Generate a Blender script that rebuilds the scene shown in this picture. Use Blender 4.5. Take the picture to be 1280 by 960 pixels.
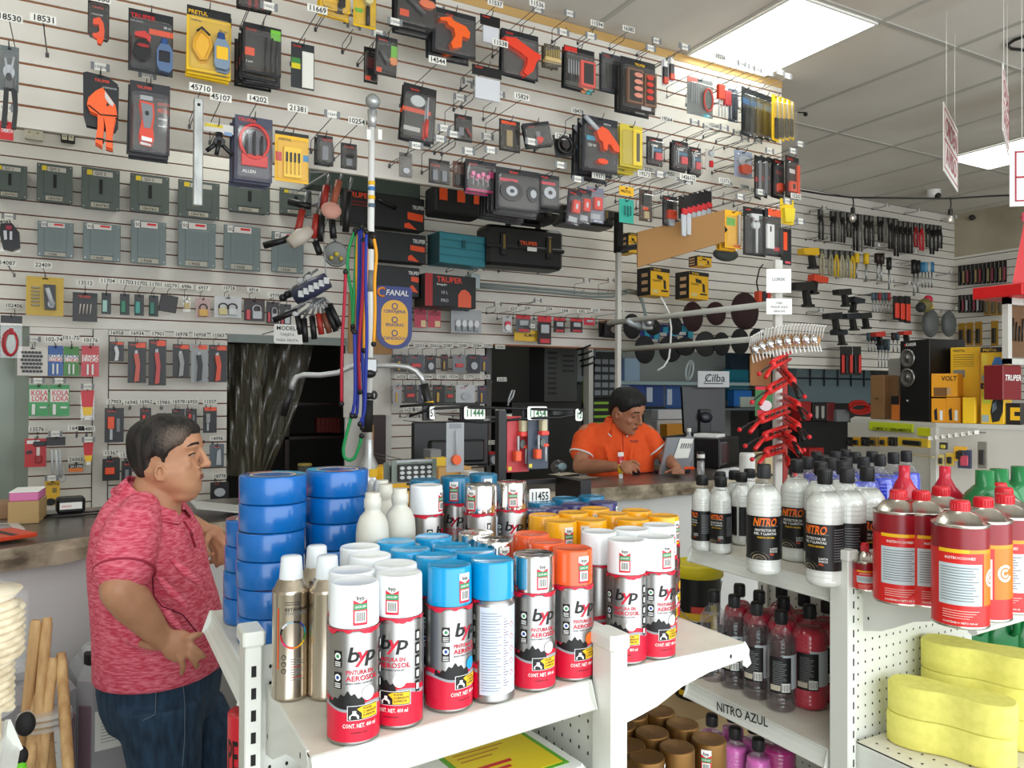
import bpy,math,random
import numpy as np
from mathutils import Matrix,Vector,noise
for o in list(bpy.data.objects):bpy.data.objects.remove(o)
S=bpy.context.scene
COL=S.collection
rnd=random.Random(7)
PI=math.pi
# ---------------------------------------------------------------- camera, sky, lights, exposure
FPX=974.0;CZ=1.55
YAW,PIT,ROL=math.radians(28.6),math.radians(0.57),math.radians(0.26)
cf=Vector((math.sin(YAW)*math.cos(PIT),math.cos(YAW)*math.cos(PIT),math.sin(PIT)))
cr0=Vector((math.cos(YAW),-math.sin(YAW),0));cu0=cr0.cross(cf)
cr=cr0*math.cos(ROL)+cu0*math.sin(ROL);cu=-cr0*math.sin(ROL)+cu0*math.cos(ROL)
cam_d=bpy.data.cameras.new('camera');cam=bpy.data.objects.new('camera',cam_d);COL.objects.link(cam)
cam_d.sensor_width=36;cam_d.lens=FPX*36/1280;cam_d.clip_start=.05
cam.matrix_world=Matrix(((cr.x,cu.x,-cf.x,0),(cr.y,cu.y,-cf.y,0),(cr.z,cu.z,-cf.z,CZ),(0,0,0,1)))
S.camera=cam
S.view_settings.view_transform='Standard';S.view_settings.look='None'
S.view_settings.gamma=1;S.view_settings.use_curve_mapping=False
S.view_settings.exposure=-0.38
w=bpy.data.worlds.new('daylight');S.world=w;w.use_nodes=True
w.node_tree.nodes['Background'].inputs[0].default_value=(.86,.93,1,1)
w.node_tree.nodes['Background'].inputs[1].default_value=1.3
def area(name,loc,rot,sx,sy,power,col=(1,1,1)):
 l=bpy.data.lights.new(name,'AREA');l.shape='RECTANGLE';l.size=sx;l.size_y=sy;l.energy=power;l.color=col
 o=bpy.data.objects.new(name,l);COL.objects.link(o);o.location=loc;o.rotation_euler=rot;return o
# daylight coming in through the open shop front behind the camera
area('shopfront_daylight',(1.6,-1.75,1.75),(math.radians(86),0,0),7.4,3.1,270,(.93,.97,1))

def lin(c):
 c=c/255.0
 return c/12.92 if c<=.04045 else ((c+.055)/1.055)**2.4
def rgb(c):return (lin(c[0]),lin(c[1]),lin(c[2]),1)
_m={}
def mat(col,rough=.5,metal=0.,alpha=1.,emit=0.,trans=0.,coat=0.,spec=.5,name=None):
 if max(col)<75 and not emit:col=tuple(round(q*.62) for q in col)
 key=(tuple(col),rough,metal,alpha,emit,trans,coat,spec,name)
 if key in _m:return _m[key]
 m=bpy.data.materials.new(name or 'surface');m.use_nodes=True
 b=m.node_tree.nodes['Principled BSDF'];c=rgb(col)
 b.inputs['Base Color'].default_value=c;b.inputs['Roughness'].default_value=rough
 b.inputs['Metallic'].default_value=metal;b.inputs['Alpha'].default_value=alpha
 b.inputs['Specular IOR Level'].default_value=spec
 b.inputs['Transmission Weight'].default_value=trans
 b.inputs['Coat Weight'].default_value=coat
 if emit:b.inputs['Emission Color'].default_value=c;b.inputs['Emission Strength'].default_value=emit
 _m[key]=m;return m
def noisy(col1,col2,scale=(5,5,5),rough=.5,detail=4,bump=0.,metal=0.,contrast=(.35,.65),name='mottled',coord='Object'):
 m=bpy.data.materials.new(name);m.use_nodes=True;nt=m.node_tree;b=nt.nodes['Principled BSDF']
 tc=nt.nodes.new('ShaderNodeTexCoord');mp=nt.nodes.new('ShaderNodeMapping');mp.inputs['Scale'].default_value=scale
 n=nt.nodes.new('ShaderNodeTexNoise');n.inputs['Detail'].default_value=detail;n.inputs['Scale'].default_value=1
 r=nt.nodes.new('ShaderNodeValToRGB');r.color_ramp.elements[0].color=rgb(col1);r.color_ramp.elements[1].color=rgb(col2)
 r.color_ramp.elements[0].position,r.color_ramp.elements[1].position=contrast
 nt.links.new(tc.outputs[coord],mp.inputs[0]);nt.links.new(mp.outputs[0],n.inputs[0]);nt.links.new(n.outputs[0],r.inputs[0])
 nt.links.new(r.outputs[0],b.inputs['Base Color']);b.inputs['Roughness'].default_value=rough;b.inputs['Metallic'].default_value=metal
 if bump:
  bp=nt.nodes.new('ShaderNodeBump');bp.inputs['Strength'].default_value=bump;bp.inputs['Distance'].default_value=.01
  nt.links.new(n.outputs[0],bp.inputs['Height']);nt.links.new(bp.outputs[0],b.inputs['Normal'])
 return m

# ---------------------------------------------------------------- pixel of the 1280x960 frame -> point in the shop
def ray(x,y):return cf+cr*((x-640)/FPX)-cu*((y-480)/FPX)
C0=Vector((0,0,CZ))
def atY(x,y,v):d=ray(x,y);return C0+d*(v/d.y)
def atZ(x,y,v):d=ray(x,y);return C0+d*((v-CZ)/d.z)
def atX(x,y,v):d=ray(x,y);return C0+d*(v/d.x)
def atD(x,y,v):return C0+ray(x,y)*v

# ---------------------------------------------------------------- mesh builder
_txt={}
def text_geo(s,bold=False):
 k=s
 if k in _txt:return _txt[k]
 cu_=bpy.data.curves.new('t','FONT');cu_.body=s;cu_.size=1;cu_.resolution_u=2;cu_.offset=.016
 if len(s)>12:cu_.resolution_u=1
 o=bpy.data.objects.new('t',cu_);me=o.to_mesh()
 v=[(a.co.x,a.co.y) for a in me.vertices];f=[tuple(p.vertices) for p in me.polygons]
 o.to_mesh_clear();bpy.data.objects.remove(o);bpy.data.curves.remove(cu_)
 w_=max([a[0] for a in v],default=.5);_txt[k]=(v,f,w_);return _txt[k]
class MB:
 def __init__(s):s.v=[];s.f=[];s.mi=[];s.sm=[];s.mats=[];s.M=None
 def m(s,mt):
  if mt not in s.mats:s.mats.append(mt)
  return s.mats.index(mt)
 def add(s,vs,fs,mt,smooth=False):
  b=len(s.v)
  if s.M is not None:vs=[tuple(s.M @ Vector(q)) for q in vs]
  s.v.extend(vs);k=None if isinstance(mt,list) else s.m(mt)
  for i,q in enumerate(fs):
   s.f.append(tuple(b+a for a in q));s.mi.append(s.m(mt[i]) if k is None else k);s.sm.append(smooth)
 def box(s,x0,y0,z0,x1,y1,z1,mt,bev=0.):
  x0,x1=min(x0,x1),max(x0,x1);y0,y1=min(y0,y1),max(y0,y1);z0,z1=min(z0,z1),max(z0,z1)
  if not bev:
   s.add([(x0,y0,z0),(x1,y0,z0),(x1,y1,z0),(x0,y1,z0),(x0,y0,z1),(x1,y0,z1),(x1,y1,z1),(x0,y1,z1)],
      [(0,3,2,1),(4,5,6,7),(0,1,5,4),(1,2,6,5),(2,3,7,6),(3,0,4,7)],mt)
  else:
   b=min(bev,(x1-x0)/2.01,(y1-y0)/2.01,(z1-z0)/2.01)
   def ring(z,i):return [(x0+b+i,y0+i,z),(x1-b-i,y0+i,z),(x1-i,y0+b+i,z),(x1-i,y1-b-i,z),(x1-b-i,y1-i,z),(x0+b+i,y1-i,z),(x0+i,y1-b-i,z),(x0+i,y0+b+i,z)]
   b2=b*.6
   vs=ring(z0,b2)+ring(z0+b,0)+ring(z1-b,0)+ring(z1,b2)
   fs=[tuple(range(7,-1,-1)),tuple(range(24,32))]
   for k in range(3):
    for i in range(8):j=(i+1) % 8;fs.append((k*8+i,k*8+j,k*8+8+j,k*8+8+i))
   s.add(vs,fs,mt)
 def lathe(s,prof,mt,n=24,c=(0,0),smooth=True,ang=(0,2*PI),sx=1,sy=1):
  full=abs(ang[1]-ang[0]-2*PI)<1e-6;k=n if full else n+1
  vs=[];fs=[];ms=[]
  for r,z in prof:
   for i in range(k):
    a=ang[0]+(ang[1]-ang[0])*i/n;vs.append((c[0]+r*math.cos(a)*sx,c[1]+r*math.sin(a)*sy,z))
  for p in range(len(prof)-1):
   for i in range(n):
    j=(i+1) % k;fs.append((p*k+i,p*k+j,(p+1)*k+j,(p+1)*k+i));ms.append(mt[p] if isinstance(mt,list) else mt)
  s.add(vs,fs,ms,smooth)
  if full:
   if prof[0][0]>1e-5:s.add(vs[:k],[tuple(range(k-1,-1,-1))],ms[0])
   if prof[-1][0]>1e-5:s.add(vs[-k:],[tuple(range(k))],ms[-1])
 def cyl(s,c,z0,z1,r,mt,n=20,r2=None):s.lathe([(r,z0),(r if r2 is None else r2,z1)],mt,n,c)
 def tube(s,pts,r,mt,n=8,closed=False):
  pts=[Vector(p) for p in pts];N=len(pts);vs=[];fs=[]
  t0=(pts[1]-pts[0]).normalized();up=Vector((0,0,1)) if abs(t0.z)<.9 else Vector((1,0,0))
  nrm=t0.cross(up).normalized()
  for i,p in enumerate(pts):
   if closed:t=pts[(i+1) % N]-pts[i-1]
   else:t=pts[min(i+1,N-1)]-pts[max(i-1,0)]
   t.normalize();nrm=(nrm-t*nrm.dot(t)).normalized();b=t.cross(nrm)
   rr=r[i] if isinstance(r,(list,tuple)) else r
   for k in range(n):
    a=2*PI*k/n;q=p+nrm*(rr*math.cos(a))+b*(rr*math.sin(a));vs.append(tuple(q))
  for i in range(N if closed else N-1):
   j=(i+1) % N
   for k in range(n):l=(k+1) % n;fs.append((i*n+k,j*n+k,j*n+l,i*n+l))
  if not closed:fs.append(tuple(range(n)));fs.append(tuple(range(N*n-1,(N-1)*n-1,-1)))
  s.add(vs,fs,mt,True)
 def prism(s,poly,y0,y1,mt,smooth=False):
  n=len(poly);a=sum(poly[i][0]*poly[(i+1) % n][1]-poly[(i+1) % n][0]*poly[i][1] for i in range(n))
  if a<0:poly=poly[::-1]
  vs=[(p[0],y0,p[1]) for p in poly]+[(p[0],y1,p[1]) for p in poly]
  s.add(vs,[tuple(range(n)),tuple(range(2*n-1,n-1,-1))]+[(i,i+n,(i+1) % n+n,(i+1) % n) for i in range(n)],mt)
 def sph(s,c,r,mt,n=12,m=8,sc=(1,1,1)):
  prof=[(-math.cos(PI*i/m),math.sin(PI*i/m)) for i in range(m+1)]
  vs=[];fs=[]
  for z,q in prof:
   for i in range(n):a=2*PI*i/n;vs.append((c[0]+r*sc[0]*q*math.cos(a),c[1]+r*sc[1]*q*math.sin(a),c[2]+r*sc[2]*z))
  for p in range(m):
   for i in range(n):j=(i+1) % n;fs.append((p*n+i,p*n+j,(p+1)*n+j,(p+1)*n+i))
  s.add(vs,fs,mt,True)
 def text(s,t,x,z,h,mt,y=0,align='l',wmax=None,ital=0.,cylr=None,c=(0,0),a0=0.,sx=1.):
  v,f,w_=text_geo(t);k=h/.72
  if wmax and w_*k*sx>wmax:sx=wmax/(w_*k)
  ox={'l':0,'c':-w_*k*sx/2,'r':-w_*k*sx}[align]
  vs=[]
  for a,b in v:
   X=x+ox+a*k*sx+ital*b*k;Z=z+b*k
   if cylr is None:vs.append((X,y,Z))
   else:
    an=a0+X/cylr;vs.append((c[0]+cylr*math.cos(an),c[1]+cylr*math.sin(an),Z))
  s.add(vs,f,mt)
 def patch(s,r,a0,a1,z0,z1,mt,n=None,c=(0,0),r1=None):
  n=n or max(2,int(abs(a1-a0)/.25));r1=r if r1 is None else r1
  vs=[(c[0]+q*math.cos(a0+(a1-a0)*i/n),c[1]+q*math.sin(a0+(a1-a0)*i/n),z) for z,q in ((z0,r),(z1,r1)) for i in range(n+1)]
  s.add(vs,[(i,i+1,n+2+i,n+1+i) for i in range(n)],mt,True)
 def wrap(s,poly,r,a0,mt,c=(0,0)):
  s.add([(c[0]+r*math.cos(a0+x/r),c[1]+r*math.sin(a0+x/r),z) for x,z in poly],[tuple(range(len(poly)))],mt)
 def build(s,name,parent=None,loc=None,rz=0.,M=None):
  me=bpy.data.meshes.new(name);me.from_pydata(s.v,[],s.f)
  for q in s.mats:me.materials.append(q)
  me.polygons.foreach_set('material_index',s.mi);me.polygons.foreach_set('use_smooth',s.sm);me.update()
  o=bpy.data.objects.new(name,me);COL.objects.link(o)
  if parent:o.parent=parent
  if loc is not None:o.location=loc
  if rz:o.rotation_euler.z=rz
  if M is not None:o.matrix_local=M
  return o
def tag(o,label=None,cat=None,group=None,kind=None):
 if label:o['label']=label
 if cat:o['category']=cat
 if group:o['group']=group
 if kind:o['kind']=kind
 return o
def thing(name,label,cat,loc=(0,0,0),rz=0.,group=None,rot=None):
 o=bpy.data.objects.new(name,None);COL.objects.link(o);o.location=loc
 o.empty_display_size=.05
 o.rotation_euler=rot if rot is not None else (0,0,rz)
 return tag(o,label,cat,group)
def struct(name,mb,**k):return tag(mb.build(name,**k),kind='structure')
KIDS={}
def copy_thing(root,loc,rz=None,label=None,group=None,rot=None):
 ch={}
 for o in bpy.data.objects:
  if o.parent:ch.setdefault(o.parent.name,[]).append(o)
 def cp(o,par):
  c=o.copy();COL.objects.link(c);c.parent=par
  for k in ch.get(o.name,[]):cp(k,c)
  return c
 r=cp(root,root.parent);r.location=loc
 if rz is not None:r.rotation_euler=(0,0,rz)
 if rot is not None:r.rotation_euler=rot
 if label:r['label']=label
 if group:r['group']=group
 return r
# quick palette
WHITE=mat((232,232,226),.45);BLACK=mat((16,16,17),.45);DARK=mat((34,36,40),.5);ORANGE=mat((235,84,28),.4)
RED=mat((200,24,34),.4);YEL=mat((240,190,20),.45);CHROME=mat((225,225,225),.12,1.);STEEL=mat((170,172,175),.32,1.)
GREY=mat((120,122,124),.5);SHEET=mat((222,224,216),.35,name='white_powder_coat');WIRE=mat((90,90,92),.35,.8)

def clear_mat(name,tint=(1,1,1),gloss=.14,rough=.06,haze=0.,hz=(.8,.82,.82,1)):
 m=bpy.data.materials.new(name);m.use_nodes=True;nt=m.node_tree;nt.nodes.remove(nt.nodes['Principled BSDF'])
 out=nt.nodes['Material Output'];tr=nt.nodes.new('ShaderNodeBsdfTransparent');tr.inputs[0].default_value=(*tint,1)
 gl=nt.nodes.new('ShaderNodeBsdfGlossy');gl.inputs['Roughness'].default_value=rough
 lw=nt.nodes.new('ShaderNodeLayerWeight');lw.inputs[0].default_value=.35
 mr=nt.nodes.new('ShaderNodeMapRange');mr.inputs[3].default_value=gloss*.35;mr.inputs[4].default_value=min(1,gloss*3.2)
 mx=nt.nodes.new('ShaderNodeMixShader');nt.links.new(lw.outputs['Facing'],mr.inputs[0]);nt.links.new(mr.outputs[0],mx.inputs[0])
 nt.links.new(tr.outputs[0],mx.inputs[1]);nt.links.new(gl.outputs[0],mx.inputs[2]);last=mx
 if haze:
  df=nt.nodes.new('ShaderNodeBsdfDiffuse');df.inputs[0].default_value=hz;m2=nt.nodes.new('ShaderNodeMixShader');m2.inputs[0].default_value=haze
  nt.links.new(mx.outputs[0],m2.inputs[1]);nt.links.new(df.outputs[0],m2.inputs[2]);last=m2
 nt.links.new(last.outputs[0],out.inputs[0]);return m
CLEAR=clear_mat('clear_plastic',gloss=.13,haze=.012);PAPER=mat((236,236,230),.8)
def plastic(c):return mat(c,.35)
# ================================================================ THE ROOM
YA,YB,XR,CEIL=3.30,4.91,7.92,3.412
def slats(mb,x0,x1,z0,z1,zs,sp,face,groove,y=0.,t=.018,gh=.0075):
 """slatwall sheet lying in the plane y, front face towards -Y, grooves at zs + k*sp"""
 ks=[zs+k*sp for k in range(-60,60) if z0+.004<zs+k*sp-gh/2 and zs+k*sp+gh/2<z1-.004]
 ed=[z0];
 for q in ks:ed+=[q-gh/2,q+gh/2]
 ed.append(z1)
 for i in range(0,len(ed),2):mb.box(x0,y,ed[i],x1,y+t,ed[i+1],face)
 for i in range(1,len(ed)-1,2):mb.box(x0,y+.010,ed[i],x1,y+t,ed[i+1],groove)
melam=noisy((212,206,194),(222,217,206),(1.5,1.5,6),.42,name='white_melamine')
melam_b=noisy((212,207,196),(223,218,208),(1.5,1.5,6),.45,name='aged_melamine')
gr_tan=mat((150,92,52),.8);gr_brown=mat((110,58,38),.8);gr_dark=mat((60,50,44),.8)
plaster=noisy((196,192,182),(206,203,194),(2,2,2),.85,bump=.05,name='painted_plaster')
# floor
m=MB();m.box(-3.2,-2.0,-.1,8.2,8.2,0,noisy((150,146,132),(172,168,152),(3,3,3),.35,name='floor_tile'));struct('floor',m)
# ceiling: stained lay-in tiles, grid, two luminous panels
def ceiling_mat():
 mm=noisy((205,200,190),(218,214,206),(1.2,1.2,1),.9,3,name='ceiling_tile');nt=mm.node_tree;b=nt.nodes['Principled BSDF']
 tc=nt.nodes.new('ShaderNodeTexCoord');mp=nt.nodes.new('ShaderNodeMapping');mp.inputs['Scale'].default_value=(1.1,.35,1)
 mp.inputs['Location'].default_value=(.4,2.0,0)
 n=nt.nodes.new('ShaderNodeTexNoise');n.inputs['Scale'].default_value=.9;n.inputs['Detail'].default_value=3
 r=nt.nodes.new('ShaderNodeValToRGB');r.color_ramp.elements[0].position=.56;r.color_ramp.elements[1].position=.74
 r.color_ramp.elements[0].color=(0,0,0,1);r.color_ramp.elements[1].color=(.55,.55,.55,1)
 mx=nt.nodes.new('ShaderNodeMix');mx.data_type='RGBA';mx.inputs[7].default_value=rgb((160,138,112))
 src=b.inputs['Base Color'].links[0].from_socket
 nt.links.new(tc.outputs['Object'],mp.inputs[0]);nt.links.new(mp.outputs[0],n.inputs[0]);nt.links.new(n.outputs[0],r.inputs[0])
 nt.links.new(r.outputs[0],mx.inputs[0]);nt.links.new(src,mx.inputs[6]);nt.links.new(mx.outputs[2],b.inputs['Base Color']);return mm
m=MB();m.box(-3.2,-1.9,CEIL,8.2,8.2,CEIL+.1,ceiling_mat())
tb=mat((176,174,166),.5)
gx=[3.473+.61*k for k in range(-11,8)];gy=[2.523+1.24*k for k in range(-3,5)]
for x in gx:m.box(x-.012,-1.9,CEIL-.006,x+.012,8.2,CEIL,tb)
for y in gy:m.box(-3.2,y-.012,CEIL-.0065,8.2,y+.012,CEIL,tb)
struct('ceiling',m)
def light_panel(x0,x1,y0,y1,label,power):
 t=thing('ceiling_light',label,'ceiling light',((x0+x1)/2,(y0+y1)/2,CEIL-.01),group='luminous panels set in the ceiling')
 a,b=(x1-x0)/2-.012,(y1-y0)/2-.012
 f=MB()
 for q in ((-a,-b,a,-b+.012),(-a,b-.012,a,b),(-a,-b+.012,-a+.012,b-.012),(a-.012,-b+.012,a,b-.012)):f.box(q[0],q[1],-.006,q[2],q[3],.003,WHITE)
 f.build('frame',t)
 f=MB();f.box(-a+.012,-b+.012,-.003,a-.012,b-.012,.002,mat((250,255,250),.5,emit=power,name='lit_diffuser'));f.build('diffuser',t)
light_panel(2.863,3.473,2.523,3.295,'bright luminous ceiling panel touching the top of the upper slat panel',9)
light_panel(5.913,6.523,2.523,3.763,'bright luminous ceiling panel farther right behind the hanging signs',5)
light_panel(.423,1.033,.043,1.283,'luminous ceiling panel above the spray can shelf',5)
light_panel(-1.407,-.797,1.283,2.523,'luminous ceiling panel over the left end of the counter',5)
light_panel(5.303,5.913,.043,1.283,'luminous ceiling panel over the right shelves',5)
light_panel(4.083,4.693,5.0,6.24,'added luminous ceiling panel over the office behind the back wall',5)  # unseen panel, added to lift the dim office behind the clerk
light_panel(.423,1.033,3.763,4.88,'luminous ceiling panel behind the upper slat panel',7)
light_panel(-1.407,-.797,3.763,4.88,'added luminous ceiling panel behind the left end of the upper panel',6)  # added out of view to brighten the left of the back wall
light_panel(2.863,3.473,3.763,4.88,'added luminous ceiling panel behind the right half of the upper panel',5)  # another hidden panel added as extra light for the back wall
# upper slat panel hung in front
xe=atY(977,150,YA).x
m=MB();slats(m,-3.1,xe,2.494,CEIL-.003,2.878,.0762,melam,gr_tan,YA,.02,.009)
m.box(-3.1,YA-.004,CEIL-.045,xe,YA,CEIL-.003,mat((196,158,96),.7));struct('wall_front_upper',m)
# back slatwall, above the openings
zB=atY(120,411,YB).z;
zBr=atY(1100,520,YB).z
x606=atY(606,440,YB).x;x735=atY(737,440,YB).x;x283=atY(284,450,YB).x;x430=atY(432,450,YB).x;x488=atY(490,450,YB).x
x975=atY(985,440,YB).x
m=MB();slats(m,-3.1,atY(770,340,YB).x,zB,CEIL-.003,2.563,.0762,melam_b,gr_brown,YB)
slats(m,atY(770,340,YB).x,XR,zB,CEIL-.003,2.563,.0762,melam_b,gr_dark,YB)
struct('wall_back',m)
m=MB();slats(m,x975,XR,atY(1060,462,YB).z,zB-.002,2.563,.0762,melam_b,gr_dark,YB);struct('wall_back_right',m)
# lower slat panels and boards on the left of the back wall
xa,xb,xc,xd=atY(36,500,YB).x,atY(116,500,YB).x,atY(136,500,YB).x,x283
m=MB();slats(m,xa,xb,.0,zB-.002,atY(80,524,YB).z,.0762,melam_b,gr_brown,YB+.001)
m.box(xb,YB+.001,0,xc,YB+.02,zB-.002,melam_b);slats(m,xc,xd,.0,zB-.004,atY(200,488,YB).z,.0762,melam_b,gr_brown,YB+.001)
m.box(xb-.004,YB-.004,.0,xb,YB+.001,zB-.002,gr_dark);m.box(xc-.004,YB-.004,.0,xc,YB+.001,zB-.002,gr_dark)
struct('trim_1',m)
m=MB();slats(m,x488,x606,.0,zB-.002,atY(560,475,YB).z,.0762,melam_b,gr_brown,YB+.001);struct('trim_2',m)
m=MB();m.box(x430,YB+.001,0,x488,YB+.02,zB-.002,mat((205,202,195),.6));struct('trim_3',m)
m=MB();m.box(x606,YB-.012,zB-.012,x735+.3,YB+.02,zB-.001,mat((150,92,58),.6));m.box(x283,YB-.01,zB-.05,x430,YB+.03,zB-.001,mat((128,136,132),.6));struct('trim_4',m)
m=MB();m.box(x735-.02,YB-.02,0,x735+.02,YB+.05,zB-.012,mat((190,188,180),.6));struct('trim_5',m)
# corrugated sheet at the far left
m=MB();g=mat((132,140,128),.4,.3)
n=40;pts=[(-3.0+(xa+3.0)*i/n,YB+.01+(.012 if i % 2 else 0)) for i in range(n+1)]
m.add([(x,y,0) for x,y in pts]+[(x,y,zB-.002) for x,y in pts],[(i,i+1,n+2+i,n+1+i) for i in range(n)],g);tag(m.build('corrugated_sheet'),'grey green corrugated metal sheet closing the far left of the back wall','metal sheet')
# right wall: painted above, slatwall below
zr=atY(1195,322,YB).z
m=MB();m.box(XR,-1.9,zr,XR+.1,YB+.02,CEIL,noisy((150,140,118),(176,166,144),(1.5,1.5,1.5),.9,name='stained_plaster'));struct('wall_right',m)
m=MB();slats(m,-YB-.02,1.9,0,zr,2.563,.0762,melam_b,gr_dark,0);o=struct('wall_right_lower',m)
o.matrix_world=Matrix(((0,-1,0,XR+.02),(1,0,0,0),(0,0,1,0),(0,0,0,1))) @ Matrix.Translation((0,0,0))
o.matrix_world=Matrix(((0,1,0,XR),(-1,0,0,0),(0,0,1,0),(0,0,0,1)))
m=MB();m.box(-3.2,-1.9,0,-3.1,YB+.1,CEIL,plaster);struct('wall_left',m)
# room behind the openings
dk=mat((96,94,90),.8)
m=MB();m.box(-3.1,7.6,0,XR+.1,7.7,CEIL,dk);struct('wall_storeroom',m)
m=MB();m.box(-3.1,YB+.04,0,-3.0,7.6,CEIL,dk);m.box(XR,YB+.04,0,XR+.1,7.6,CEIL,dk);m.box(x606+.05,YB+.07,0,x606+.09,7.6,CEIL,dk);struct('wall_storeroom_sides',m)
# masonry counter with a rough concrete top
conc=noisy((62,58,54),(112,106,98),(3,3,3),.28,5,name='polished_concrete',bump=.04)
edge=noisy((96,84,68),(188,176,152),(9,9,14),.85,6,bump=.5,name='rough_concrete_edge')
front=[(-1.6,2.1),(-.211,2.614),(.03,2.742),(.9,2.93),(2.047,3.02),(3.75,3.04)]
fr=[]
for (a,b),(c,d) in zip(front,front[1:]):
 k=max(2,int(math.hypot(c-a,d-b)/.05))
 fr+=[(a+(c-a)*i/k,b+(d-b)*i/k) for i in range(k)]
fr.append(front[-1]);back=[(3.75,4.3),(3.14,4.3),(3.06,3.44),(.4,3.42),(-1.6,3.30)]
m=MB();n=len(fr);top=[(x,y,1.10) for x,y in fr];low=[(x,y+.006+.01*noise.noise(Vector((x*9,0,3))),1.032+.014*noise.noise(Vector((x*6,5,0)))+.008*noise.noise(Vector((x*25,1,0)))) for x,y in fr]
mid=[(x,y-.006+.014*noise.noise(Vector((x*14,2,0))),1.07) for x,y in fr]
m.add(top+mid+low,[(i,n+i,n+i+1,i+1) for i in range(n-1)]+[(n+i,2*n+i,2*n+i+1,n+i+1) for i in range(n-1)],edge)
k=len(back);m.add(top+[(x,y,1.10) for x,y in back],[tuple(range(n+k))],conc)
m.add(low+[(x,y,1.04) for x,y in back],[tuple(range(n+k-1,-1,-1))],conc)
bk=[fr[-1]]+back+[fr[0]]
for (a,b),(c,d) in zip(bk,bk[1:]):m.add([(a,b,1.04),(c,d,1.04),(c,d,1.1),(a,b,1.1)],[(0,1,2,3)],edge)
ct=thing('counter','long masonry counter with a rough dark concrete top and white front','counter')
m.build('counter_top',ct)
m=MB();ins=[(x,y+.07) for x,y in front];bb=[(3.7,4.2),(3.2,4.2),(3.1,3.38),(.4,3.34),(-1.55,3.2)];poly=ins+bb;n=len(poly)
m.add([(x,y,0) for x,y in poly]+[(x,y,1.04) for x,y in poly],[(i,(i+1) % n,(i+1) % n+n,i+n) for i in range(n)]+[tuple(range(n,2*n))],noisy((206,206,204),(222,222,218),(1,1,1),.6,name='white_painted_masonry'))
m.build('counter_base',ct)
# ================================================================ WHITE GONDOLA SHELVING
holeM=mat((30,30,30),.8)
def lip(mb,a,b,z,out,h=.04,proj=.014,ends=True):
 """price rail along edge a->b (xy), bulging outwards"""
 a,b=Vector(a),Vector(b);d=(b-a).normalized();o=Vector(out)
 prof=[(0,0),(.004,-.001),(.002,-.006),(.003,-.02),(.009,-.032),(proj,-.036),(proj+.003,-.04),(proj,-h-.003),(proj-.006,-h+.002),(0,-.03)]
 vs=[]
 for p in (a,b):
  for q,dz in prof:w_=p+o*q;vs.append((w_.x,w_.y,z+dz))
 n=len(prof);fs=[(i,(i+1) % n,n+(i+1) % n,n+i) for i in range(n)]
 mb.add(vs,fs,SHEET)
 if ends:
  for p in (a,b):
   q=[(0,0),(.006,0),(proj+.006,-h),(proj-.004,-h-.006),(0,-h)]
   vs=[]
   for s_ in (-.001,.001):
    for u_,dz in q:w_=p+o*u_+d*s_;vs.append((w_.x,w_.y,z+dz))
   mb.add(vs,[(0,1,2,3,4),(9,8,7,6,5)]+[(i,(i+1) % 5,5+(i+1) % 5,5+i) for i in range(5)],SHEET)
def shelf_top(mb,poly,z,t=.003,side=.028,specks=0):
 n=len(poly);z-=.0008
 mb.add([(x,y,z) for x,y in poly]+[(x,y,z-t) for x,y in poly],[tuple(range(n)),tuple(range(2*n-1,n-1,-1))]+[(n+i,n+(i+1) % n,(i+1) % n,i) for i in range(n)],shelfM)
 mb.add([(x,y,z) for x,y in poly]+[(x,y,z-side) for x,y in poly],[(n+i,n+(i+1) % n,(i+1) % n,i) for i in range(n)],SHEET)
shelfM=noisy((214,208,192),(226,222,210),(14,14,14),.45,name='worn_white_shelf')
def bracket(mb,p,d,L,z,drop=.09,t=.002,hole=True):
 """sheet bracket standing on the vertical plane through p along direction d"""
 prof=[(0,0),(L,0),(L+.008,-.012),(L+.006,-.026),(L*.72,-.036),(L*.52,-.05),(L*.35,-.072),(L*.2,-drop),(0,-drop-.012)]
 d=Vector(d).normalized();nrm=Vector((-d.y,d.x));vs=[]
 for s_ in (-t,t):
  for u_,dz in prof:w_=Vector(p)+d*u_+nrm*s_;vs.append((w_.x,w_.y,z+dz))
 n=len(prof);mb.add(vs,[tuple(range(n)),tuple(range(2*n-1,n-1,-1))]+[(i,(i+1) % n,n+(i+1) % n,n+i) for i in range(n)],SHEET)
 if hole:
  for u_,dz in ((L*.88,-.017),(L*.06,-.07)):
   w_=Vector(p)+d*u_-nrm*0;vs=[]
   for sg in (-1,1):
    for k in range(8):
     an=PI*k/4;q=w_+d*.0025*math.cos(an)+nrm*sg*(t+.0004);vs.append((q.x,q.y,z+dz+.004*math.sin(an)))
   mb.add(vs,[tuple(range(8)),tuple(range(15,7,-1))],holeM)
def pegboard(mb,a,b,z0,z1,nrm,pitch=.025,t=.003):
 a,b,n_=Vector(a),Vector(b),Vector(nrm);L=(b-a).length;d=(b-a).normalized()
 vs=[(p.x,p.y,z) for p in (a,b,b-n_*t,a-n_*t) for z in (z0,z1)]
 mb.add(vs,[(0,1,3,2),(2,3,5,4),(4,5,7,6),(6,7,1,0),(1,7,5,3),(0,2,4,6)],SHEET)
 nx=int(L/pitch);nz=int((z1-z0)/pitch)
 for i in range(nx):
  for j in range(nz):
   c=a+d*(pitch*(i+.5));z=z0+pitch*(j+.5);vs=[]
   for k in range(6):
    an=PI*k/3;q=c+d*(.0024*math.cos(an))+n_*.0004;vs.append((q.x,q.y,z+.0034*math.sin(an)))
   mb.add(vs,[tuple(range(6))],holeM)
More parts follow.
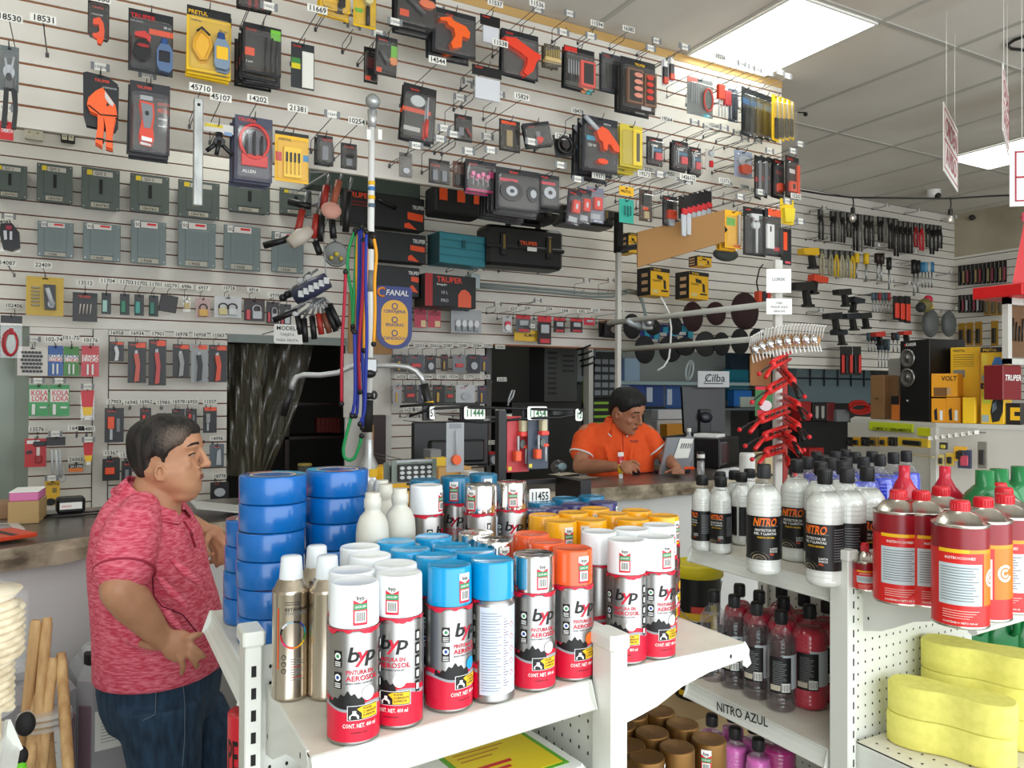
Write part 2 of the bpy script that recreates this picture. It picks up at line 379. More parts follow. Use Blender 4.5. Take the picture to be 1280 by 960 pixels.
def post(mb,x,y,z1,wx=.03,wy=.045,slots=(0,-1),off=(0,0),col=SHEET):
 mb.box(x-wx/2,y-wy/2,0,x+wx/2,y+wy/2,z1-.02,SHEET,.002)
 mb.box(x-wx/2-.003,y-wy/2-.003,z1-.022,x+wx/2+.003,y+wy/2+.003,z1,SHEET,.003)
 for j in range(int((z1-.1)/.03)):
  z=z1-.045-j*.03
  if slots[1]:q=y+slots[1]*(wy/2+.0005);mb.box(x+off[0]-.0035,q-.0004,z-.016,x+off[0]+.0035,q+.0004,z,holeM)
  if slots[0]:q=x+slots[0]*(wx/2+.0005);mb.box(q-.0004,y+off[1]-.0035,z-.016,q+.0004,y+off[1]+.0035,z,holeM)
# --- gondola with the spray cans
ZS=1.115
g1=thing('gondola_shelving','white steel gondola shelving carrying the spray cans and blue tape rolls','shelf')
m=MB();m.box(.204,1.175,0,.228,1.225,1.178,SHEET,.002);m.box(.2,1.171,1.178,.232,1.229,1.2,SHEET,.003)
for j in range(34):m.box(.2125,1.1744,1.15-j*.032-.016,.2195,1.1752,1.15-j*.032,holeM)
m.build('post',g1)
m=MB();m.box(.678,.935,0,.708,.985,1.17,SHEET,.002);m.box(.675,.931,1.168,.711,.989,1.192,SHEET,.004);m.build('post',g1)
m=MB();pegboard(m,(.232,1.2),(.68,1.2),.1,1.17,(0,-1));m.build('back_panel',g1)
m=MB();pegboard(m,(.69,1.95),(.69,.985),.1,1.165,(-1,0));pegboard(m,(.697,.985),(.697,1.95),.1,1.165,(1,0));m.box(.68,.985,1.166,.706,1.95,1.19,SHEET,.003);m.build('back_panel',g1)
m=MB();fp=[(.237,.932),(.674,.986),(.674,1.19),(.237,1.19)];shelf_top(m,fp,ZS);lip(m,fp[0],(.672,.9858),ZS,(.122,-.992,));m.build('shelf',g1)
m=MB();bracket(m,(.238,1.188),(0,-1),.24,ZS);m.build('bracket',g1);m=MB();bracket(m,(.672,1.188),(0,-1),.19,ZS);m.build('bracket',g1)
m=MB();fp=[(.222,1.232),(.676,1.232),(.676,1.64),(.222,1.64)];shelf_top(m,fp,ZS);lip(m,(.222,1.64),(.222,1.235),ZS,(-1,0));m.build('shelf',g1)
m=MB();bracket(m,(.676,1.234),(-1,0),.44,ZS,hole=False);m.build('bracket',g1)
m=MB();fp=[(.30,1.645),(.676,1.645),(.676,1.98),(.30,1.98)];shelf_top(m,fp,1.175-.0);m.build('shelf',g1)
m=MB();m.box(.49,1.24,ZS,.677,1.63,ZS+.062,SHEET,.003);m.build('riser',g1)
m=MB();fp=[(.712,1.0),(1.008,1.0),(1.012,1.95),(.712,1.95)];shelf_top(m,fp,ZS);lip(m,(1.008,1.004),(1.012,1.95),ZS,(1,0));m.build('shelf',g1)
for j in range(7):pass
m=MB();bracket(m,(.709,.999),(1,0),.30,ZS,.083,.0025);m.build('bracket',g1)
m=MB();fp=[(.712,.96),(1.03,.96),(1.03,1.95),(.712,1.95)];shelf_top(m,fp,.735);lip(m,(1.03,.96),(1.03,1.95),.735,(1,0));m.build('shelf',g1)
m=MB();fp=[(.237,.90),(.674,.95),(.674,1.19),(.237,1.19)];shelf_top(m,fp,.867);lip(m,fp[0],(.672,.9498),.867,(.113,-.993));m.build('shelf',g1)
m=MB();m.box(.31,1.24,.0,.70,1.95,.1,SHEET,.003);m.box(.712,1.0,0,1.0,1.95,.1,SHEET,.003);m.build('base',g1)
# --- gondola with wheel cleaner bottles and thinner cans
g2=thing('gondola_shelving','white steel gondola shelving on the right with white bottles and red thinner cans','shelf')
def zc(x,y,X_,Y_):
 d=ray(x,y);k=(X_*cf.x+Y_*cf.y)/(d.x*cf.x+d.y*cf.y);return CZ+d.z*k
m=MB();m.box(1.488,1.165,0,1.515,1.215,1.178,SHEET,.002);m.box(1.484,1.161,1.176,1.519,1.219,1.2,SHEET,.003)
for j in range(36):m.box(1.504,1.1642,1.15-j*.032-.016,1.5075,1.1651,1.15-j*.032,holeM)
m.build('post',g2)
m=MB();pegboard(m,(1.516,1.19),(1.99,1.19),.12,1.165,(0,-1));m.box(1.516,1.178,1.166,1.99,1.202,1.19,SHEET,.003);m.box(1.51,1.205,1.195,1.99,1.212,1.214,SHEET);m.build('back_panel',g2)
m=MB();pegboard(m,(1.86,1.75),(1.86,1.2),.1,1.11,(-1,0));m.build('back_panel',g2)
m=MB();m.box(1.85,1.74,0,1.88,1.78,1.11,SHEET,.002)
for j in range(30):m.box(1.8492,1.758,1.08-j*.032-.016,1.85,1.764,1.08-j*.032,holeM)
m.build('post',g2)
def g2shelf(z,y0,y1,x0,y=None):
 m=MB();fp=[(x0,y0),(1.857,y0),(1.857,y1),(x0,y1)];shelf_top(m,fp,z);lip(m,(x0,y1),(x0,y0+.002),z,(-1,0));m.build('shelf',g2)
g2shelf(ZS,1.222,1.70,1.512);g2shelf(.735,1.222,1.70,1.50);g2shelf(.44,1.222,1.70,1.45)
m=MB();bracket(m,(1.857,1.224),(-1,0),.33,ZS,hole=False);m.build('bracket',g2);m=MB();bracket(m,(1.857,1.224),(-1,0),.34,.735,hole=False);m.build('bracket',g2)
m=MB();fp=[(1.548,.933),(2.45,.975),(2.45,1.175),(1.548,1.175)];shelf_top(m,fp,ZS);lip(m,fp[0],fp[1],ZS,(.046,-.999));m.build('shelf',g2)
m=MB();bracket(m,(1.546,1.17),(0,-1),.235,ZS);m.build('bracket',g2)
m=MB();fp=[(1.53,.88),(2.45,.92),(2.45,1.175),(1.53,1.175)];shelf_top(m,fp,.766)
for i in range(22):
 for j in range(9):m.cyl((1.56+i*.04,.93+j*.027),.7662,.7664,.003,holeM,6)
lip(m,fp[0],fp[1],.766,(.046,-.999));m.box(1.522,.88,.68,1.53,1.175,.762,SHEET);m.build('shelf',g2)
m=MB();pegboard(m,(2.02,1.62),(2.9,1.62),.5,1.11,(0,-1));m.build('back_panel',g2)
m=MB();fp=[(2.0,1.205),(2.9,1.205),(2.9,1.615),(2.0,1.615)];shelf_top(m,fp,.766);m.build('shelf',g2)
m=MB();fp=[(1.858,1.205),(2.9,1.205),(2.9,2.05),(1.858,2.05)];shelf_top(m,fp,ZS);m.build('shelf',g2)
m=MB();m.box(1.46,1.222,0,1.85,1.70,.1,SHEET,.003);m.box(1.55,.95,0,2.9,1.17,.1,SHEET,.003);m.build('base',g2)
# handwritten shelf-edge marking, part of the shelf
m=MB();m.text('NITRO AZUL',0,0,.024,BLACK,ital=.25,sx=.95)
o=m.build('lettering',g2);
w0=(1.4985,1.575,.735-.0345)
o.matrix_local=Matrix(((0,-1,-.28,w0[0]-.0115),(-1,0,0,w0[1]),(0,0,1,w0[2]),(0,0,0,1)))
# ================================================================ SPRAY CANS
CANM=mat((160,158,155),.33,1.,name='brushed_can');CRIM=mat((200,140,40),.5)
RED2=mat((206,18,52),.35);GRN=mat((46,140,88),.5);BLU=mat((30,70,150),.5);LBL=mat((196,206,220),.45)
def strip(mb,r,a0,s0,s1,bot,top,mt,n=16):
 xs=[s0+(s1-s0)*i/n for i in range(n+1)]
 vs=[(r*math.cos(a0+x/r),r*math.sin(a0+x/r),bot(x)) for x in xs]+[(r*math.cos(a0+x/r),r*math.sin(a0+x/r),top(x)) for x in xs]
 mb.add(vs,[(i,i+1,n+2+i,n+1+i) for i in range(n)],mt,True)
def dot(mb,r,a0,s,z,q,mt,n=14):mb.wrap([(s+q*math.cos(2*PI*k/n),z+q*math.sin(2*PI*k/n)) for k in range(n)],r,a0,mt)
def sticker(mb,r,a0,s,z0,w_=.018,h=.04):
 K=lambda v:(lambda x:v)
 strip(mb,r,a0,s-w_/2,s+w_/2,K(z0),K(z0+h),PAPER,4)
 r+=.0003
 strip(mb,r,a0,s-w_/2,s+w_/2,K(z0),lambda x:z0+h*.72+abs(x-s)*.5-.002,RED2,6)
 r+=.0003
 mb.text('byp',s,z0+h*.78,h*.13,BLACK,cylr=r,a0=a0,align='c')
 strip(mb,r,a0,s-w_/2+.0005,s+w_/2-.0005,K(z0+h*.48),K(z0+h*.66),GRN,4)
 strip(mb,r,a0,s-w_/2+.002,s+w_/2-.002,K(z0+h*.08),K(z0+h*.44),PAPER,4)
 r+=.0003
 mb.text('QUICK DRY',s,z0+h*.54,h*.07,PAPER,cylr=r,a0=a0,align='c',wmax=w_*.8)
 for k in range(6):q=s-w_/2+.004+k*.0019;strip(mb,r,a0,q,q+.0009,K(z0+h*.13),K(z0+h*.4),BLACK,1)
def make_can(capcol,label,dotcol,capm=None,loc=(0,0,0),chrome=False):
 t=thing('spray_can',label,'spray can',loc,group=None)
 R=.0325;H=.143;a0=0.;K=lambda v:(lambda x:v)
 m=MB();m.lathe([(R-.003,0),(R,.0012),(R+.0005,.003),(R,.005),(R,H-.008),(R-.001,H-.005),(R-.004,H)],CANM,36);m.build('can_body',t)
 m=MB();r=R+.0003
 strip(m,r,a0,-.07,.052,K(.005),lambda x:.046+.003*math.sin(x*90),RED2,40)
 strip(m,r+.0001,a0,-.07,.052,lambda x:.0445+.003*math.sin(x*90),lambda x:.0495+.003*math.sin(x*90),mat((150,152,156),.4),40)
 strip(m,r,a0,-.07,.052,lambda x:.0495+.003*math.sin(x*90),lambda x:.056+.003*math.sin(x*90),RED2,40)
 strip(m,r+.0002,a0,-.045,.006,lambda x:.048+.003*math.sin(x*90),lambda x:.056+.010*max(0,1-abs(x+.015)/.02)+.002*math.sin(x*700),BLACK,30)
 strip(m,r,a0,-.075,.055,lambda x:.1405-.005*max(0,math.sin(x*110))**3-.003*max(0,math.sin(x*310)),K(.1425),RED2,60)
 q=r+.0004
 m.text('b',-.0175,.103,.0185,BLACK,cylr=q,a0=a0,ital=.2,sx=1.25);m.text('y',-.0055,.103,.0185,RED2,cylr=q,a0=a0,ital=.2,sx=1.25);m.text('p',.0055,.103,.0185,BLACK,cylr=q,a0=a0,ital=.2,sx=1.25)
 m.text('PINTURA EN',-.018,.0875,.0052,RED2,cylr=q,a0=a0,wmax=.036);m.text('AEROSOL',-.018,.0795,.0062,RED2,cylr=q,a0=a0,sx=1.15)
 m.text('SECADO RAPIDO / QUICK DRY',-.018,.0755,.0018,BLACK,cylr=q,a0=a0)
 dot(m,q,a0,.011,.063,.0088,mat(dotcol,.4))
 strip(m,q,a0,-.016,.026,K(.0315),lambda x:.0495,mat((230,230,230),.4),8)
 strip(m,q+.0002,a0,-.0152,.0252,K(.0322),K(.0488),BLACK,8)
 m.wrap([(-.0135,.0335),(-.0015,.0335),(-.0015,.037),(-.005,.0405),(-.005,.0435),(-.0095,.0435),(-.0095,.0405),(-.0135,.037)],q+.0004,a0,PAPER)
 m.wrap([(-.004,.0455),(.002,.048),(.002,.040)],q+.0004,a0,YEL);strip(m,q+.0004,a0,.002,.0245,K(.0332),K(.048),YEL,6)
 for k,s_ in enumerate(('PODER','CUBRIENTE','SUPERIOR')):m.text(s_,.0035,.0441-k*.0042,.0028,BLACK,cylr=q+.0006,a0=a0,wmax=.02)
 m.text('CONT. NET. 400 ml',-.022,.0225,.0052,PAPER,cylr=q,a0=a0,wmax=.044)
 m.text('CONTENIDO NETO',-.012,.0155,.0018,BLACK,cylr=q,a0=a0)
 for z,c_ in ((.096,GRN),(.07,BLU)):
  strip(m,q,a0,-.0345,-.0235,K(z),K(z+.02),BLACK,3);dot(m,q+.0002,a0,-.029,z+.0135,.0043,PAPER);dot(m,q+.0004,a0,-.029,z+.0135,.0026,c_,5)
  for k in range(3):strip(m,q+.0002,a0,-.033,-.025,K(z+.0015+k*.0022),K(z+.0025+k*.0022),PAPER,2)

 for k in range(5):z=.045+k*.0165;strip(m,q,a0,.0335,.041,K(z),K(z+.014),BLACK,2);strip(m,q+.0002,a0,.035,.0395,K(z+.003),K(z+.011),PAPER,2)
 strip(m,r+.0002,a0,.056,.118,K(.012),K(.134),LBL,16)
 for k in range(30):strip(m,q+.0002,a0,.059,.059+.026+.004*math.sin(k*2.3),K(.018+k*.0037),K(.0188+k*.0037),mat((120,124,140),.6),6)
 for k in range(26):strip(m,q+.0002,a0,.092,.098+.003*math.sin(k*1.7),K(.024+k*.0037),K(.0249+k*.0037),mat((130,90,110),.6),3)
 for k in range(5):dot(m,q+.0002,a0,.107,.04+k*.017,.0042,RED2,4);dot(m,q+.0004,a0,.107,.04+k*.017,.003,PAPER,4)
 m.build('printed_label',t)
 m=MB();cm=capm or mat(capcol,.22,coat=.3);r2=.0312
 m.lathe([(r2,H),(r2-.0006,H+.049),(r2-.0014,H+.0515),(r2-.0028,H+.0522),(r2-.0045,H+.0515),(0,H+.051)],cm,36)
 cp=m.build('cap',t)
 m=MB();sticker(m,r2+.0003,0,.0,H+.004);m.build('price_sticker',cp)
 return t
CANS={}
caps=dict(white=((238,242,244),(235,240,242)),blue=((0,150,205),(0,150,205)),orange=((240,92,36),(240,110,30)),
   yellow=((244,172,12),(240,170,20)),purple=((58,54,108),(60,55,110)),teal=((22,112,150),(20,110,150)),chrome=((230,230,230),(200,200,200)),gold=((142,104,52),(150,110,50)))
ROW='spray paint cans on the near white shelf'
def place_can(kind,px,py,rot,label,z=ZS,top=.195,sx=None,group=ROW):
 p=atZ(px,py,z+top)
 ang=math.atan2(-p.y,-p.x)+math.radians(rot)
 if kind not in CANS:
  cm=None
  if kind=='chrome':cm=mat((225,222,218),.07,1.,name='mirror_cap')
  if kind=='gold':cm=mat((118,84,40),.42,.7,name='gold_cap')
  CANS[kind]=make_can(caps[kind][0],label,caps[kind][1],cm)
  r=CANS[kind];r.location=(p.x,p.y,z);r.rotation_euler.z=ang;r['group']=group
  return r
 return copy_thing(CANS[kind],(p.x,p.y,z),ang,label,group)
# rot: where the logo sits, in degrees round to the viewer's right; the sticker sits above the logo, so a second angle is folded in by eye
W_='white capped spray can '
place_can('white',443,725.6,14,W_+'at the very front left corner, nearest of all')
place_can('white',440,712,60,W_+'hidden right behind the front left one')
place_can('white',498.8,715,-16,W_+'second in the front row, sticker facing left')
place_can('white',494,703.8,100,W_+'directly behind the second one of the front row')
place_can('white',462.5,693,140,W_+'third back from the front row, right of the silver can')
place_can('white',450,682.5,200,W_+'farthest back of the left group, next to the blue tape')
B_='light blue capped spray can '
place_can('blue',562,704.6,42,B_+'in the front row right beside a white capped one')
place_can('blue',615.3,698.6,-128,B_+'in the front row with its pale instruction label showing')
place_can('blue',545.7,694.3,20,B_+'directly behind the front left blue one')
place_can('blue',593.8,688.3,90,B_+'directly behind the front right blue one')
place_can('blue',513,686,120,B_+'at the left side of the middle blue row')
place_can('blue',564.6,681.4,10,B_+'in the middle row, right of the leftmost ones')
place_can('blue',495,676,70,B_+'leftmost, standing by the pale grey bottles')
place_can('blue',542,670,-60,B_+'farthest back, below the tall white capped can')
place_can('chrome',667.5,691,24,'mirror chrome capped spray can in the front row beside the orange one')
place_can('chrome',595.5,665,100,'chrome capped spray can low in the back, seen by its flat top')
place_can('chrome',618.8,673.7,30,'mirror chrome capped spray can between blue and orange caps, second back')
O_='orange capped spray can '
place_can('orange',715.6,684.3,34,O_+'with an orange dot, in the front row by the post')
place_can('orange',682.5,676,90,O_+'in the middle of the three orange ones')
place_can('orange',664,666.5,200,O_+'farthest back of the three orange ones')
R_='white capped spray can '
place_can('white',782.9,673.7,-4,R_+'right behind the white shelf post, logo to the front')
place_can('white',819.8,670.4,36,R_+'standing by the empty stretch of the bracket shelf')
place_can('white',748.4,663.8,110,R_+'leftmost of the right hand group, between orange and yellow caps')
place_can('white',788.6,660.5,160,R_+'in the middle of the second row of the right hand group')
place_can('white',823.9,655.6,48,R_+'at the right end of its row before the last yellow cap')
Y_='yellow capped spray can '
ys=[((700.9,650.7),30,'nearest left one, just behind the orange caps'),((738.6,649),-20,'with its sticker seen, behind the leftmost white cap'),((791,648.2),200,'between the white caps, in the front yellow row'),
   ((828.8,644),60,'rightmost one, showing its whole side'),((680,643.3),40,'leftmost one beside the tall chrome caps'),((716.4,640),90,'second from the left in the back yellow row'),
   ((766.5,641.7),26,'in the centre of the yellow group'),((743.5,635),10,'back centre one in front of the purple caps'),((796,637.6),150,'back right one under the counter edge')]
for (a,b),r_,l in ys:place_can('yellow',a,b,r_,Y_+l)
for (a,b),l in zip([(666,636.8),(692.7,634.3),(719,629.4),(754,627)],['leftmost, half hidden by the tall chrome cap','second from the left behind the yellow caps','third from the left behind the yellow caps','rightmost of the purple row']):
 place_can('purple',a,b,rnd.uniform(60,300),'dark purple capped spray can '+l)
for (a,b),l in zip([(677,627),(706.6,622),(739.4,619.5)],['in front of the handwritten 11455 tag','in the middle of the rearmost row','rightmost of the rearmost row']):
 place_can('teal',a,b,rnd.uniform(60,300),'teal capped spray can '+l)
ZT=ZS+.063
place_can('white',533,606,62,'tall white capped spray can left of the chrome pair',z=ZT)
place_can('chrome',600.7,605,-34,'raised mirror chrome capped spray can, left of the pair',z=ZT)
place_can('chrome',639.4,601.5,6,'raised mirror chrome capped spray can, right of the pair',z=ZT)
place_can('teal',531,599,200,'teal capped spray can behind the tall white capped one',z=ZT)
place_can('teal',569,595.5,-5,'teal capped spray can with its sticker seen, left of the chrome pair',z=ZT)
place_can('teal',604,592,20,'teal capped spray can behind the chrome pair',z=ZT)
G_='gold capped spray can '
ZG=.738
for (a,b),l in zip([(886,923),(846,933),(808,945),(853,904),(815,914.5),(785,930),(824,888),(776,957),(775,905),(790,892)],
      ['with the byp sticker, nearest the pink bottles','in the middle of the nearest row','nearest left one at the frame edge','behind the one with the sticker','in the centre of the group',
       'half hidden by the white shelf post','farthest back under the bracket','cut by the bottom of the frame beside the post','in the shade behind the bracket','farthest left under the curved bracket']):
 place_can('gold',a,b,-8 if a==886 else rnd.uniform(80,280),G_+l,z=ZG,group='gold spray cans on the lower shelf')
# two slim silver cans with translucent domes
def silver_can(px,py,rot,label,src=None):
 p=atZ(px,py,ZS)
 a=math.atan2(-p.y,-p.x)+math.radians(rot)
 if src:return copy_thing(src,(p.x,p.y,ZS),a,label)
 t=thing('spray_can',label,'spray can',(p.x,p.y,ZS),a,'silver spray cans with clear domes');R=.0258;K=lambda v:(lambda x:v)
 cm=mat((196,184,166),.24,1.,name='satin_tin')
 m=MB();m.lathe([(R-.002,0),(R,.001),(R+.0006,.003),(R,.005),(R,.148),(R+.0006,.15),(R-.001,.154),(R-.003,.156),(R-.006,.164),(.0165,.168)],cm,36);m.build('can_body',t)
 m=MB();m.lathe([(.0172,.163),(.0168,.168),(.0145,.197),(.0125,.199),(0,.1995)],mat((228,234,236),.25,alpha=.9),28);m.build('cap',t)
 m=MB();r=R+.0004
 cols=[(230,140,20),(240,200,30),(60,150,60),(30,160,190),(40,60,140),(20,20,20),(150,180,190),(210,215,218),(30,20,20),(190,30,50),(220,40,110),(230,80,40)]
 for k,c_ in enumerate(cols):
  an=[-PI/2+2*PI*(k+j/4)/12 for j in range(5)]
  m.wrap([(.0+.0195*math.cos(x),.093+.0195*math.sin(x)) for x in an]+[(.0+.0168*math.cos(x),.093+.0168*math.sin(x)) for x in an[::-1]],r,0,mat(c_,.4))
 m.text('ESTANDAR',-.012,.1265,.0042,BLACK,cylr=r,a0=0,sx=1.2);m.text('STANDARD',-.012,.121,.0038,GREY,cylr=r,a0=0,sx=1.2)
 for k in range(2):strip(m,r,0,-.012,.009,K(.135+k*.003),K(.1357+k*.003),BLACK,4)
 strip(m,r,0,-.0235,-.0215,K(.045),K(.13),ORANGE,2)
 for k in range(3):dot(m,r,0,-.0135,.062-k*.0095,.0036,BLACK);dot(m,r+.0002,0,-.0135,.062-k*.0095,.0026,cm)
 for k in range(9):strip(m,r,0,-.004,.018-.004*(k % 3),K(.03+k*.0036),K(.0308+k*.0036),RED if k % 4==1 else GREY,4)
 m.build('printed_label',t);return t
s0=silver_can(363,869,8,'silver spray can with a coloured ring print and clear dome, front left')
silver_can(408,868,88,'silver spray can with clear dome just right of the ring printed one',s0)
silver_can(395,845,150,'silver spray can with clear dome standing behind the other two',s0)
# blue duct tape stacks
TAPE=mat((4,100,178),.26,coat=.35,name='blue_tape')
def tape_roll(loc,label,src=None):
 if src:return copy_thing(src,loc,rnd.uniform(0,6),label)
 t=thing('tape_roll',label,'tape roll',loc,0,'blue duct tape rolls stacked on the shelf end')
 m=MB();h=.0475;m.lathe([(.039,.001),(.0555,.001),(.057,.003),(.057,h-.002),(.0555,h),(.039,h)],TAPE,40);m.build('tape',t)
 m=MB();m.lathe([(.039,.0),(.039,h+.0004),(.036,h+.0004),(.036,0),(.039,0)],mat((206,186,150),.8),32);m.build('cardboard_core',t)
 m=MB();m.lathe([(.04,h+.0006),(.0555,h+.0006)],[mat((90,110,130),.4)],32,ang=(.3,2.6));m.lathe([(.04,h+.0007),(.0555,h+.0007)],[mat((40,150,190),.4)],24,ang=(2.6,4.4));m.lathe([(.04,h+.0006),(.0555,h+.0006)],[mat((150,90,90),.4)],16,ang=(4.4,5.4));m.build('paper_insert',t)
 return t
tp=None
for (x,y,n,d) in ((.287,1.405,6,'front left stack'),(.412,1.445,6,'right hand stack'),(.286,1.545,4,'low stack behind the front left one')):
 for k in range(n):
  lv=['lowest roll','second roll up','third roll up','fourth roll up','fifth roll up','topmost roll'][k] if n==6 else ['lowest roll','second roll','third roll','top roll'][k]
  o=tape_roll((x+rnd.uniform(-.002,.002),y+rnd.uniform(-.002,.002)-(.004 if k==n-1 else 0),ZS+k*.0482),'blue duct tape, %s of the %s' % (lv,d),tp)
  tp=tp or o
# slit of pale plastic bottles behind the tape
GB=mat((205,203,190),.4,name='pale_grey_plastic')
def pale_bottle(loc,label,src=None):
 if src:return copy_thing(src,loc,rnd.uniform(0,3),label)
 m=MB();m.lathe([(.03,0),(.034,.004),(.034,.12),(.032,.123),(.034,.126),(.034,.135),(.032,.138),(.034,.141),(.034,.158),(.032,.171),(.026,.181),(.0165,.188),(.0165,.192),(.018,.193),(.018,.204),(.0155,.206),(.0155,.212),(.012,.212)],GB,32)
 return tag(m.build('plastic_bottle',loc=loc),label,'bottle','pale grey plastic bottles by the blue tape')
pb=None
for (px,py),l in zip([(500,607),(482,602),(477,597),(466,612)],['right hand one, next to the tall white capped can','middle one','back left one partly hidden','leftmost one touching the blue tape']):
 p=atZ(px,py,ZS+.272);o=pale_bottle((p.x,p.y,ZS),'pale grey ribbed plastic bottle, '+l,pb);pb=pb or o
 o.scale=(.8,.8,1.26)
# white cooler under the spray can shelf
p0=(.262,.935);t=thing('foam_box','white foam box with a yellow and green leaflet on its lid, on the lower shelf','box',(.46,1.06,.868),math.radians(5))
FOAM=mat((236,238,234),.7)
m=MB();m.box(-.19,-.105,0,.19,.105,.105,FOAM,.012);m.build('box',t)
m=MB();m.box(-.195,-.108,.105,.195,.108,.125,FOAM,.008);m.build('lid',t)
m=MB();m.box(.015,-.085,.1252,.175,.07,.126,mat((96,170,40),.5));m.box(.023,-.078,.126,.167,.063,.1266,mat((232,206,30),.5))
for k in range(5):m.box(.035,.045-k*.012,.1267,.105+.02*math.sin(k),.048-k*.012,.1269,mat((190,120,20),.5))
m.box(.045,-.035,.1267,.105,-.027,.1269,RED);m.box(.045,-.05,.1267,.095,-.043,.1269,RED);m.build('leaflet',t)
# ================================================================ BOTTLES AND CANS ON THE RIGHT GONDOLA
PET=clear_mat('clear_bottle',(.97,.98,.98),.085,.05,.03);NCAP=mat((24,24,25),.5)
K_=lambda v:(lambda x:v)
def ring_prof(R,z0,z1,n,dep=.0009):
 o=[]
 for i in range(n):a=z0+(z1-z0)*i/n;b=(z1-z0)/n;o+=[(R,a),(R,a+b*.55),(R-dep,a+b*.75),(R,a+b*.98)]
 return o
def bottle(name,label,R,H,liquid,level,style,lcol=None,group=None,clear_low=False):
 """screw-cap bottle; liquid reaches level (fraction of height); style picks the label"""
 t=thing(name,label,'bottle',group=group)
 sh=H*.68;nk=H*.835
 body=[(R-.006,0),(R-.001,.004),(R,.010)]+ring_prof(R,.012,H*.16,3)+[(R,H*.17),(R,H*.555)]+ring_prof(R,H*.56,sh,3)+[(R,sh),(R*.93,H*.73),(R*.62,H*.80),(.0135,nk),(.0128,nk+.004),(.0128,H*.875)]
 lq=mat(liquid,.2,coat=.4) if style!='back' or liquid[1]<100 else clear_mat('clear_liquid',(.96,.90,.92),.08)
 m=MB();cut=H*level
 lo=[p for p in body if p[1]<=cut];
 r_c=lo[-1][0];m.lathe([(max(r-.0012,.001),z+.0008) for r,z in lo]+[(r_c-.0012,cut),(0,cut)],lq,30);m.build('liquid',t)
 m=MB();m.lathe(body,PET,30);m.build('bottle_body',t)
 m=MB();m.lathe([(.0155,H*.868),(.0158,H*.87),(.0158,H-.003),(.0145,H),(0,H)],NCAP,24)
 for k in range(24):a=2*PI*k/24;m.box(.0158*math.cos(a)-.0006,.0158*math.sin(a)-.0006,H*.875,.0158*math.cos(a)+.0006,.0158*math.sin(a)+.0006,H-.005,NCAP)
 m.build('cap',t)
 m=MB();r=R+.0004;hw=PI*R*.98
 if style=='nitro':
  z0,z1=H*.14,H*.535;h=z1-z0
  strip(m,r,0,-hw,hw,K_(z0),K_(z1),BLACK,40);q=r+.0004;f=R/.0415
  m.text('NITRO',-.0305*f,z1-.205*h,.0185*f,ORANGE,cylr=q,a0=0,ital=.18,sx=1.3,wmax=.056*f);m.text('NITRO',-.0315*f,z1-.212*h,.0185*f,YEL,cylr=q-.0001,a0=0,ital=.18,sx=1.3,wmax=.0565*f)
  strip(m,q,0,-.03*f,.03*f,K_(z1-.225*h),K_(z1-.212*h),GREY,8)
  m.text('PROTECTOR DE',-.026*f,z1-.34*h,.0058*f,PAPER,cylr=q,a0=0,wmax=.05*f);m.text('PIEL Y LLANTAS',-.028*f,z1-.42*h,.0058*f,PAPER,cylr=q,a0=0,wmax=.054*f)
  m.text('FRESCO AROMA',-.02*f,z1-.50*h,.004*f,YEL,cylr=q,a0=0)
  for k,(rr,c_) in enumerate(((.021,(120,112,96)),(.018,(40,38,34)),(.0145,(150,138,112)),(.009,(90,84,70)))):
   m.wrap([(-.016*f+rr*f*1.2*math.cos(a),z0+.001+rr*f*.9*math.sin(a)) for a in [PI*j/14 for j in range(15)]],q+.0002*k,0,mat(c_,.5))
  for k in range(3):m.text(['LLANTAS','PROTECTOR','PIEL'][k],.009*f,z0+.012*f+.0065*f*(2-k),.0046*f,PAPER if k<2 else ORANGE,cylr=q,a0=0,wmax=.02*f)
  for k in range(13):strip(m,q,0,.042*f,.042*f+.034*f+.004*math.sin(k*3),K_(z1-.012-k*.0058*f),K_(z1-.0105-k*.0058*f),GREY,6)
  strip(m,q,0,-.075*f,-.058*f,K_(z0+.006),K_(z0+.03*f),PAPER,3)
 elif style=='back':
  z0,z1=H*.2,H*.56
  strip(m,r,0,-.01,.05,K_(z0+.01),K_(z1+.006),mat((186,192,196),.5),16);strip(m,r+.0003,0,-.045,.012,K_(z0),K_(z1),BLACK,16)
  for k in range(15):strip(m,r+.0006,0,-.036,-.012+.012*abs(math.sin(k*2)),K_(z1-.012-k*.0046),K_(z1-.0104-k*.0046),GREY,4)
  strip(m,r+.0006,0,-.013,.009,K_(z0+.004),K_(z0+.026),PAPER,4);strip(m,r+.0006,0,-.042,-.016,K_(z0+.006),K_(z0+.02),mat((200,190,170),.5),5)
  for k in range(5):strip(m,r+.0008,0,-.011+k*.004,-.0095+k*.004,K_(z0+.006),K_(z0+.023),BLACK,1)
 if style:m.build('label',t)
 else:pass
 return t
BT={}
def place_bottle(key,px,py,rot,label,z,H,group,**kw):
 p=atZ(px,py,z+H);a=math.atan2(-p.y,-p.x)+math.radians(rot)
 if key not in BT:
  BT[key]=bottle('bottle',label,H=H,group=group,**kw);BT[key].location=(p.x,p.y,z);BT[key].rotation_euler.z=a;return BT[key]
 return copy_thing(BT[key],(p.x,p.y,z),a,label,group)
kw=dict(R=.0415,liquid=(232,233,226),level=.80,style='nitro');GW='large bottles of white wheel cleaner'
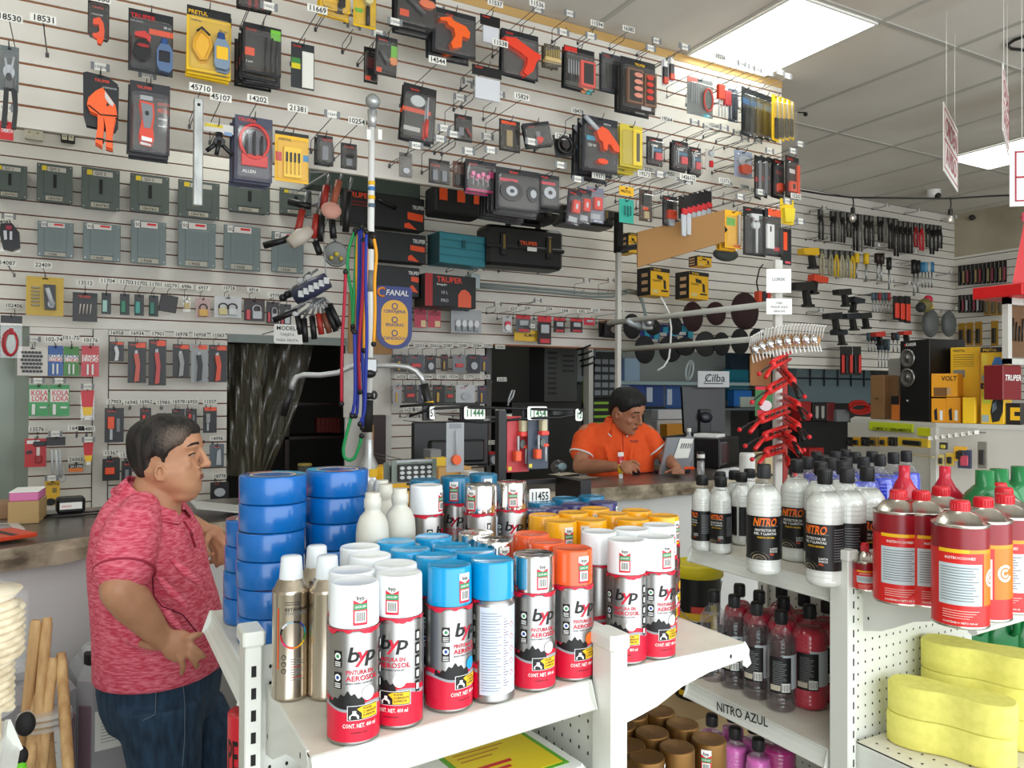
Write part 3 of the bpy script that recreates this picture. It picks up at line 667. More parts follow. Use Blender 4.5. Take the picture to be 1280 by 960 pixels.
for px,py,rot,l in ((1031,586,-30,'large white bottle with black label, nearest, beside the shelf post'),(955,580,6,'large white bottle whose full black and orange label faces forward'),
  (996,574,-14,'large white bottle between the full faced one and the nearest one'),(1059,585,-64,'large white bottle just right of the nearest one'),(1084,583,-8,'large white bottle rightmost of the white ones, next to the blue'),
  (1026,577,130,'large white bottle hidden behind the nearest one'),(1054,576,100,'large white bottle in the back, in front of the blue ones')):
 place_bottle('big',px,py,rot,l,ZS,.262,GW,**kw)
kw=dict(R=.029,liquid=(230,231,224),level=.82,style='nitro');GS='small bottles of white wheel cleaner'
for px,py,rot,l in ((901,596,-26,'small white bottle with black label, nearest of the small ones'),(877.8,594,-60,'small white bottle at the left end of the shelf'),(900,589.5,170,'small white bottle hidden behind the nearest small one'),
  (918,588,140,'small white bottle with its back label showing'),(937,586,100,'small white bottle by the large full faced one'),(927,590.5,160,'small white bottle in the middle of the small group')):
 place_bottle('small',px,py,rot,l,ZS,.206,GS,**kw)
kw=dict(R=.0405,liquid=(10,50,200),level=.74,style=None);GB_='blue bottles behind the white ones'
bl=[(1132.8,563.5,'rightmost, above the red necked bottle'),(1116.9,565.5,'second from the right end'),(1100,568,'nearest one, right of the white bottles'),(1079.4,571,'just behind the white bottles'),(1090,564,'in the back row, third from the right'),
   (1069,565,'in the back row centre'),(1058,571.5,'in the middle, above two white caps'),(1044.7,564.5,'left of centre in the back row'),(1038.5,572,'in the front left, seen between caps'),(1029,569,'second from the left'),
   (1009.3,571,'leftmost, right beside the red caulking guns'),(1021,564.5,'leftmost of the back row'),(1057,562,'farthest back in the centre')]
for px,py,l in bl:place_bottle('blue',px,py,0,'black capped bottle of blue liquid, '+l,ZS,.258,GB_,**kw)
# lower shelf: clear bottles tinted faintly pink, and red ones
kw=dict(R=.037,liquid=(214,196,200),level=.72,style='back');GC='clear bottles on the middle shelf'
for px,py,rot,l in ((976.4,763,22,'clear bottle with black print label, nearest of the three in front'),(946,752.5,8,'clear bottle in the middle of the three in front'),(917.8,743.5,6,'clear bottle leftmost of the three in front'),
  (892,737.5,80,'clear bottle standing alone at the far left by the black bucket')):
 place_bottle('clear',px,py,rot,l,.735,.252,GC,**kw)
kw=dict(R=.0445,liquid=(205,14,56),level=.80,style='back');GR_='red bottles on the middle shelf'
for px,py,rot,l in ((1012,755.6,14,'bottle of red liquid with black label, nearest, beside the post'),(979.5,746,200,'bottle of red liquid behind the nearest clear one'),(1005,741.5,180,'bottle of red liquid in the middle at the back'),
  (1034,749.5,6,'bottle of red liquid half hidden by the right post'),(977,732.5,180,'bottle of red liquid against the perforated back panel'),(949,738.4,180,'bottle of red liquid behind the middle clear one'),(924.4,730,180,'leftmost bottle of red liquid by the white column')):
 place_bottle('red',px,py,rot,l,.735,.262,GR_,**kw)
kw=dict(R=.032,liquid=(222,108,190),level=.78,style=None);GP='pink bottles on the bottom shelf'
for px,py,l in ((948,922.5,'nearest, cut by the bottom of the frame'),(918.8,908.5,'left of the nearest one'),(889.8,893,'leftmost, next to the gold caps'),(916,888,'farthest back, under the marked shelf edge'),(942.5,901.5,'behind the nearest one')):
 place_bottle('pink',px,py,0,'small bottle of pink liquid, '+l,.442,.225,GP,**kw)
kw=dict(R=.044,liquid=(190,44,130),level=.72,style='nitro')
place_bottle('magenta',973,897,30,'large bottle of magenta liquid with black and orange label',.442,.262,'large magenta bottles',**kw)
# thinner cans
MAR=mat((138,18,30),.3);TLB=mat((196,210,214),.4);TIN=mat((206,200,190),.25,1.,name='tin');OJ=mat((238,120,16),.35)
def thinner(label,loc,rz,R=.049,Hb=.192):
 t=thing('thinner_can',label,'can',loc,rz,'red thinner cans on the right shelf');r=R+.0004;f=R/.049;hw=PI*R
 m=MB();m.lathe([(R-.003,0),(R,.001),(R+.001,.003),(R,.006),(R,Hb-.006),(R+.0014,Hb-.002),(R+.001,Hb),(R-.003,Hb-.001),(R*.62,Hb+.016),(.015*f,Hb+.022),(.015*f,Hb+.024)],TIN,40);m.build('can_body',t)
 m=MB();m.lathe([(.0165*f,Hb+.02),(.017*f,Hb+.022),(.017*f,Hb+.038),(.0155*f,Hb+.041),(0,Hb+.0412)],mat((206,22,38),.35),24)
 for k in range(20):a=2*PI*k/20;m.box(.017*f*math.cos(a)-.0008,.017*f*math.sin(a)-.0008,Hb+.023,.017*f*math.cos(a)+.0008,.017*f*math.sin(a)+.0008,Hb+.036,RED)
 m.build('cap',t)
 m=MB();q=r+.0003
 strip(m,r,0,-hw,hw,K_(.006),K_(Hb-.046*f),mat((214,34,30),.32),40);strip(m,r,0,-hw,hw,K_(Hb-.046*f),K_(Hb-.006),MAR,40)
 strip(m,q,0,-.042*f,.012*f,K_(Hb-.052*f),K_(Hb-.045*f),YEL,10);strip(m,q,0,.012*f,.10*f,K_(Hb-.052*f),K_(Hb-.045*f),mat((240,150,20),.4),12)
 m.text('INSTRUCCIONES',-.03*f,Hb-.0635*f,.005*f,PAPER,cylr=q,a0=0)
 strip(m,q,0,-.042*f,.036*f,K_(.045*f),K_(Hb-.072*f),TLB,16)
 for k in range(15):
  z=Hb-.08*f-k*.0051*f
  if z>.05*f:strip(m,q+.0002,0,-.038*f,.030*f-.012*f*abs(math.sin(k*1.9)),K_(z),K_(z+.0016*f),GREY,10)
 for k in range(4):strip(m,q,0,-.034*f,.03*f-.006*k*f,K_(.034*f-k*.0045*f),K_(.0352*f-k*.0045*f),mat((236,190,180),.5),8)
 m.text('CONTENIDO NETO 960 ml',-.034*f,.011*f,.0036*f,PAPER,cylr=q,a0=0,wmax=.06*f)
 strip(m,q,0,.04*f,.10*f,K_(.045*f),K_(Hb-.052*f),OJ,14)
 cx,cz=.062*f,.095*f
 for ro,ri,c_ in ((.0165,.0115,PAPER),(.0085,.0045,PAPER)):
  an=[.7+2*PI*.82*j/16 for j in range(17)]
  for j in range(16):m.wrap([(cx+f*ro*math.cos(an[j]),cz+f*ro*math.sin(an[j])),(cx+f*ro*math.cos(an[j+1]),cz+f*ro*math.sin(an[j+1])),(cx+f*ri*math.cos(an[j+1]),cz+f*ri*math.sin(an[j+1])),(cx+f*ri*math.cos(an[j]),cz+f*ri*math.sin(an[j]))],q+.0004,0,c_)
 m.build('label',t);return t
TC={}
def place_thin(key,px,py,rot,label,R,Hb):
 f=R/.049;H=Hb+.0412;p=atZ(px,py,ZS+H-.0);a=math.atan2(-p.y,-p.x)+math.radians(rot)
 if key not in TC:TC[key]=thinner(label,(p.x,p.y,ZS),a,R,Hb);return
 copy_thing(TC[key],(p.x,p.y,ZS),a,label)
for px,py,rot,l in ((1200,625,4,'red thinner can in front with the orange side and white ring emblem'),(1123,612,8,'red thinner can at the left, a small can before it'),(1229,621,-24,'red thinner can just right of the front one'),
  (1256,617,0,'red thinner can at the right edge of the picture'),(1151.6,613,40,'red thinner can between the left one and the front one'),(1176,608,60,'red thinner can behind, under the red bottle neck'),
  (1255,609,90,'red thinner can behind the right edge one'),(1248,603,30,'red thinner can farthest back on the right'),(1215,611,120,'red thinner can in the middle of the back row')):
 if l.startswith('red thinner can in the middle of the back'):continue
 place_thin('L',px,py,rot,l,.0485,.192)
for px,py,rot,l in ((1081,679,6,'small thinner can standing left beside the shelf post'),(1163,689,20,'small thinner can half hidden between two large cans')):
 p=atZ(px,py,ZS+.103);a=math.atan2(-p.y,-p.x)+math.radians(rot)
 if 'S' not in TC:TC['S']=thinner(l,(p.x,p.y,ZS),a,.0235,.072);TC['S'].scale=(1,1,.92)
 else:copy_thing(TC['S'],(p.x,p.y,ZS),a,l)
# motor oil bottles with angled necks
def oil(name,pts,col,depth,loc,rz,label,group,nx=0.):
 m=MB();c_=mat(col,.28,coat=.3);n=len(pts)

 for z0,z1,a0,b0,a1,b1 in [(pts[i][2],pts[i+1][2],pts[i][0],pts[i][1],pts[i+1][0],pts[i+1][1]) for i in range(n-1)]:pass
 vs=[];fs=[];N=20
 for (a,b,z) in pts:
  cx,hx=(a+b)/2,(b-a)/2;hy=min(depth/2,hx if hx<.02 else depth/2)
  for k in range(N):
   t_=2*PI*k/N;cc,ss=math.cos(t_),math.sin(t_);e=.55 if hx>.025 else 1.
   vs.append((cx+hx*math.copysign(abs(cc)**e,cc),hy*math.copysign(abs(ss)**e,ss),z))
 for i in range(n-1):
  for k in range(N):j=(k+1) % N;fs.append((i*N+k,i*N+j,(i+1)*N+j,(i+1)*N+k))
 fs.append(tuple(range(N-1,-1,-1)));fs.append(tuple(range((n-1)*N,n*N)))
 m.add(vs,fs,c_,True);return tag(m.build(name,loc=loc,rz=rz),label,'bottle',group)
prof_r=[(-.045,.055,0),(-.05,.06,.006),(-.05,.06,.15),(-.046,.058,.165),(-.034,.045,.185),(-.024,.016,.215),(-.018,.01,.232),(-.0165,.0085,.236),(-.0165,.0085,.262)]
prof_g=[(-.05,.05,0),(-.055,.055,.006),(-.055,.055,.15),(-.05,.05,.185),(-.036,.036,.21),(-.022,.022,.225),(-.019,.019,.23),(-.019,.019,.262)]
for px,py,l in ((1131,582,'red oil bottle with slanted shoulder, left one before the blue bottles'),(1182,583,'red oil bottle with slanted shoulder, right one under the yellow blades')):
 p=atZ(px,py,ZS+.262);oil('oil_bottle',prof_r,(204,20,52),.058,(p.x+.004,p.y,ZS),math.radians(-26),l,'red oil bottles')
for px,py,l in ((1231,588,'green bottle, leftmost of the three in the upper right'),(1249,586,'green bottle in the middle, mostly hidden'),(1275,583,'green bottle at the right edge of the picture')):
 p=atZ(px,py,ZS+.262);oil('oil_bottle',prof_g,(18,120,62),.06,(p.x,p.y,ZS),math.radians(-26),l,'green oil bottles')
# green jugs on the lower right shelf
prof_j=[(-.055,.055,0),(-.06,.06,.006),(-.06,.06,.10),(-.05,.05,.135),(-.03,.03,.19),(-.02,.02,.215),(-.018,.018,.22),(-.018,.018,.235)]
for px,py,l in ((1248,779,'green jug with black cap, right one behind the sponges'),(1207,777,'green jug behind the back sponge stack, left one'),(1283,800,'green jug cut by the right edge of the picture')):
 d=2.32;p=atD(px,py,d);t=thing('oil_jug',l,'jug',(p.x,p.y,.766),math.radians(-20),'green oil jugs')
 o=oil('jug_body',prof_j,(12,112,56),.09,(0,0,0),0,None,None);o.parent=t;[o.pop(k,None) for k in ('label','category','group') if k in o]
 s_=max(.8,(p.z-.766)/.27);t.scale=(1.12,1.12,s_)
 m=MB();m.cyl((0,0),.236,.262,.021,NCAP,20);m.build('cap',t)
 m=MB();m.tube([(.0,-.018,.21),(.0,-.05,.205),(.0,-.062,.17),(.0,-.06,.12),(0,-.047,.105)],.009,mat((12,112,56),.3),8);m.build('handle',t)
# yellow jumbo sponges
SPG=noisy((226,220,112),(236,229,122),(60,60,60),.95,2,name='yellow_foam')
def sponge(label,loc,rz,src=None,th=.068,L=.25,W_=.105):
 if src:return copy_thing(src,loc,rz,label)
 out=[];N=56
 for k in range(N):
  a=2*PI*k/N;c,s_=math.cos(a),math.sin(a)
  r=(abs(c/(L/2))**3+abs(s_/(W_/2))**3)**(-1/3);x,y=r*c,r*s_
  y *= 1-.30*math.exp(-(x/.05)**2);out.append((x,y))
 m=MB();b=.004
 lv=[(0+.0,.965),(b,1),(th-b,1),(th,.965)]
 vs=[(x*f,y*f,z) for z,f in lv for x,y in out];fs=[tuple(range(N-1,-1,-1)),tuple(range(3*N,4*N))]
 for i in range(3):
  for k in range(N):j=(k+1) % N;fs.append((i*N+k,i*N+j,(i+1)*N+j,(i+1)*N+k))
 m.add(vs,fs,SPG,True);o=m.build('sponge',loc=loc,rz=rz);me=o.data
 for p_ in me.polygons[:2]:p_.use_smooth=False
 return tag(o,label,'sponge','yellow car wash sponges')
sA=math.atan2(-.21,.085)
s1=sponge('yellow bone shaped sponge, lower one of the front pair',(1.665,1.045,.7665),sA,th=.0675)
sponge('yellow bone shaped sponge on top of the front pair',(1.667,1.043,.8345),sA,s1)
for k,l in enumerate(('bottom','middle','top')):sponge('yellow bone shaped sponge, %s one of the stack of three at the back' % l,(1.812,1.06,.7665+k*.0678),sA,s1)
# black buckets with yellow lid, between the shelves and the counter
t=thing('bucket','black plastic bucket with a bright yellow lid in front of the counter','bucket',(2.05,2.28,.40));m=MB();R=.092
m.lathe([(R*.88,0),(R*.9,.01),(R*.98,.46),(R,.47)],mat((18,18,20),.35),32);m.build('bucket_body',t)
m=MB();m.lathe([(R+.004,.455),(R+.008,.457),(R+.008,.497),(R+.002,.503),(R-.008,.503),(R-.01,.496),(0,.496)],mat((226,208,28),.4),32);m.build('lid',t)
m=MB();an=math.atan2(-2.28,-2.05)
for s0_,s1_,z0,z1,c_ in ((-.07,.08,.30,.33,(220,180,30)),(-.05,.05,.2,.27,(60,50,90)),(.055,.085,.24,.36,(200,180,40)),(-.02,.03,.33,.355,(200,60,50)),(-.07,.05,.02,.04,(220,180,30))):strip(m,R*1.0,an,s0_,s1_,K_(z0),K_(z1),mat(c_,.4),10)
m.build('label',t);m=MB();m.tube([(R*1.02*math.cos(a),R*1.02*math.sin(a),.44-.14*math.sin((a-an+1.4)/2.8*PI)) for a in [an-1.4+2.8*i/14 for i in range(15)]],.002,STEEL,6);m.build('handle',t)
m=MB();m.box(1.86,2.1,0,2.3,2.5,.40,mat((176,150,110),.8));tag(m.build('carton'),'brown carton box under the yellow lidded bucket','box')
# ------------------------------------------------ left foreground
ROPE=noisy((196,176,136),(230,214,178),(60,60,60),.85,name='cream_rope')
t=thing('rope_coil','thick cream rope wound on a spool wrapped in clear film at the left edge','rope',(-.116,1.12,1.131));t.scale=(1,1,.68)
m=MB()
pts=[]
for k in range(15*16):
 a=2*PI*k/16;z=.0+k/16*.0128;R=.036 if z<.09 else .046
 pts.append((R*math.cos(a),R*math.sin(a),z+.05))
m.tube(pts,.0075,ROPE,7);m.build('rope',t)
m=MB();m.lathe([(.029,.0),(.029,.05)],ROPE,24);m.lathe([(.030,.05),(.040,.245),(.05,.262),(.01,.266)],mat((224,210,182),.7),24);m.build('rope_core',t)
m=MB();m.lathe([(.044,.05),(.044,.12),(.0555,.135),(.0555,.25),(.038,.27)],mat((240,244,246),.1,alpha=.12),28);m.build('wrapping_film',t)
t=thing('gondola_shelving','corner of a white shelf under the rope at the lower left','shelf')
m=MB();shelf_top(m,[(-.7,.93),(-.088,.93),(-.088,1.18),(-.7,1.18)],1.13);lip(m,(-.088,1.18),(-.088,.93),1.13,(1,0));m.build('shelf',t)
m=MB();m.box(-.7,1.19,0,-.1,1.21,1.1,SHEET,.003);m.build('back_panel',t);m=MB();m.box(-.30,1.15,0,-.27,1.188,1.1,SHEET,.002);m.build('post',t)
t=thing('brush','brush with a black oval head and lime green handle, lower left corner','brush',tuple(atD(32,905,1.3)))
m=MB();m.sph((0,0,0),.02,mat((20,20,20),.7),16,10,(.75,.6,1.0));m.build('brush_head',t)
m=MB();m.sph((-.008,.0,-.052),.016,mat((20,20,20),.7),14,8,(.8,.6,1.1));m.build('grip',t)
m=MB();m.tube([(-.008,0,-.06),(-.006,.0,-.1),(-.002,.004,-.3),(0,.01,-.9)],[.009,.013,.011,.01],mat((110,210,30),.4),10);m.build('handle',t)
WOOD=noisy((176,132,84),(214,176,124),(40,40,3),.7,name='pale_wood')
sw=[]
for i,(x0,y0,x1,y1,l) in enumerate(((45,775,24,990,'leftmost tall one'),(59,772,42,985,'second tall one leaning right'),(52,828,32,1000,'short one behind the left'),(60,824,60,1000,'short one in the centre'),
  (66,822,48,1000,'short dark one in the back'),(76,817,88,1000,'rightmost one'),(55,860,66,1000,'lowest one in the middle'))):
 a=atD(x0,y0,1.78+.02*(i % 4));b=atD(x1,y1,1.74-.05*(i % 3))
 d=(b-a);b=a+d*(a.z/(-d.z)) if d.z<0 else b
 m=MB();m.tube([(0,0,0),tuple((a-b)*.985),tuple((a-b))],[.0118,.0118,.0095],WOOD,12)
 o=m.build('broom_handle',loc=tuple(b));tag(o,'pale wooden broom handle, '+l+' of the bundle','broom handle','bundle of wooden handles at the lower left')
p=atD(56,898,1.74);m=MB()
for k in range(3):m.lathe([(.052+.004*math.sin(k),-.02+k*.014),(.053,-.012+k*.014)],mat((225,225,222),.3,alpha=.35),20,sy=.7)
m.M=None;o=m.build('binding_tape',loc=tuple(p));tag(o,'clear packing tape wound round the bundle of wooden handles','tape')
def jerrycan(label,loc,rz,liquid=(132,108,118),src=None):
 if src:return copy_thing(src,loc,rz,label)
 t=thing('jerrycan',label,'jerrycan',loc,rz,'stacked translucent jerrycans before the counter')
 Wd,D,Hh=.112,.115,.39
 m=MB();m.box(-Wd,-D,0,Wd,D,.27,mat(liquid,.25),.025);m.build('liquid',t)
 m=MB();m.box(-Wd-.003,-D-.003,-.002,Wd+.003,D+.003,Hh-.04,mat((205,208,210),.3,alpha=.55),.035);m.box(-Wd*.8,-D*.35,Hh-.05,Wd*.35,D*.35,Hh,mat((205,208,210),.3,alpha=.8),.015);m.build('jerrycan_body',t)
 m=MB();m.cyl((-Wd*.55,-.05),Hh-.045,Hh-.012,.033,NCAP,20);m.build('cap',t)
 m=MB();m.box(-.075,-D-.0045,.12,.085,-D-.0035,.23,PAPER)
 m.text('ACIDO',-.0,.212,.012,BLACK,y=-D-.005)
 for k in range(7):m.box(-.06,-D-.0052,.195-k*.009,.06-.02*(k % 3),-D-.0046,.1965-k*.009,GREY)
 m.build('label',t);return t
j1=jerrycan('translucent jerrycan with purple liquid, upper one behind the man',(.085,2.60,.42),math.radians(8))
jerrycan('translucent jerrycan, upper one behind the wooden handles',(-.15,2.50,.42),math.radians(14),src=j1)
jerrycan('translucent jerrycan, lower one behind the man',(.085,2.60,.003),math.radians(9),src=j1)
jerrycan('translucent jerrycan, lower one behind the wooden handles',(-.15,2.50,.003),math.radians(12),src=j1)
jerrycan('translucent jerrycan between the man and the tape shelf, upper one',(.60,2.70,.42),math.radians(5),src=j1)
jerrycan('translucent jerrycan between the man and the tape shelf, lower one',(.60,2.70,.003),math.radians(3),src=j1)
# caution tape roll
p=atD(312,880,1.25);t=thing('caution_tape','red caution tape roll with black lettering beside the white shelf post','tape roll',(p.x,p.y,.70));t.scale=(.7,.7,.97)
m=MB();m.lathe([(.02,.002),(.046,.002),(.0475,.004),(.0475,.346),(.046,.348),(.02,.348)],mat((198,12,34),.35,coat=.3),32);m.build('tape',t)
m=MB();m.lathe([(.02,0),(.02,.35),(.016,.35),(.016,0)],mat((190,170,130),.8),20);m.build('cardboard_core',t)
m=MB();an=math.atan2(-p.y,-p.x)
for k in range(3):
 for j in range(2):m.text('PELIGRO',-.06+j*.15+k*.006,.262-k*.105,.05,BLACK,cylr=.0479,a0=an,wmax=.135)
m.build('lettering',t);m=MB();m.box(p.x-.033,p.y-.033,0,p.x+.033,p.y+.033,.699,mat((150,180,196),.5),.004);tag(m.build('carton'),'pale blue box standing under the red caution tape roll','box')
# ================================================================ CARDED GOODS ON HOOKS
WIREM=mat((96,96,98),.35,.7);TAGM=mat((226,224,214),.6);HOOKS='wire display hooks with price tags'
KC=(38,40,46);K2=(52,54,62);OR=(232,78,30);YL=(238,186,28);RD=(196,28,36);WH=(230,230,226);GY=(120,122,126);CY=(40,160,190);LG=(178,182,186);GR=(110,190,50)
def shapes_into(m,shapes,w_,h_,y,only=None):
 """shapes in card coordinates: x 0..1 rightwards, y 0..1 downwards, d = how far it stands out"""
 X=lambda a:(a-.5)*w_;Z=lambda b:-b*h_
 for s_ in shapes:
  k=s_[0];c_=s_[1] if not isinstance(s_[1],tuple) else mat(s_[1],.4)
  if k=='r':_,_,a,b,c2,d2,d=(*s_,0)[:7];m.box(X(a),y-max(d,.0008),Z(d2),X(c2),y,Z(b),c_,.25*min(d,.01) if d>.004 else 0)
  elif k=='e':
   _,_,a,b,ra,rb,d=(*s_,0)[:7];m.prism([(X(a)+ra*w_*math.cos(2*PI*i/16),Z(b)+rb*h_*math.sin(2*PI*i/16)) for i in range(16)],y-max(d,.001),y,c_)
  elif k=='o':
   _,_,a,b,ra,rb,d=(*s_,.01)[:7];m.tube([(X(a)+ra*w_*math.cos(2*PI*i/20),y-d,Z(b)+rb*h_*math.sin(2*PI*i/20)) for i in range(20)],min(.006,.18*ra*w_),c_,6,True)
  elif k=='p':_,_,q,d=(*s_,0)[:4];m.prism([(X(a),Z(b)) for a,b in q],y-max(d,.001),y,c_)
  elif k=='l':_,_,q,r_,d=(*s_,.01)[:5];m.tube([(X(a),y-d,Z(b)) for a,b in q],r_,c_,7)
  elif k=='t':_,_,s2,a,b,hh=s_[:6];m.text(s2,X(a),Z(b),hh*h_,c_,y=y-.0012,wmax=(1-a)*w_*.96)
def pack_mesh(par,w_,h_,card,shapes,prod='product',clear=True,depth=.018,cardsh=None):
 m=MB();flat=[s_ for s_ in shapes if s_[0]=='t' or (s_[0] in 'rep' and len(s_)<{'r':7,'e':7,'p':4}[s_[0]])]
 solid=[s_ for s_ in shapes if s_ not in flat]
 cm=mat(card,.4) if card else CLEAR
 if cardsh:m.prism([((a-.5)*w_,-b*h_) for a,b in cardsh],-.0012,.0012,cm)
 else:m.box(-w_/2,-.0012,-h_,w_/2,.0012,0,cm)
 m.box(-w_*.08,-.0016,-.012,w_*.08,.0016,-.006,holeM)
 shapes_into(m,flat,w_,h_,-.0012);m.build('card',par)
 if solid:m=MB();shapes_into(m,solid,w_,h_,-.0022);m.build(prod,par)
 if clear:
  m=MB();e=.035*w_;m.box(-w_/2+e,-depth-.008,-h_*.97,w_/2-e,-.0026,-h_*.17,CLEAR,.006);m.build('blister',par)
HK={}
nh=[0]
def hook(x,z,yw,L,text=None,tagL=None,tagz=None,label=None):
 """two wire arms standing out of the slatwall; price tag on the upper one"""
 nh[0]+=1;tagL=tagL or L+.08;tz=(tagz-z) if tagz is not None else .03
 m=MB();r=.0021
 m.tube([(0,.004,.0),(0,-L,0),(0,-L-.012,.008),(0,-L-.018,.02)],r,WIREM,5)
 m.tube([(0,.0,.004),(0,.0,max(.012,tz-.016)),(0,-.012,max(.016,tz-.012)),(0,-tagL,tz-.012)],r*.8,WIREM,5)
 m.box(-.006,-.001,-.006,.006,.004,.012,WIREM)
 lb=label or ('wire display hook with price tag %s' % text if text else 'wire display hook on the white slat wall')
 t=thing('display_hook',lb,'hook',(x,yw,z),0,HOOKS);m.build('wire',t)
 w_=.075 if text else .05;m=MB();m.box(-w_/2,-tagL-.002,tz-.014,w_/2,-tagL,tz+.014,TAGM)
 if text:m.text(text,0,tz-.0095,.02,BLACK,y=-tagL-.003,align='c',wmax=w_*1.0,sx=.95)
 else:
  for k in (-1,1):m.box(k*w_/2-.006,-tagL-.003,tz-.014,k*w_/2+.006,-tagL-.001,tz+.014,GREY)
  m.text('%d' % rnd.randint(10000,19999),0,tz-.006,.011,GREY,y=-tagL-.003,align='c')
 m.build('price_tag',t);return t
def solveY(px,X_):
 return lambda py:(lambda d:d.y*(X_/d.x))(ray(px,py))
def pack(box,off,label,cat,card,shapes,wall=YA,name='blister_pack',tg=None,n=1,gap=.014,roll=0.,yaw=0.,prod='product',clear=True,depth=.018,hk=True,cardsh=None,jit=.004,nlabel=None,grp=None):
 x0,y0,x1,y1=box;Y=wall-off;cx=(x0+x1)/2
 a,b=atY(x0,y0,Y),atY(x1,y0,Y);c,d=atY(cx,y0,Y),atY(cx,y1,Y);w_=b.x-a.x;h_=c.z-d.z

 sl=abs(atY(x0,y0,Y).z-atY(x1,y0,Y).z);h_=max(.6*h_,h_-sl*.9);zt=c.z-sl*.45
 if wall==YB:clear=False
 t=thing(name,label,cat,(c.x,Y,zt),group=grp or (('hanging packs like "%s"' % cat) if n>1 else None),rot=(0,math.radians(roll),math.radians(yaw)))
 pack_mesh(t,w_,h_,card,shapes,prod,clear,depth,cardsh)
 for k in range(1,n):
  copy_fast(t,(c.x+rnd.uniform(-jit,jit),Y+gap*k,zt-abs(rnd.uniform(0,jit))*2),(0,math.radians(roll+rnd.uniform(-2,2)),math.radians(yaw)),nlabel or 'pack right behind the '+' '.join(label.split()[:12]),t.get('group'))
 if not hk:m=MB();m.tube([(0,0,-.01),(0,min(off,.5),-.01)],.0015,WIREM,5);m.build('hanging_wire',t)
 if hk:
  L=off+.015;tl=None;tz=None
  if tg and len(tg)==3:
   d_=ray(tg[1],tg[2]);Yt=d_.y*(c.x/d_.x) if abs(d_.x)>1e-3 else Y-.1
   Yt=min(max(Yt,wall-.42),wall-.08);tl=wall-Yt;tz=(C0+d_*(Yt/d_.y)).z
   tz=min(max(tz,zt-.01),zt+.09)
  hook(c.x,zt-.009,wall,L,tg[0] if tg else None,tl,tz,'wire display hook carrying the '+' '.join(label.split()[:9]) if not (tg and tg[0]) else None)
 return t
def copy_fast(root,loc,rot,label,group):
 def cp(o,par):
  c=o.copy();COL.objects.link(c);c.parent=par
  for k in kids.get(o,[]):cp(k,c)
  return c
 kids={}
 for o in bpy.data.objects:
  if o.parent:kids.setdefault(o.parent,[]).append(o)
 r=cp(root,None);r.location=loc;r.rotation_euler=rot;r['label']=label
 if group:r['group']=group
 return r
def free_hook(wx,wy,tx,ty,text=None,wall=YA,label=None):
 p=atY(wx,wy,wall);d_=ray(tx,ty);Yt=d_.y*(p.x/d_.x) if abs(p.x)>.15 else wall-.3
 Yt=min(max(Yt,wall-.42),wall-.16);z=(C0+d_*(Yt/d_.y)).z
 return hook(p.x,p.z,wall,(wall-Yt)*.72,text,wall-Yt,min(max(z,p.z+.01),p.z+.09),label)
BR=lambda x=.08,y=.10,h=.055,c=(214,60,40),s='TRUPER':('t',c,s,x,y,h)
# ================================================================ GOODS ON THE UPPER SLAT PANEL
U=YA
ON=' on the upper slat panel'
pack((0,56,24,116),.24,'grey wire stripper with black handles hanging at the top left edge','pliers',(96,104,104),[('e',LG,.5,.6,.3,.16,.012),('e',(60,62,64),.5,.72,.16,.09,.016),('l',LG,[(.3,.3),(.45,.7)],.004),('l',LG,[(.75,.25),(.55,.7)],.004),('r',(90,92,92),.25,.75,.75,.98,.014),
  ('p',(24,30,28),[(.25,1.0),(.5,.95),(.45,1.5),(.38,1.85),(.12,1.85),(.2,1.4)],.014),('p',(24,30,28),[(.6,.95),(.95,1.0),(.98,1.4),(.9,1.85),(.66,1.85),(.75,1.4)],.014)],prod='wire_stripper',tg=('18530',12,12))
pack((0,151,17,176),.02,'small red card low at the left edge below the black pliers handles','card',(190,24,26),[('t',WH,'OFERTA',.1,.6,.2)],clear=False)
free_hook(59,70,53,24,'18531')
pack((110,-4,137,54),.25,'small orange tube cutter on a black card, top left','tube cutter',(22,22,25),[BR(.2,.24,.05),('p',OR,[(.25,.55),(.55,.48),(.72,.6),(.78,.78),(.74,.98),(.62,1.12),(.45,1.1),(.42,1.0),(.30,.98),(.2,.9),(.45,.86),(.55,.8),(.5,.66),(.25,.68)],.018),('t',WH,'CORTATUBO',.15,.4,.03)],prod='tube_cutter',tg=('12880',123,56),cardsh=[(0,0),(.9,.04),(1,.12),(1,.92),(.9,1),(.1,.95),(0,.85)])
pack((104,89,148,165),.26,'large orange pipe shears on a black card with handles hanging below it','pipe shears',(26,30,36),[BR(.32,.15,.05),('p',(236,92,22),[(.55,.28),(.36,.36),(.16,.5),(.12,.62),(.2,.74),(.42,.78),(.42,1.0),(.36,1.28),(.56,1.34),(.6,.95),(.58,.8),(.66,1.0),(.66,1.34),(.86,1.36),(.84,1.1),(.92,.82),(.96,.7),(.92,.56),(.74,.42)],.022),('p',(196,196,190),[(.62,.34),(.88,.54),(.84,.6),(.74,.56),(.62,.46)],.024),('e',(30,30,30),.7,.58,.035,.025,.026),('l',(30,30,30),[(.16,.64),(.5,.78),(.98,.76)],.002,.025),('r',(30,30,30),.38,1.2,.6,1.23,.026),('r',(30,30,30),.66,1.22,.86,1.25,.026),('t',LG,'CORTADOR',.55,.25,.03)],
  prod='pipe_shears',clear=False,cardsh=[(0,.03),(.1,0),(.7,.03),(1,.14),(1,.9),(.92,1),(.1,.97),(.02,.8)],tg=('',124,60),n=2)
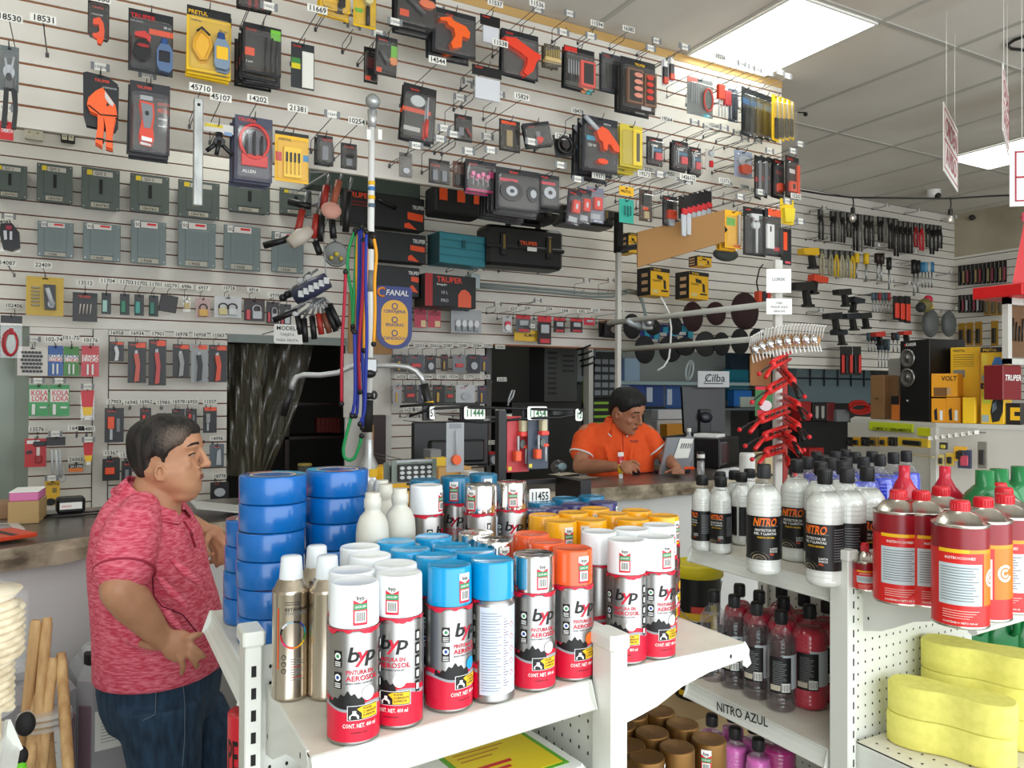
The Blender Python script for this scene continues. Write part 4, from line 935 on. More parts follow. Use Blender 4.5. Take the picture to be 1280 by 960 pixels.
pack((161,10,217,98),.24,'chalk line set with blue powder bottle on a dark card','chalk line',(40,42,48),[BR(.04,.14,.075,(200,30,36)),('t',LG,'Reel tizador',.04,.2,.028),('t',WH,'30 m',.78,.23,.04),('r',OR,.46,.27,1.0,.36),('p',(210,40,34),[(.14,.4),(.36,.36),(.5,.44),(.46,.54),(.4,.48),(.14,.46)],.02),('e',(26,26,28),.3,.68,.2,.17,.03),('e',(150,30,34),.32,.62,.14,.03,.032),('r',(24,70,130),.72,.44,.86,.54,.03),('p',(80,104,140),[(.7,.53),(.9,.52),(.98,.62),(.98,.9),(.9,.98),(.68,.96),(.62,.88),(.62,.64)],.03),('r',(24,28,44),.66,.64,.92,.82,.032)],prod='chalk_reel',tg=('16951',181,70))
pack((234,6,289,97),.24,'chalk reel and blue bottle on a bright yellow card','chalk line',(240,194,20),[('r',(28,30,34),0,0,1,.15),('t',YL,'PRETUL',.03,.12,.06),('t',BLACK,'Tiralineas',.08,.23,.03),('t',BLACK,'30 m',.72,.33,.045),('l',(230,170,20),[(.3,.38),(.16,.55),(.14,.68),(.3,.84),(.42,.82),(.55,.6),(.5,.48),(.34,.4)],.006,.016),('p',(236,180,24),[(.3,.38),(.16,.55),(.14,.68),(.3,.84),(.42,.82),(.55,.6),(.5,.46)],.014),('l',(24,24,24),[(.22,.42),(.32,.35),(.5,.45)],.005,.02),('r',(20,60,120),.68,.38,.84,.5,.03),('p',(120,140,160),[(.66,.48),(.86,.48),(.95,.58),(.95,.9),(.88,.95),(.66,.94),(.6,.88),(.6,.58)],.03),('r',YL,.64,.6,.92,.8,.032)],
  prod='chalk_reel',tg=('45710',249,82),n=4,gap=.02,jit=.012,nlabel='yellow card of a chalk reel hanging behind the foremost yellow card')
pack((163,100,213,196),.25,'orange pipe detector in a clear blister on a dark card, nearest of its stack','detector',(48,48,56),[BR(.16,.1,.04),('r',LG,.25,.19,.56,.25),('p',(214,66,40),[(.22,.3),(.58,.32),(.6,.5),(.56,.66),(.6,.82),(.54,.88),(.26,.86),(.22,.74),(.3,.55)],.026),('p',(120,124,128),[(.26,.33),(.54,.35),(.56,.5),(.5,.68),(.34,.68),(.3,.52)],.028),('r',(60,64,60),.36,.44,.46,.5,.03),('t',OR,'DETECTOR',.68,.3,.04),('t',OR,'METAL',.68,.4,.06),('t',WH,'voltaje',.7,.5,.03),('t',WH,'madera',.7,.6,.03),('p',WH,[(.28,.8),(.54,.82),(.54,.87),(.28,.86)],.03)],
  prod='detector',tg=('',182,86),n=4,gap=.018,jit=.008,nlabel='dark carded detector hanging behind the nearest orange one')
pack((304,27,352,98),.30,'dark carded drill set with a green corner sticker, front of a thick stack','drill set',(30,31,34),[BR(.06,.16,.045),('r',GR,.72,.05,.98,.26),('l',(70,70,72),[(.6,.25),(.58,.95)],.004),('l',(70,70,72),[(.75,.25),(.73,.95)],.004),('l',(70,70,72),[(.88,.3),(.86,.95)],.004),('r',OR,.05,.5,.3,.66),('t',WH,'5 pzas',.08,.8,.04)],prod='drill_bits',tg=('',345,10),n=6,gap=.03,jit=.012,nlabel='dark carded drill set hanging behind the one with a green sticker')
pack((297,-12,340,17),.3,'dark red striped pack cut by the top of the picture','pack',(28,26,28),[('r',(150,26,40),.3,.1,.4,.9),('r',(150,26,40),.5,.1,.6,.9),('r',(150,26,40),.7,.1,.8,.9)],n=2,nlabel='dark pack behind the red striped one at the top edge')
pack((364,52,393,114),.20,'marker set with a white window and green and yellow stripes','marker',(62,66,70),[BR(.05,.1,.04),('r',(60,130,60),.02,.34,.4,.46),('r',(220,200,30),.02,.46,.4,.58),('r',(226,224,214),.46,.18,.96,.98,.006)],tg=('11669',398,12),clear=False)
pack((400,-8,438,18),.30,'yellow carded flashlight, left one at the top edge','flashlight',(240,190,20),[('r',BLACK,.6,.0,.8,.7,.02),('t',BLACK,'PRETUL',.1,.9,.12)],n=4,gap=.02,jit=.015,nlabel='yellow flashlight card behind the left one at the top edge')
pack((442,-14,470,38),.28,'yellow and black flashlight on a yellow card, beside the top centre','flashlight',(236,190,20),[('r',GR,.05,.5,.4,.62),('l',(30,30,32),[(.6,.45),(.6,.95)],.009,.012),('e',(210,200,150),.6,.3,.18,.12,.03)],tg=('11673',441,30))
free_hook(428,66,441,32,None,label='empty wire hook with a grey tag under the yellow flashlight')
pack((254,152,292,202),.23,'black folding tripod in a clear bag with yellow header','tripod',(206,204,196),[('r',(214,190,40),.05,.03,.65,.12),('r',(120,150,190),.7,.2,.95,.3),('l',(36,38,42),[(.5,.3),(.5,.6)],.013,.02),('l',(36,38,42),[(.5,.55),(.1,.85)],.008,.02),('l',(36,38,42),[(.5,.55),(.95,.88)],.008,.02),('l',(36,38,42),[(.5,.55),(.4,.95)],.008,.03),('e',(46,48,52),.5,.55,.2,.12,.03)],prod='tripod',tg=('45107',276,122),clear=False,cardsh=[(0,0),(1,0),(1,.25),(0,.25)])
pack((294,143,341,230),.24,'red hex key set on a navy card, foremost of a deep stack','hex key set',(62,64,84),[BR(.08,.09,.055),('o',(220,50,44),.5,.4,.38,.26,.014),('l',(40,42,50),[(.3,.3),(.3,.62)],.005,.016),('l',(40,42,50),[(.5,.25),(.5,.62)],.005,.016),('l',(40,42,50),[(.7,.3),(.7,.62)],.005,.016),('r',(210,50,50),.16,.6,.86,.78,.014),('t',WH,'ALLEN',.2,.88,.05)],prod='hex_keys',tg=('14202',322,124),n=5,gap=.02,jit=.008,nlabel='navy carded hex key set hanging behind the foremost red one')
pack((344,163,386,231),.25,'screwdriver bit set on a yellow card','bit set',(236,182,26),[('r',(30,30,32),0,0,1,.07),('t',BLACK,'PRETUL',.12,.18,.05),('r',(206,52,60),.02,.42,.2,.6),('r',(40,140,190),.84,.42,1,.55),('r',(244,200,60),.24,.3,.78,.92,.012)]+[('r',(40,40,42),.3+.12*k,.42,.36+.12*k,.62,.018) for k in range(4)]+[('r',(210,170,60),.31+.12*k,.62,.35+.12*k,.86,.018) for k in range(4)],prod='bits',tg=('21381',372,136))
pack((396,168,416,206),.22,'small dark pack with red brand, left one near the pole','bit pack',(50,50,50),[BR(.3,.2,.09),('r',GY,.3,.4,.7,.9,.01)],tg=('',415,143),n=3,nlabel='small dark pack behind the left one near the pole')
pack((426,178,446,213),.22,'small dark pack with a grey key, just left of the pole','bit pack',(66,66,66),[BR(.2,.18,.08),('l',(34,34,34),[(.3,.5),(.75,.5)],.005),('r',GY,.3,.62,.7,.9,.01)],tg=('102541',447,152))
pack((455,58,472,106),.18,'dark pack with an orange label, behind the green stickered one','pack',(28,28,30),[('r',OR,.1,.8,.5,.92),('r',(90,40,40),.2,.3,.8,.6,.01)])
pack((470,43,497,98),.28,'dark carded tool with a lime green corner, tilted, right of the flashlights','pack',(58,58,60),[BR(.1,.14,.05),('r',GR,.72,.2,1.0,.5),('e',(220,140,90),.8,.62,.2,.1,.012),('r',OR,.08,.82,.32,.94),('l',(90,90,90),[(.2,.4),(.6,.7)],.01)],roll=2)
pack((494,-14,545,40),.30,'dark drill accessory pack with orange emblem, top centre','pack',(40,42,46),[('e',(230,120,80),.75,.3,.2,.12,.02),('r',OR,.12,.55,.34,.75),('l',(80,80,84),[(.3,.2),(.7,.6)],.01,.01)],n=3,gap=.035,jit=.012,nlabel='dark pack hanging behind the drill accessory pack at top centre')
pack((541,8,595,76),.28,'orange glue gun in a clear blister, upper centre','glue gun',(50,54,60),[BR(.3,.13,.04),('p',(238,96,28),[(.1,.3),(.35,.22),(.42,.3),(.7,.36),(.8,.48),(.78,.62),(.62,.6),(.6,.85),(.4,.92),(.36,.8),(.46,.62),(.42,.46),(.3,.42),(.26,.34),(.12,.36)],.03)],prod='glue_gun',n=2,gap=.06,jit=.01,nlabel='dark glue gun card behind the orange glue gun',tg=('',548,2))
pack((600,17,625,60),.26,'clear bag with black clips, upper one beside the glue gun','bag',None,[('r',(24,24,26),.0,.0,1,.35),BR(.1,.1,.06),('r',(206,208,212),.1,.4,.9,.95,.01)],clear=False,tg=('11537',619,4))
pack((590,80,627,132),.27,'clear bag with black header, lower one beside the glue gun','bag',None,[('r',(24,24,26),.0,.0,1,.28),BR(.1,.08,.05),('r',(206,208,212),.08,.35,.92,.95,.01)],clear=False,tg=('11538',625,54))
pack((627,35,673,103),.27,'big orange staple gun shaped tool on a dark card, below the ceiling edge','gun',(40,44,52),[BR(.1,.1,.04),('p',(226,62,34),[(.0,.25),(.3,.22),(.8,.42),(.98,.46),(.98,.55),(.88,.6),(.78,.85),(.62,.98),(.5,.92),(.6,.75),(.62,.6),(.4,.5),(.1,.4)],.03)],prod='gun',tg=('11536',671,5),n=2)
pack((505,104,546,181),.24,'inspection mirror with red handle and orange band card','mirror',(30,31,33),[BR(.2,.11,.035),('e',(190,196,192),.42,.3,.22,.1,.012),('r',OR,.0,.42,.86,.5),('l',LG,[(.72,.2),(.72,.6)],.004,.014),('l',(214,50,36),[(.72,.6),(.72,.92)],.008,.014),('r',(200,196,190),.06,.76,.56,.84)],prod='mirror',tg=('14544',548,76),n=2,jit=.006,roll=3)
pack((568,142,590,179),.2,'small dark pack with a tiny tool, right of the inspection mirror','pack',(44,42,40),[BR(.2,.15,.06),('l',(150,60,50),[(.6,.5),(.9,.8)],.006),('r',GY,.2,.5,.5,.8,.01)],tg=('',575,100))
for i,(a,b,c,d,t_) in enumerate(((567,138,575,100,None),(604,150,615,116,None),(532,180,555,165,None),(543,192,567,168,None),(552,194,574,168,None),(590,190,605,170,None),(577,135,595,108,None),(650,53,672,6,None),(690,53,712,17,None),(722,55,746,30,'11594'),(762,62,784,36,'16385'),(796,70,820,51,None))):
 free_hook(a,b,c,d,t_,label=None if t_ else 'empty wire hook with a small grey tag, '+['above the mirror pack','above the dark cutter','left of the pink set','below the mirror','next to the bit pack','above the pink set','left of the white bag','at the ceiling, left','at the ceiling, next','','','beside the boxed saw set'][i])
pack((499,190,515,223),.2,'tiny grey pack with a silver key below the mirror','pack',(110,106,100),[('e',LG,.5,.75,.25,.12,.01),BR(.1,.15,.06,(60,50,48))],tg=('',520,182))
pack((536,198,562,232),.2,'dark pack with grey bits below the small dark one','bit pack',(60,52,50),[BR(.1,.3,.08),('r',GY,.15,.45,.4,.9,.01),('r',GY,.6,.45,.85,.9,.01)],tg=('',550,170))
pack((566,201,582,236),.2,'narrow brown pack beside the pink bit set','bit pack',(96,62,50),[('r',(40,34,32),.1,.5,.9,.95,.01)])
pack((582,198,620,244),.25,'mounted stones set with pink tips on a dark card','grinding set',(56,54,60),[BR(.1,.18,.06),('r',(220,60,130),.76,.3,.98,.5),('r',(220,40,120),.04,.9,.96,.97)]+[x for k in range(4) for x in (('e',(232,130,170),.22+.16*k,.45+.06*(k % 2),.06,.07,.014),('l',LG,[(.22+.16*k,.5),(.22+.16*k,.8)],.002,.01))],prod='stones',n=2,jit=.006)
pack((620,208,674,268),.30,'black card with two grey cutting discs, left of the deep disc stack','cutting disc',(34,34,38),[BR(.3,.12,.05),('r',(206,24,60),.1,.25,.5,.32),('e',(40,40,44),.35,.55,.26,.24,.006),('e',LG,.35,.55,.13,.12,.008),('e',(60,60,64),.35,.55,.05,.045,.01),('e',(40,40,44),.85,.55,.14,.2,.006),('e',LG,.85,.55,.07,.1,.008)],prod='discs',n=6,gap=.03,jit=.012,nlabel='black cutting disc card in the stack behind the front left one',tg=('',690,140))
pack((674,217,699,262),.30,'black card with one grey cutting disc, right of the wide one','cutting disc',(34,34,38),[BR(.1,.12,.05),('r',(206,24,60),.1,.22,.8,.3),('e',LG,.5,.55,.3,.18,.008),('e',(60,60,64),.5,.55,.1,.06,.01)],prod='disc',n=3,gap=.03,nlabel='black cutting disc card behind the narrow right one')
pack((624,148,650,192),.24,'small clear pack with brown wooden bits, left of the tilted pair','bit pack',(70,62,54),[('r',OR,.1,.05,.8,.15),('r',(160,140,100),.3,.35,.6,.85,.012)],tg=('15829',652,121))
pack((652,150,686,186),.30,'dark pack tilted on its hook with a small red round tool','pack',(48,50,56),[BR(.2,.2,.06),('e',(210,70,60),.45,.75,.14,.12,.02),('r',GY,.38,.4,.55,.65,.012)],roll=-14,n=2,nlabel='dark tilted pack behind the one with a red round tool',tg=('17726',661,187))
pack((690,166,714,198),.25,'black roll of tape hanging under tag 17273','tape',(30,30,30),[('o',(44,42,40),.5,.5,.35,.35,.012),('e',(60,50,46),.5,.5,.2,.2,.02)],clear=False,roll=-12,tg=('17273',702,191))
pack((728,143,772,220),.30,'large dark blister with an orange soldering gun, upper right centre','heat gun',(52,56,66),[BR(.16,.25,.05),('t',WH,'PISTOLA',.6,.12,.03),('r',CY,.12,.36,.38,.44),('t',WH,'120 W',.14,.55,.05),('l',LG,[(.0,.06),(.36,.26)],.011,.02),('p',(234,86,44),[(.3,.3),(.45,.2),(.62,.24),(.85,.42),(.96,.52),(.94,.62),(.8,.6),(.7,.5),(.62,.5),(.6,.62),(.5,.6),(.48,.48),(.38,.44)],.03),('e',(230,80,44),.5,.82,.15,.05,.025)],prod='heat_gun',n=3,gap=.05,jit=.012,nlabel='dark soldering gun pack hanging behind the large front one',tg=('18478',722,136))
pack((775,154,803,212),.30,'pack of yellow handled blades, front of a thick olive stack','blade',(206,186,60),[('r',(244,214,50),.55,.1,.95,.95,.008),('r',(90,86,70),.68,.18,.84,.85,.01)],prod='blades',n=5,gap=.03,jit=.01,nlabel='olive blade pack in the stack behind the yellow one',tg=('12343',784,203))
for i,(bx,tg_,l) in enumerate((((808,170,828,209),('19564',833,149),'putty knife card with blue band, left of the three alike'),((840,175,860,214),('',868,153),'putty knife card with blue band, middle of the three alike'),((861,183,876,220),('15568',892,157),'putty knife card with blue band, right of the three alike'))):
 pack(bx,.24,l,'putty knife',(46,50,58),[BR(.2,.14,.06),('r',(60,130,170),.4,.38,.95,.48),('r',(220,84,90),.5,.55,.9,.8,.012),('l',LG,[(.3,.3),(.3,.8)],.004,.01),('r',WH,.3,.25,.7,.33)],n=2 if i else 1,tg=tg_,prod='putty_knife',nlabel='putty knife card behind the '+['left','middle','right'][i]+' one of the three')
pack((882,186,892,214),.18,'tiny red handled plier hanging without a card','pliers',(196,190,180),[('e',LG,.6,.2,.3,.12,.01),('r',RD,.4,.55,.8,.85,.012)],clear=False,tg=('',905,160))
pack((680,54,700,84),.25,'golden drill bit assortment in a small pack near the ceiling','drill bit',(84,76,60),[('r',(206,176,80),.08+.15*k,.2+.03*(5-k),.15+.15*k,.75,.01) for k in range(6)]+[('r',(214,186,120),.0,.68,1.0,.86,.014)],prod='drill_bits',n=3,nlabel='golden drill bit pack behind the front one near the ceiling')
pack((705,56,743,116),.25,'red framed screwdriver set on a black card below the ceiling','screwdriver set',(30,36,34),[('r',(214,50,40),.02,.02,.42,.14),('r',(230,86,74),.5,.3,1.0,.92,.014),('r',(46,46,46),.6,.36,.92,.86,.018),('e',(80,190,190),.88,.95,.09,.05),('e',(240,150,90),.72,.95,.09,.05)]+[('l',LG,[(.12+.08*k,.35),(.12+.08*k,.7)],.0025,.01) for k in range(5)]+[('r',(24,24,24),.08+.08*k,.68,.13+.08*k,.85,.012) for k in range(5)],prod='screwdrivers',n=2)
pack((752,65,776,118),.24,'grey drill bit set in a narrow blister beside the brown boxed set','drill bit',(70,72,76),[BR(.1,.1,.04)]+[('l',(44,44,46),[(.2+.15*k,.3),(.2+.15*k,.92)],.0035,.01) for k in range(5)],prod='drill_bits',n=2,tg=('10190',758,122))
pack((776,70,819,145),.30,'brown boxed hole saw kit in two columns, upper right','hole saw kit',(56,58,60),[('t',YL,'TRUPER',.4,.12,.05),('r',(130,88,60),.14,.22,.58,.88,.02),('r',(130,88,60),.62,.26,.98,.88,.02),('r',(40,40,42),.18,.26,.54,.84,.022),('r',(60,44,38),.66,.3,.94,.84,.022),('r',WH,.6,.84,.88,.94)]+[('e',(214,140,120),.42,.34+.13*k,.12,.045,.026) for k in range(4)]+[('e',(206,60,44),.76,.34+.13*k,.1,.045,.026) for k in range(4)],prod='hole_saws',n=2,gap=.05)
for i,(x,y) in enumerate(((827,74),(835,71))):
 pack((x,y,x+7,y+34-2*i),.22-.05*i,'red and white folding knife, %s of the pair near the ceiling' % ('left' if not i else 'right'),'knife',(206,206,210),[('r',(30,34,44),.1,.3,.9,.8,.012),('r',(206,70,44),.1,.7,.9,.95,.016),('r',WH,.2,.0,.8,.3,.01)],clear=False,prod='knife',tg=('',856,59) if not i else None)
pack((859,95,891,149),.26,'red framed pencil drill set on a grey card, below the bright ceiling panel','screwdriver set',(130,136,132),[('r',(224,110,96),.0,.0,.4,.14),('o',(222,66,56),.75,.55,.17,.3,.014),('r',(100,110,104),.62,.32,.88,.78,.01),('e',(90,190,200),.75,.95,.14,.05)]+[('l',LG,[(.12+.09*k,.2),(.12+.09*k,.7)],.0025,.01) for k in range(4)],prod='screwdrivers',tg=('10256',900,71))
pack((894,106,912,150),.28,'red screwdriver bunch beside the grey carded set','screwdriver',None,[('r',(226,70,40),.05,.0,.5,.45,.02),('r',(196,70,70),.5,.15,.95,.6,.02)]+[('l',LG,[(.15+.2*k,.4),(.12+.22*k,1.0)],.003,.012) for k in range(5)],clear=False,prod='screwdrivers',tg=('',927,80))
pack((910,110,922,154),.25,'blue grey drill pack left of the fanned dark cards','drill bit',(84,98,112),[('r',(60,70,84),.2,.1,.8,.9,.012)],tg=('',940,84))
for i in range(5):
 pack((925+8*i,108+3*i,940+8*i,172+1.5*i),.34-.045*i,'dark carded file set with blue mark, number %s of the fan' % ['one at the left','two','three','four','five at the right'][i],'file set',(52,60,64),[('r',(30,110,160),.1,.22,.9,.34),('r',(24,26,28),.2,.4,.8,.9,.012)],prod='files',yaw=12,hk=(i in (0,3)),tg=('',957+6*i,90),grp='fan of dark file sets at the panel end')
for i in range(4):
 pack((963+6*i,118+2*i,976+6*i,178-i),.34-.04*i,'yellow carded screwdriver at the end of the upper panel, %s of four' % ['leftmost','second','third','rightmost'][i],'screwdriver',(240,196,24),[('r',(40,40,30),.3,.5,.7,.95,.012),('l',LG,[(.5,.05),(.5,.5)],.004)],prod='screwdriver',yaw=14,hk=(i==0),tg=('',988,96),grp='yellow carded screwdrivers at the panel end')
pack((918,187,940,224),.24,'pale blue pack with an orange clip, right end of the panel','clip',(150,160,180),[('e',LG,.5,.4,.36,.2,.012),('p',(226,84,46),[(.2,.62),(.5,.52),(.8,.56),(.85,.8),(.6,.9),(.3,.86)],.02)],prod='clip',tg=('',938,168))
for i in range(3):
 pack((941+8*i,194+1*i,953+8*i,250-2*i),.34-.05*i,'black carded hacksaw blade, %s of three by the panel end' % ['leftmost','middle','rightmost'][i],'blade',(30,32,34),[('r',(120,122,124),.55,.1,.9,.9,.008),('r',(190,40,50),.1,.5,.5,.6)],yaw=16,hk=(i==0),tg=('',968,190),grp='black carded blades at the panel end')
pack((966,198,981,248),.30,'dark carded tape measure with red dot, left of the orange one','tape measure',(40,38,42),[BR(.1,.1,.05),('r',OR,.3,.65,.8,.85,.02),('r',(150,30,40),.2,.3,.8,.4)],yaw=8,n=2)
pack((980,194,1000,250),.34,'orange tape measure and pen on a dark card at the very end of the panel','tape measure',(46,48,54),[BR(.1,.1,.05),('r',(234,84,56),.2,.62,.62,.86,.02),('r',(60,60,66),.3,.68,.5,.8,.022),('r',OR,.78,.2,.94,.95,.014),('r',WH,.3,.3,.7,.4)],prod='tape_measure',yaw=8,tg=('',1000,180))
# lowest row, hanging past the bottom edge of the panel
for i,(x,dy) in enumerate(((710,4),(722,2),(733,0))):
 pack((x,233+dy,x+(22 if i==2 else 18),280+dy),.30-.03*i,'pack with an orange square level, %s of three below the soldering gun' % ['leftmost','middle','rightmost'][i],'level',(58,58,74) if i<2 else (120,124,140),[BR(.1,.12,.05),('r',(220,64,50),.3,.3,.8,.65,.02),('r',(200,200,200),.45,.4,.62,.55,.022),('r',LG,.2,.75,.8,.9)],roll=(6-3*i),yaw=4,prod='level',hk=(i!=1),tg=('19371',748,220) if i==2 else ('',722,224),grp='orange square levels')
pack((774,232,792,246),.24,'yellow header card above the teal pick set','card',(236,180,30),[('t',BLACK,'PRETUL',.1,.7,.3)],clear=False,hk=False)
pack((774,248,792,280),.24,'teal card with three small picks','pick set',(40,160,140),[('l',(30,90,90),[(.3,.3),(.3,.7)],.003),('l',(30,90,90),[(.5,.3),(.5,.75)],.003),('l',(30,90,90),[(.7,.3),(.7,.7)],.003)],prod='picks',clear=False,tg=('19573',805,215))
pack((799,236,815,278),.25,'brown and dark narrow pack hanging over the brown cardboard','pack',(80,64,54),[('r',(36,34,34),.2,.15,.8,.5,.012),('r',OR,.3,.55,.7,.65),('r',(190,170,130),.3,.7,.7,.92,.012)],tg=('',825,218))
pack((828,244,846,284),.27,'orange scraper on a dark card over the brown cardboard','scraper',(50,50,56),[BR(.1,.12,.05),('r',(232,84,50),.25,.48,.85,.78,.02),('p',LG,[(.3,.78),(.8,.78),(.7,1.0),(.4,1.0)],.012)],prod='scraper',tg=('19352',862,222))
for i in range(6):
 pack((847+6.2*i,245-1.5*i,860+6.2*i,275-1.5*i),.40-.05*i,'black and red handled trowel, %s of the hanging six' % ['leftmost','second','third','fourth','fifth','rightmost'][i],'trowel',(34,32,36),[('r',(200,40,44),.2,.55,.8,.8,.015),('p',(190,194,198),[(.2,.8),(.8,.8),(.75,1.75),(.3,1.75)],.006)],prod='trowel',yaw=14,clear=False,hk=(i in (0,5)),tg=('14361',870,224) if i==0 else ('15373',905,226),grp='row of hanging trowels')
pack((906,262,927,312),.34,'yellow file set card with a green band, bottom right of the panel','file set',(238,178,30),[('r',(90,180,60),.1,.2,.6,.4),('l',LG,[(.75,.1),(.75,.9)],.006,.012),('r',(220,90,40),.5,.9,.95,.97)],prod='files',n=3,gap=.03,jit=.006,nlabel='yellow file set behind the green banded one',tg=('',925,246))
pack((929,258,957,322),.36,'white adjustable caliper wrench on a black card, nearest at the panel corner','wrench',(36,37,40),[BR(.1,.07,.03),('l',(210,212,210),[(.5,.3),(.5,.95)],.007,.014),('e',(210,212,210),.5,.36,.16,.09,.014),('p',(214,216,214),[(.26,.14),(.76,.13),(.72,.22),(.6,.24),(.58,.32),(.42,.32),(.4,.22),(.28,.2)],.014),('r',(60,90,80),.6,.16,.74,.24,.016)],prod='wrench',tg=('',950,240))
pack((956,260,976,322),.37,'black and white gauge on a card with an orange corner','gauge',(60,62,66),[('r',(236,92,50),.2,.0,.98,.16),('r',WH,.02,.34,.5,.85,.012),('r',(30,30,30),.2,.38,.3,.5,.014),('r',(206,60,70),.55,.8,.95,.88)],prod='gauge')
pack((976,285,989,332),.38,'tall narrow black pack with vertical orange lettering','pack',(26,27,30),[('r',OR,.25,.1,.6,.6),('r',(210,80,90),.4,.9,.9,.96)],prod='tool',clear=False)
pack((975,248,992,282),.36,'yellow crumpled bag above the black pack at the corner','bag',(236,200,40),[('p',(240,216,60),[(.1,.4),(.9,.35),(.8,.9),(.2,.95)],.02)],clear=False,prod='bag_body',tg=('15202',1010,248))
# remaining visible hooks along the lower rows, most of them empty
txt=[('10293',753,212),('25201',806,209),('19251',826,214),('28690',838,223),('15354',864,222),('13695',882,226),('13696',903,231),('15292',922,233),('12687',803,210),('18251',826,215)]
for i,(wx,wy,tx,ty) in enumerate(((757,232,767,214),(787,240,804,211),(812,245,827,216),(826,248,842,223),(884,251,900,228),(904,255,916,231),(917,258,930,236),(879,172,893,160),(895,178,905,163),(905,186,920,172),(921,188,938,176),(935,118,950,88),(898,108,918,74),(858,176,868,155),(745,234,757,216),(835,250,850,225))):
 t_=['10293','25201','19251','28690','13695','13696','15292'][i] if i<7 else None
 free_hook(wx,wy,tx,ty,t_,label=None if t_ else 'empty wire hook on the right part of the upper slat panel')
# square galvanised tube hanging down in front of the panel
t=thing('metal_tube','long square galvanised tube hanging beside the tripod bag','tube',tuple(atY(248,124,3.02)))
p=atY(248,258,3.02);L=atY(248,124,3.02).z-p.z;m=MB();gz=noisy((150,152,150),(190,192,188),(30,30,8),.4,metal=.6,name='galvanised');m.box(-.016,-.016,-L,.016,.016,0,gz,.003)
m.cyl((0,0),-.001,.001,.001,gz,6);m.build('tube',t);m=MB();m.box(-.005,-.017,-.03,.005,-.0155,-.02,holeM);m.build('hole',t)
hook(atY(248,124,3.02).x,atY(248,124,3.02).z-.02,YA,.26,'45710',.34,atY(248,124,3.02).z+.02,'wire display hook carrying the long square tube')
# ================================================================ GOODS ON THE BACK WALL, LEFT AND CENTRE
ORD=['leftmost','second','third','fourth','fifth','sixth','seventh','eighth','ninth','tenth','eleventh','twelfth']
LCM=mat((84,92,88),.45,.15,name='grey_enamel');LCM2=mat((108,120,120),.45,.15,name='light_grey_enamel')
def load_centre(box,label,kind,grp):
 x0,y0,x1,y1=box;Y=YB-.085;a,b=atY(x0,y0,Y),atY(x1,y0,Y);c=atY((x0+x1)/2,(y0+y1)/2,Y);w_=b.x-a.x;h_=atY(x0,y0,Y).z-atY(x0,y1,Y).z
 t=thing('load_centre',label,'electrical box',(c.x,YB-.001,c.z),0,grp);M_=LCM if kind==1 else LCM2;hw,hh=w_/2,h_/2
 m=MB();m.box(-hw*.86,-.07,-hh*.9,hw*.86,0,hh*.9,M_,.003);m.build('enclosure',t)
 m=MB();m.box(-hw,-.077,-hh,hw,-.0705,hh,M_,.002)
 for sx in (-1,1):
  for sz in (-1,1):m.prism([(sx*hw*.88+.004*math.cos(k*PI/3),sz*hh*.88+.004*math.sin(k*PI/3)) for k in range(6)],-.079,-.077,STEEL)
 m.build('cover',t);m=MB()
 if kind==1:
  m.box(-hw*.62,-.080,-hh*.60,hw*.62,-.0775,hh*.62,M_,.002);m.box(-hw*.08,-.083,-hh*.25,hw*.10,-.0802,hh*.45,BLACK);m.build('door',t)
  m=MB();m.box(-hw*.72,-.0785,hh*.64,-hw*.45,-.0775,hh*.88,mat((216,190,40),.5));m.box(-hw*.42,-.0785,hh*.62,hw*.62,-.0775,hh*.86,mat((186,182,172),.6));m.box(-hw*.5,-.0785,-hh*.9,hw*.45,-.0775,-hh*.68,mat((178,172,156),.6))
  m.text('QO 2',-hw*.3,hh*.68,hh*.14,BLACK,y=-.079);m.text('CENTRO',-hw*.4,-hh*.86,hh*.13,BLACK,y=-.079);m.build('sticker',t)
 else:
  m.box(-hw*.62,-.081,-hh*.72,hw*.62,-.0775,hh*.62,M_,.002)
  for k in range(5):m.box(-hw*.4+k*hw*.18,-.083,-hh*.5,-hw*.34+k*hw*.18,-.081,hh*.4,M_)
  m.build('door',t);m=MB();m.box(-hw*.8,-.0785,hh*.66,-hw*.5,-.0775,hh*.97,mat((214,212,206),.6));m.box(-hw*.45,-.0785,hh*.68,hw*.5,-.0775,hh*.94,mat((206,200,196),.6));m.box(-hw*.1,-.079,hh*.8,hw*.42,-.0785,hh*.9,RED);m.box(-hw*.6,-.0785,-hh*.95,hw*.55,-.0775,-hh*.74,mat((170,166,152),.6))
  m.text('SQ',-hw*.76,hh*.74,hh*.14,BLACK,y=-.079);m.text('1 FASE',-hw*.45,-hh*.92,hh*.12,BLACK,y=-.079);m.build('sticker',t)
for i,b in enumerate(((-10,205,34,247),(46,205,91,253),(102,210,150,262),(163,218,212,266),(223,226,275,273),(286,228,338,266),(350,236,390,268))):
 load_centre(b,'dark grey electrical load centre with black switch slot, %s of the upper row' % ORD[i],1,'upper row of load centres')
for i,b in enumerate(((47,277,92,321),(104,279,151,326),(164,276,208,330),(223,277,270,334),(280,282,326,338),(340,290,380,341))):
 load_centre(b,'light grey electrical load centre with white and red sticker, %s of the lower row' % ORD[i],2,'lower row of load centres')
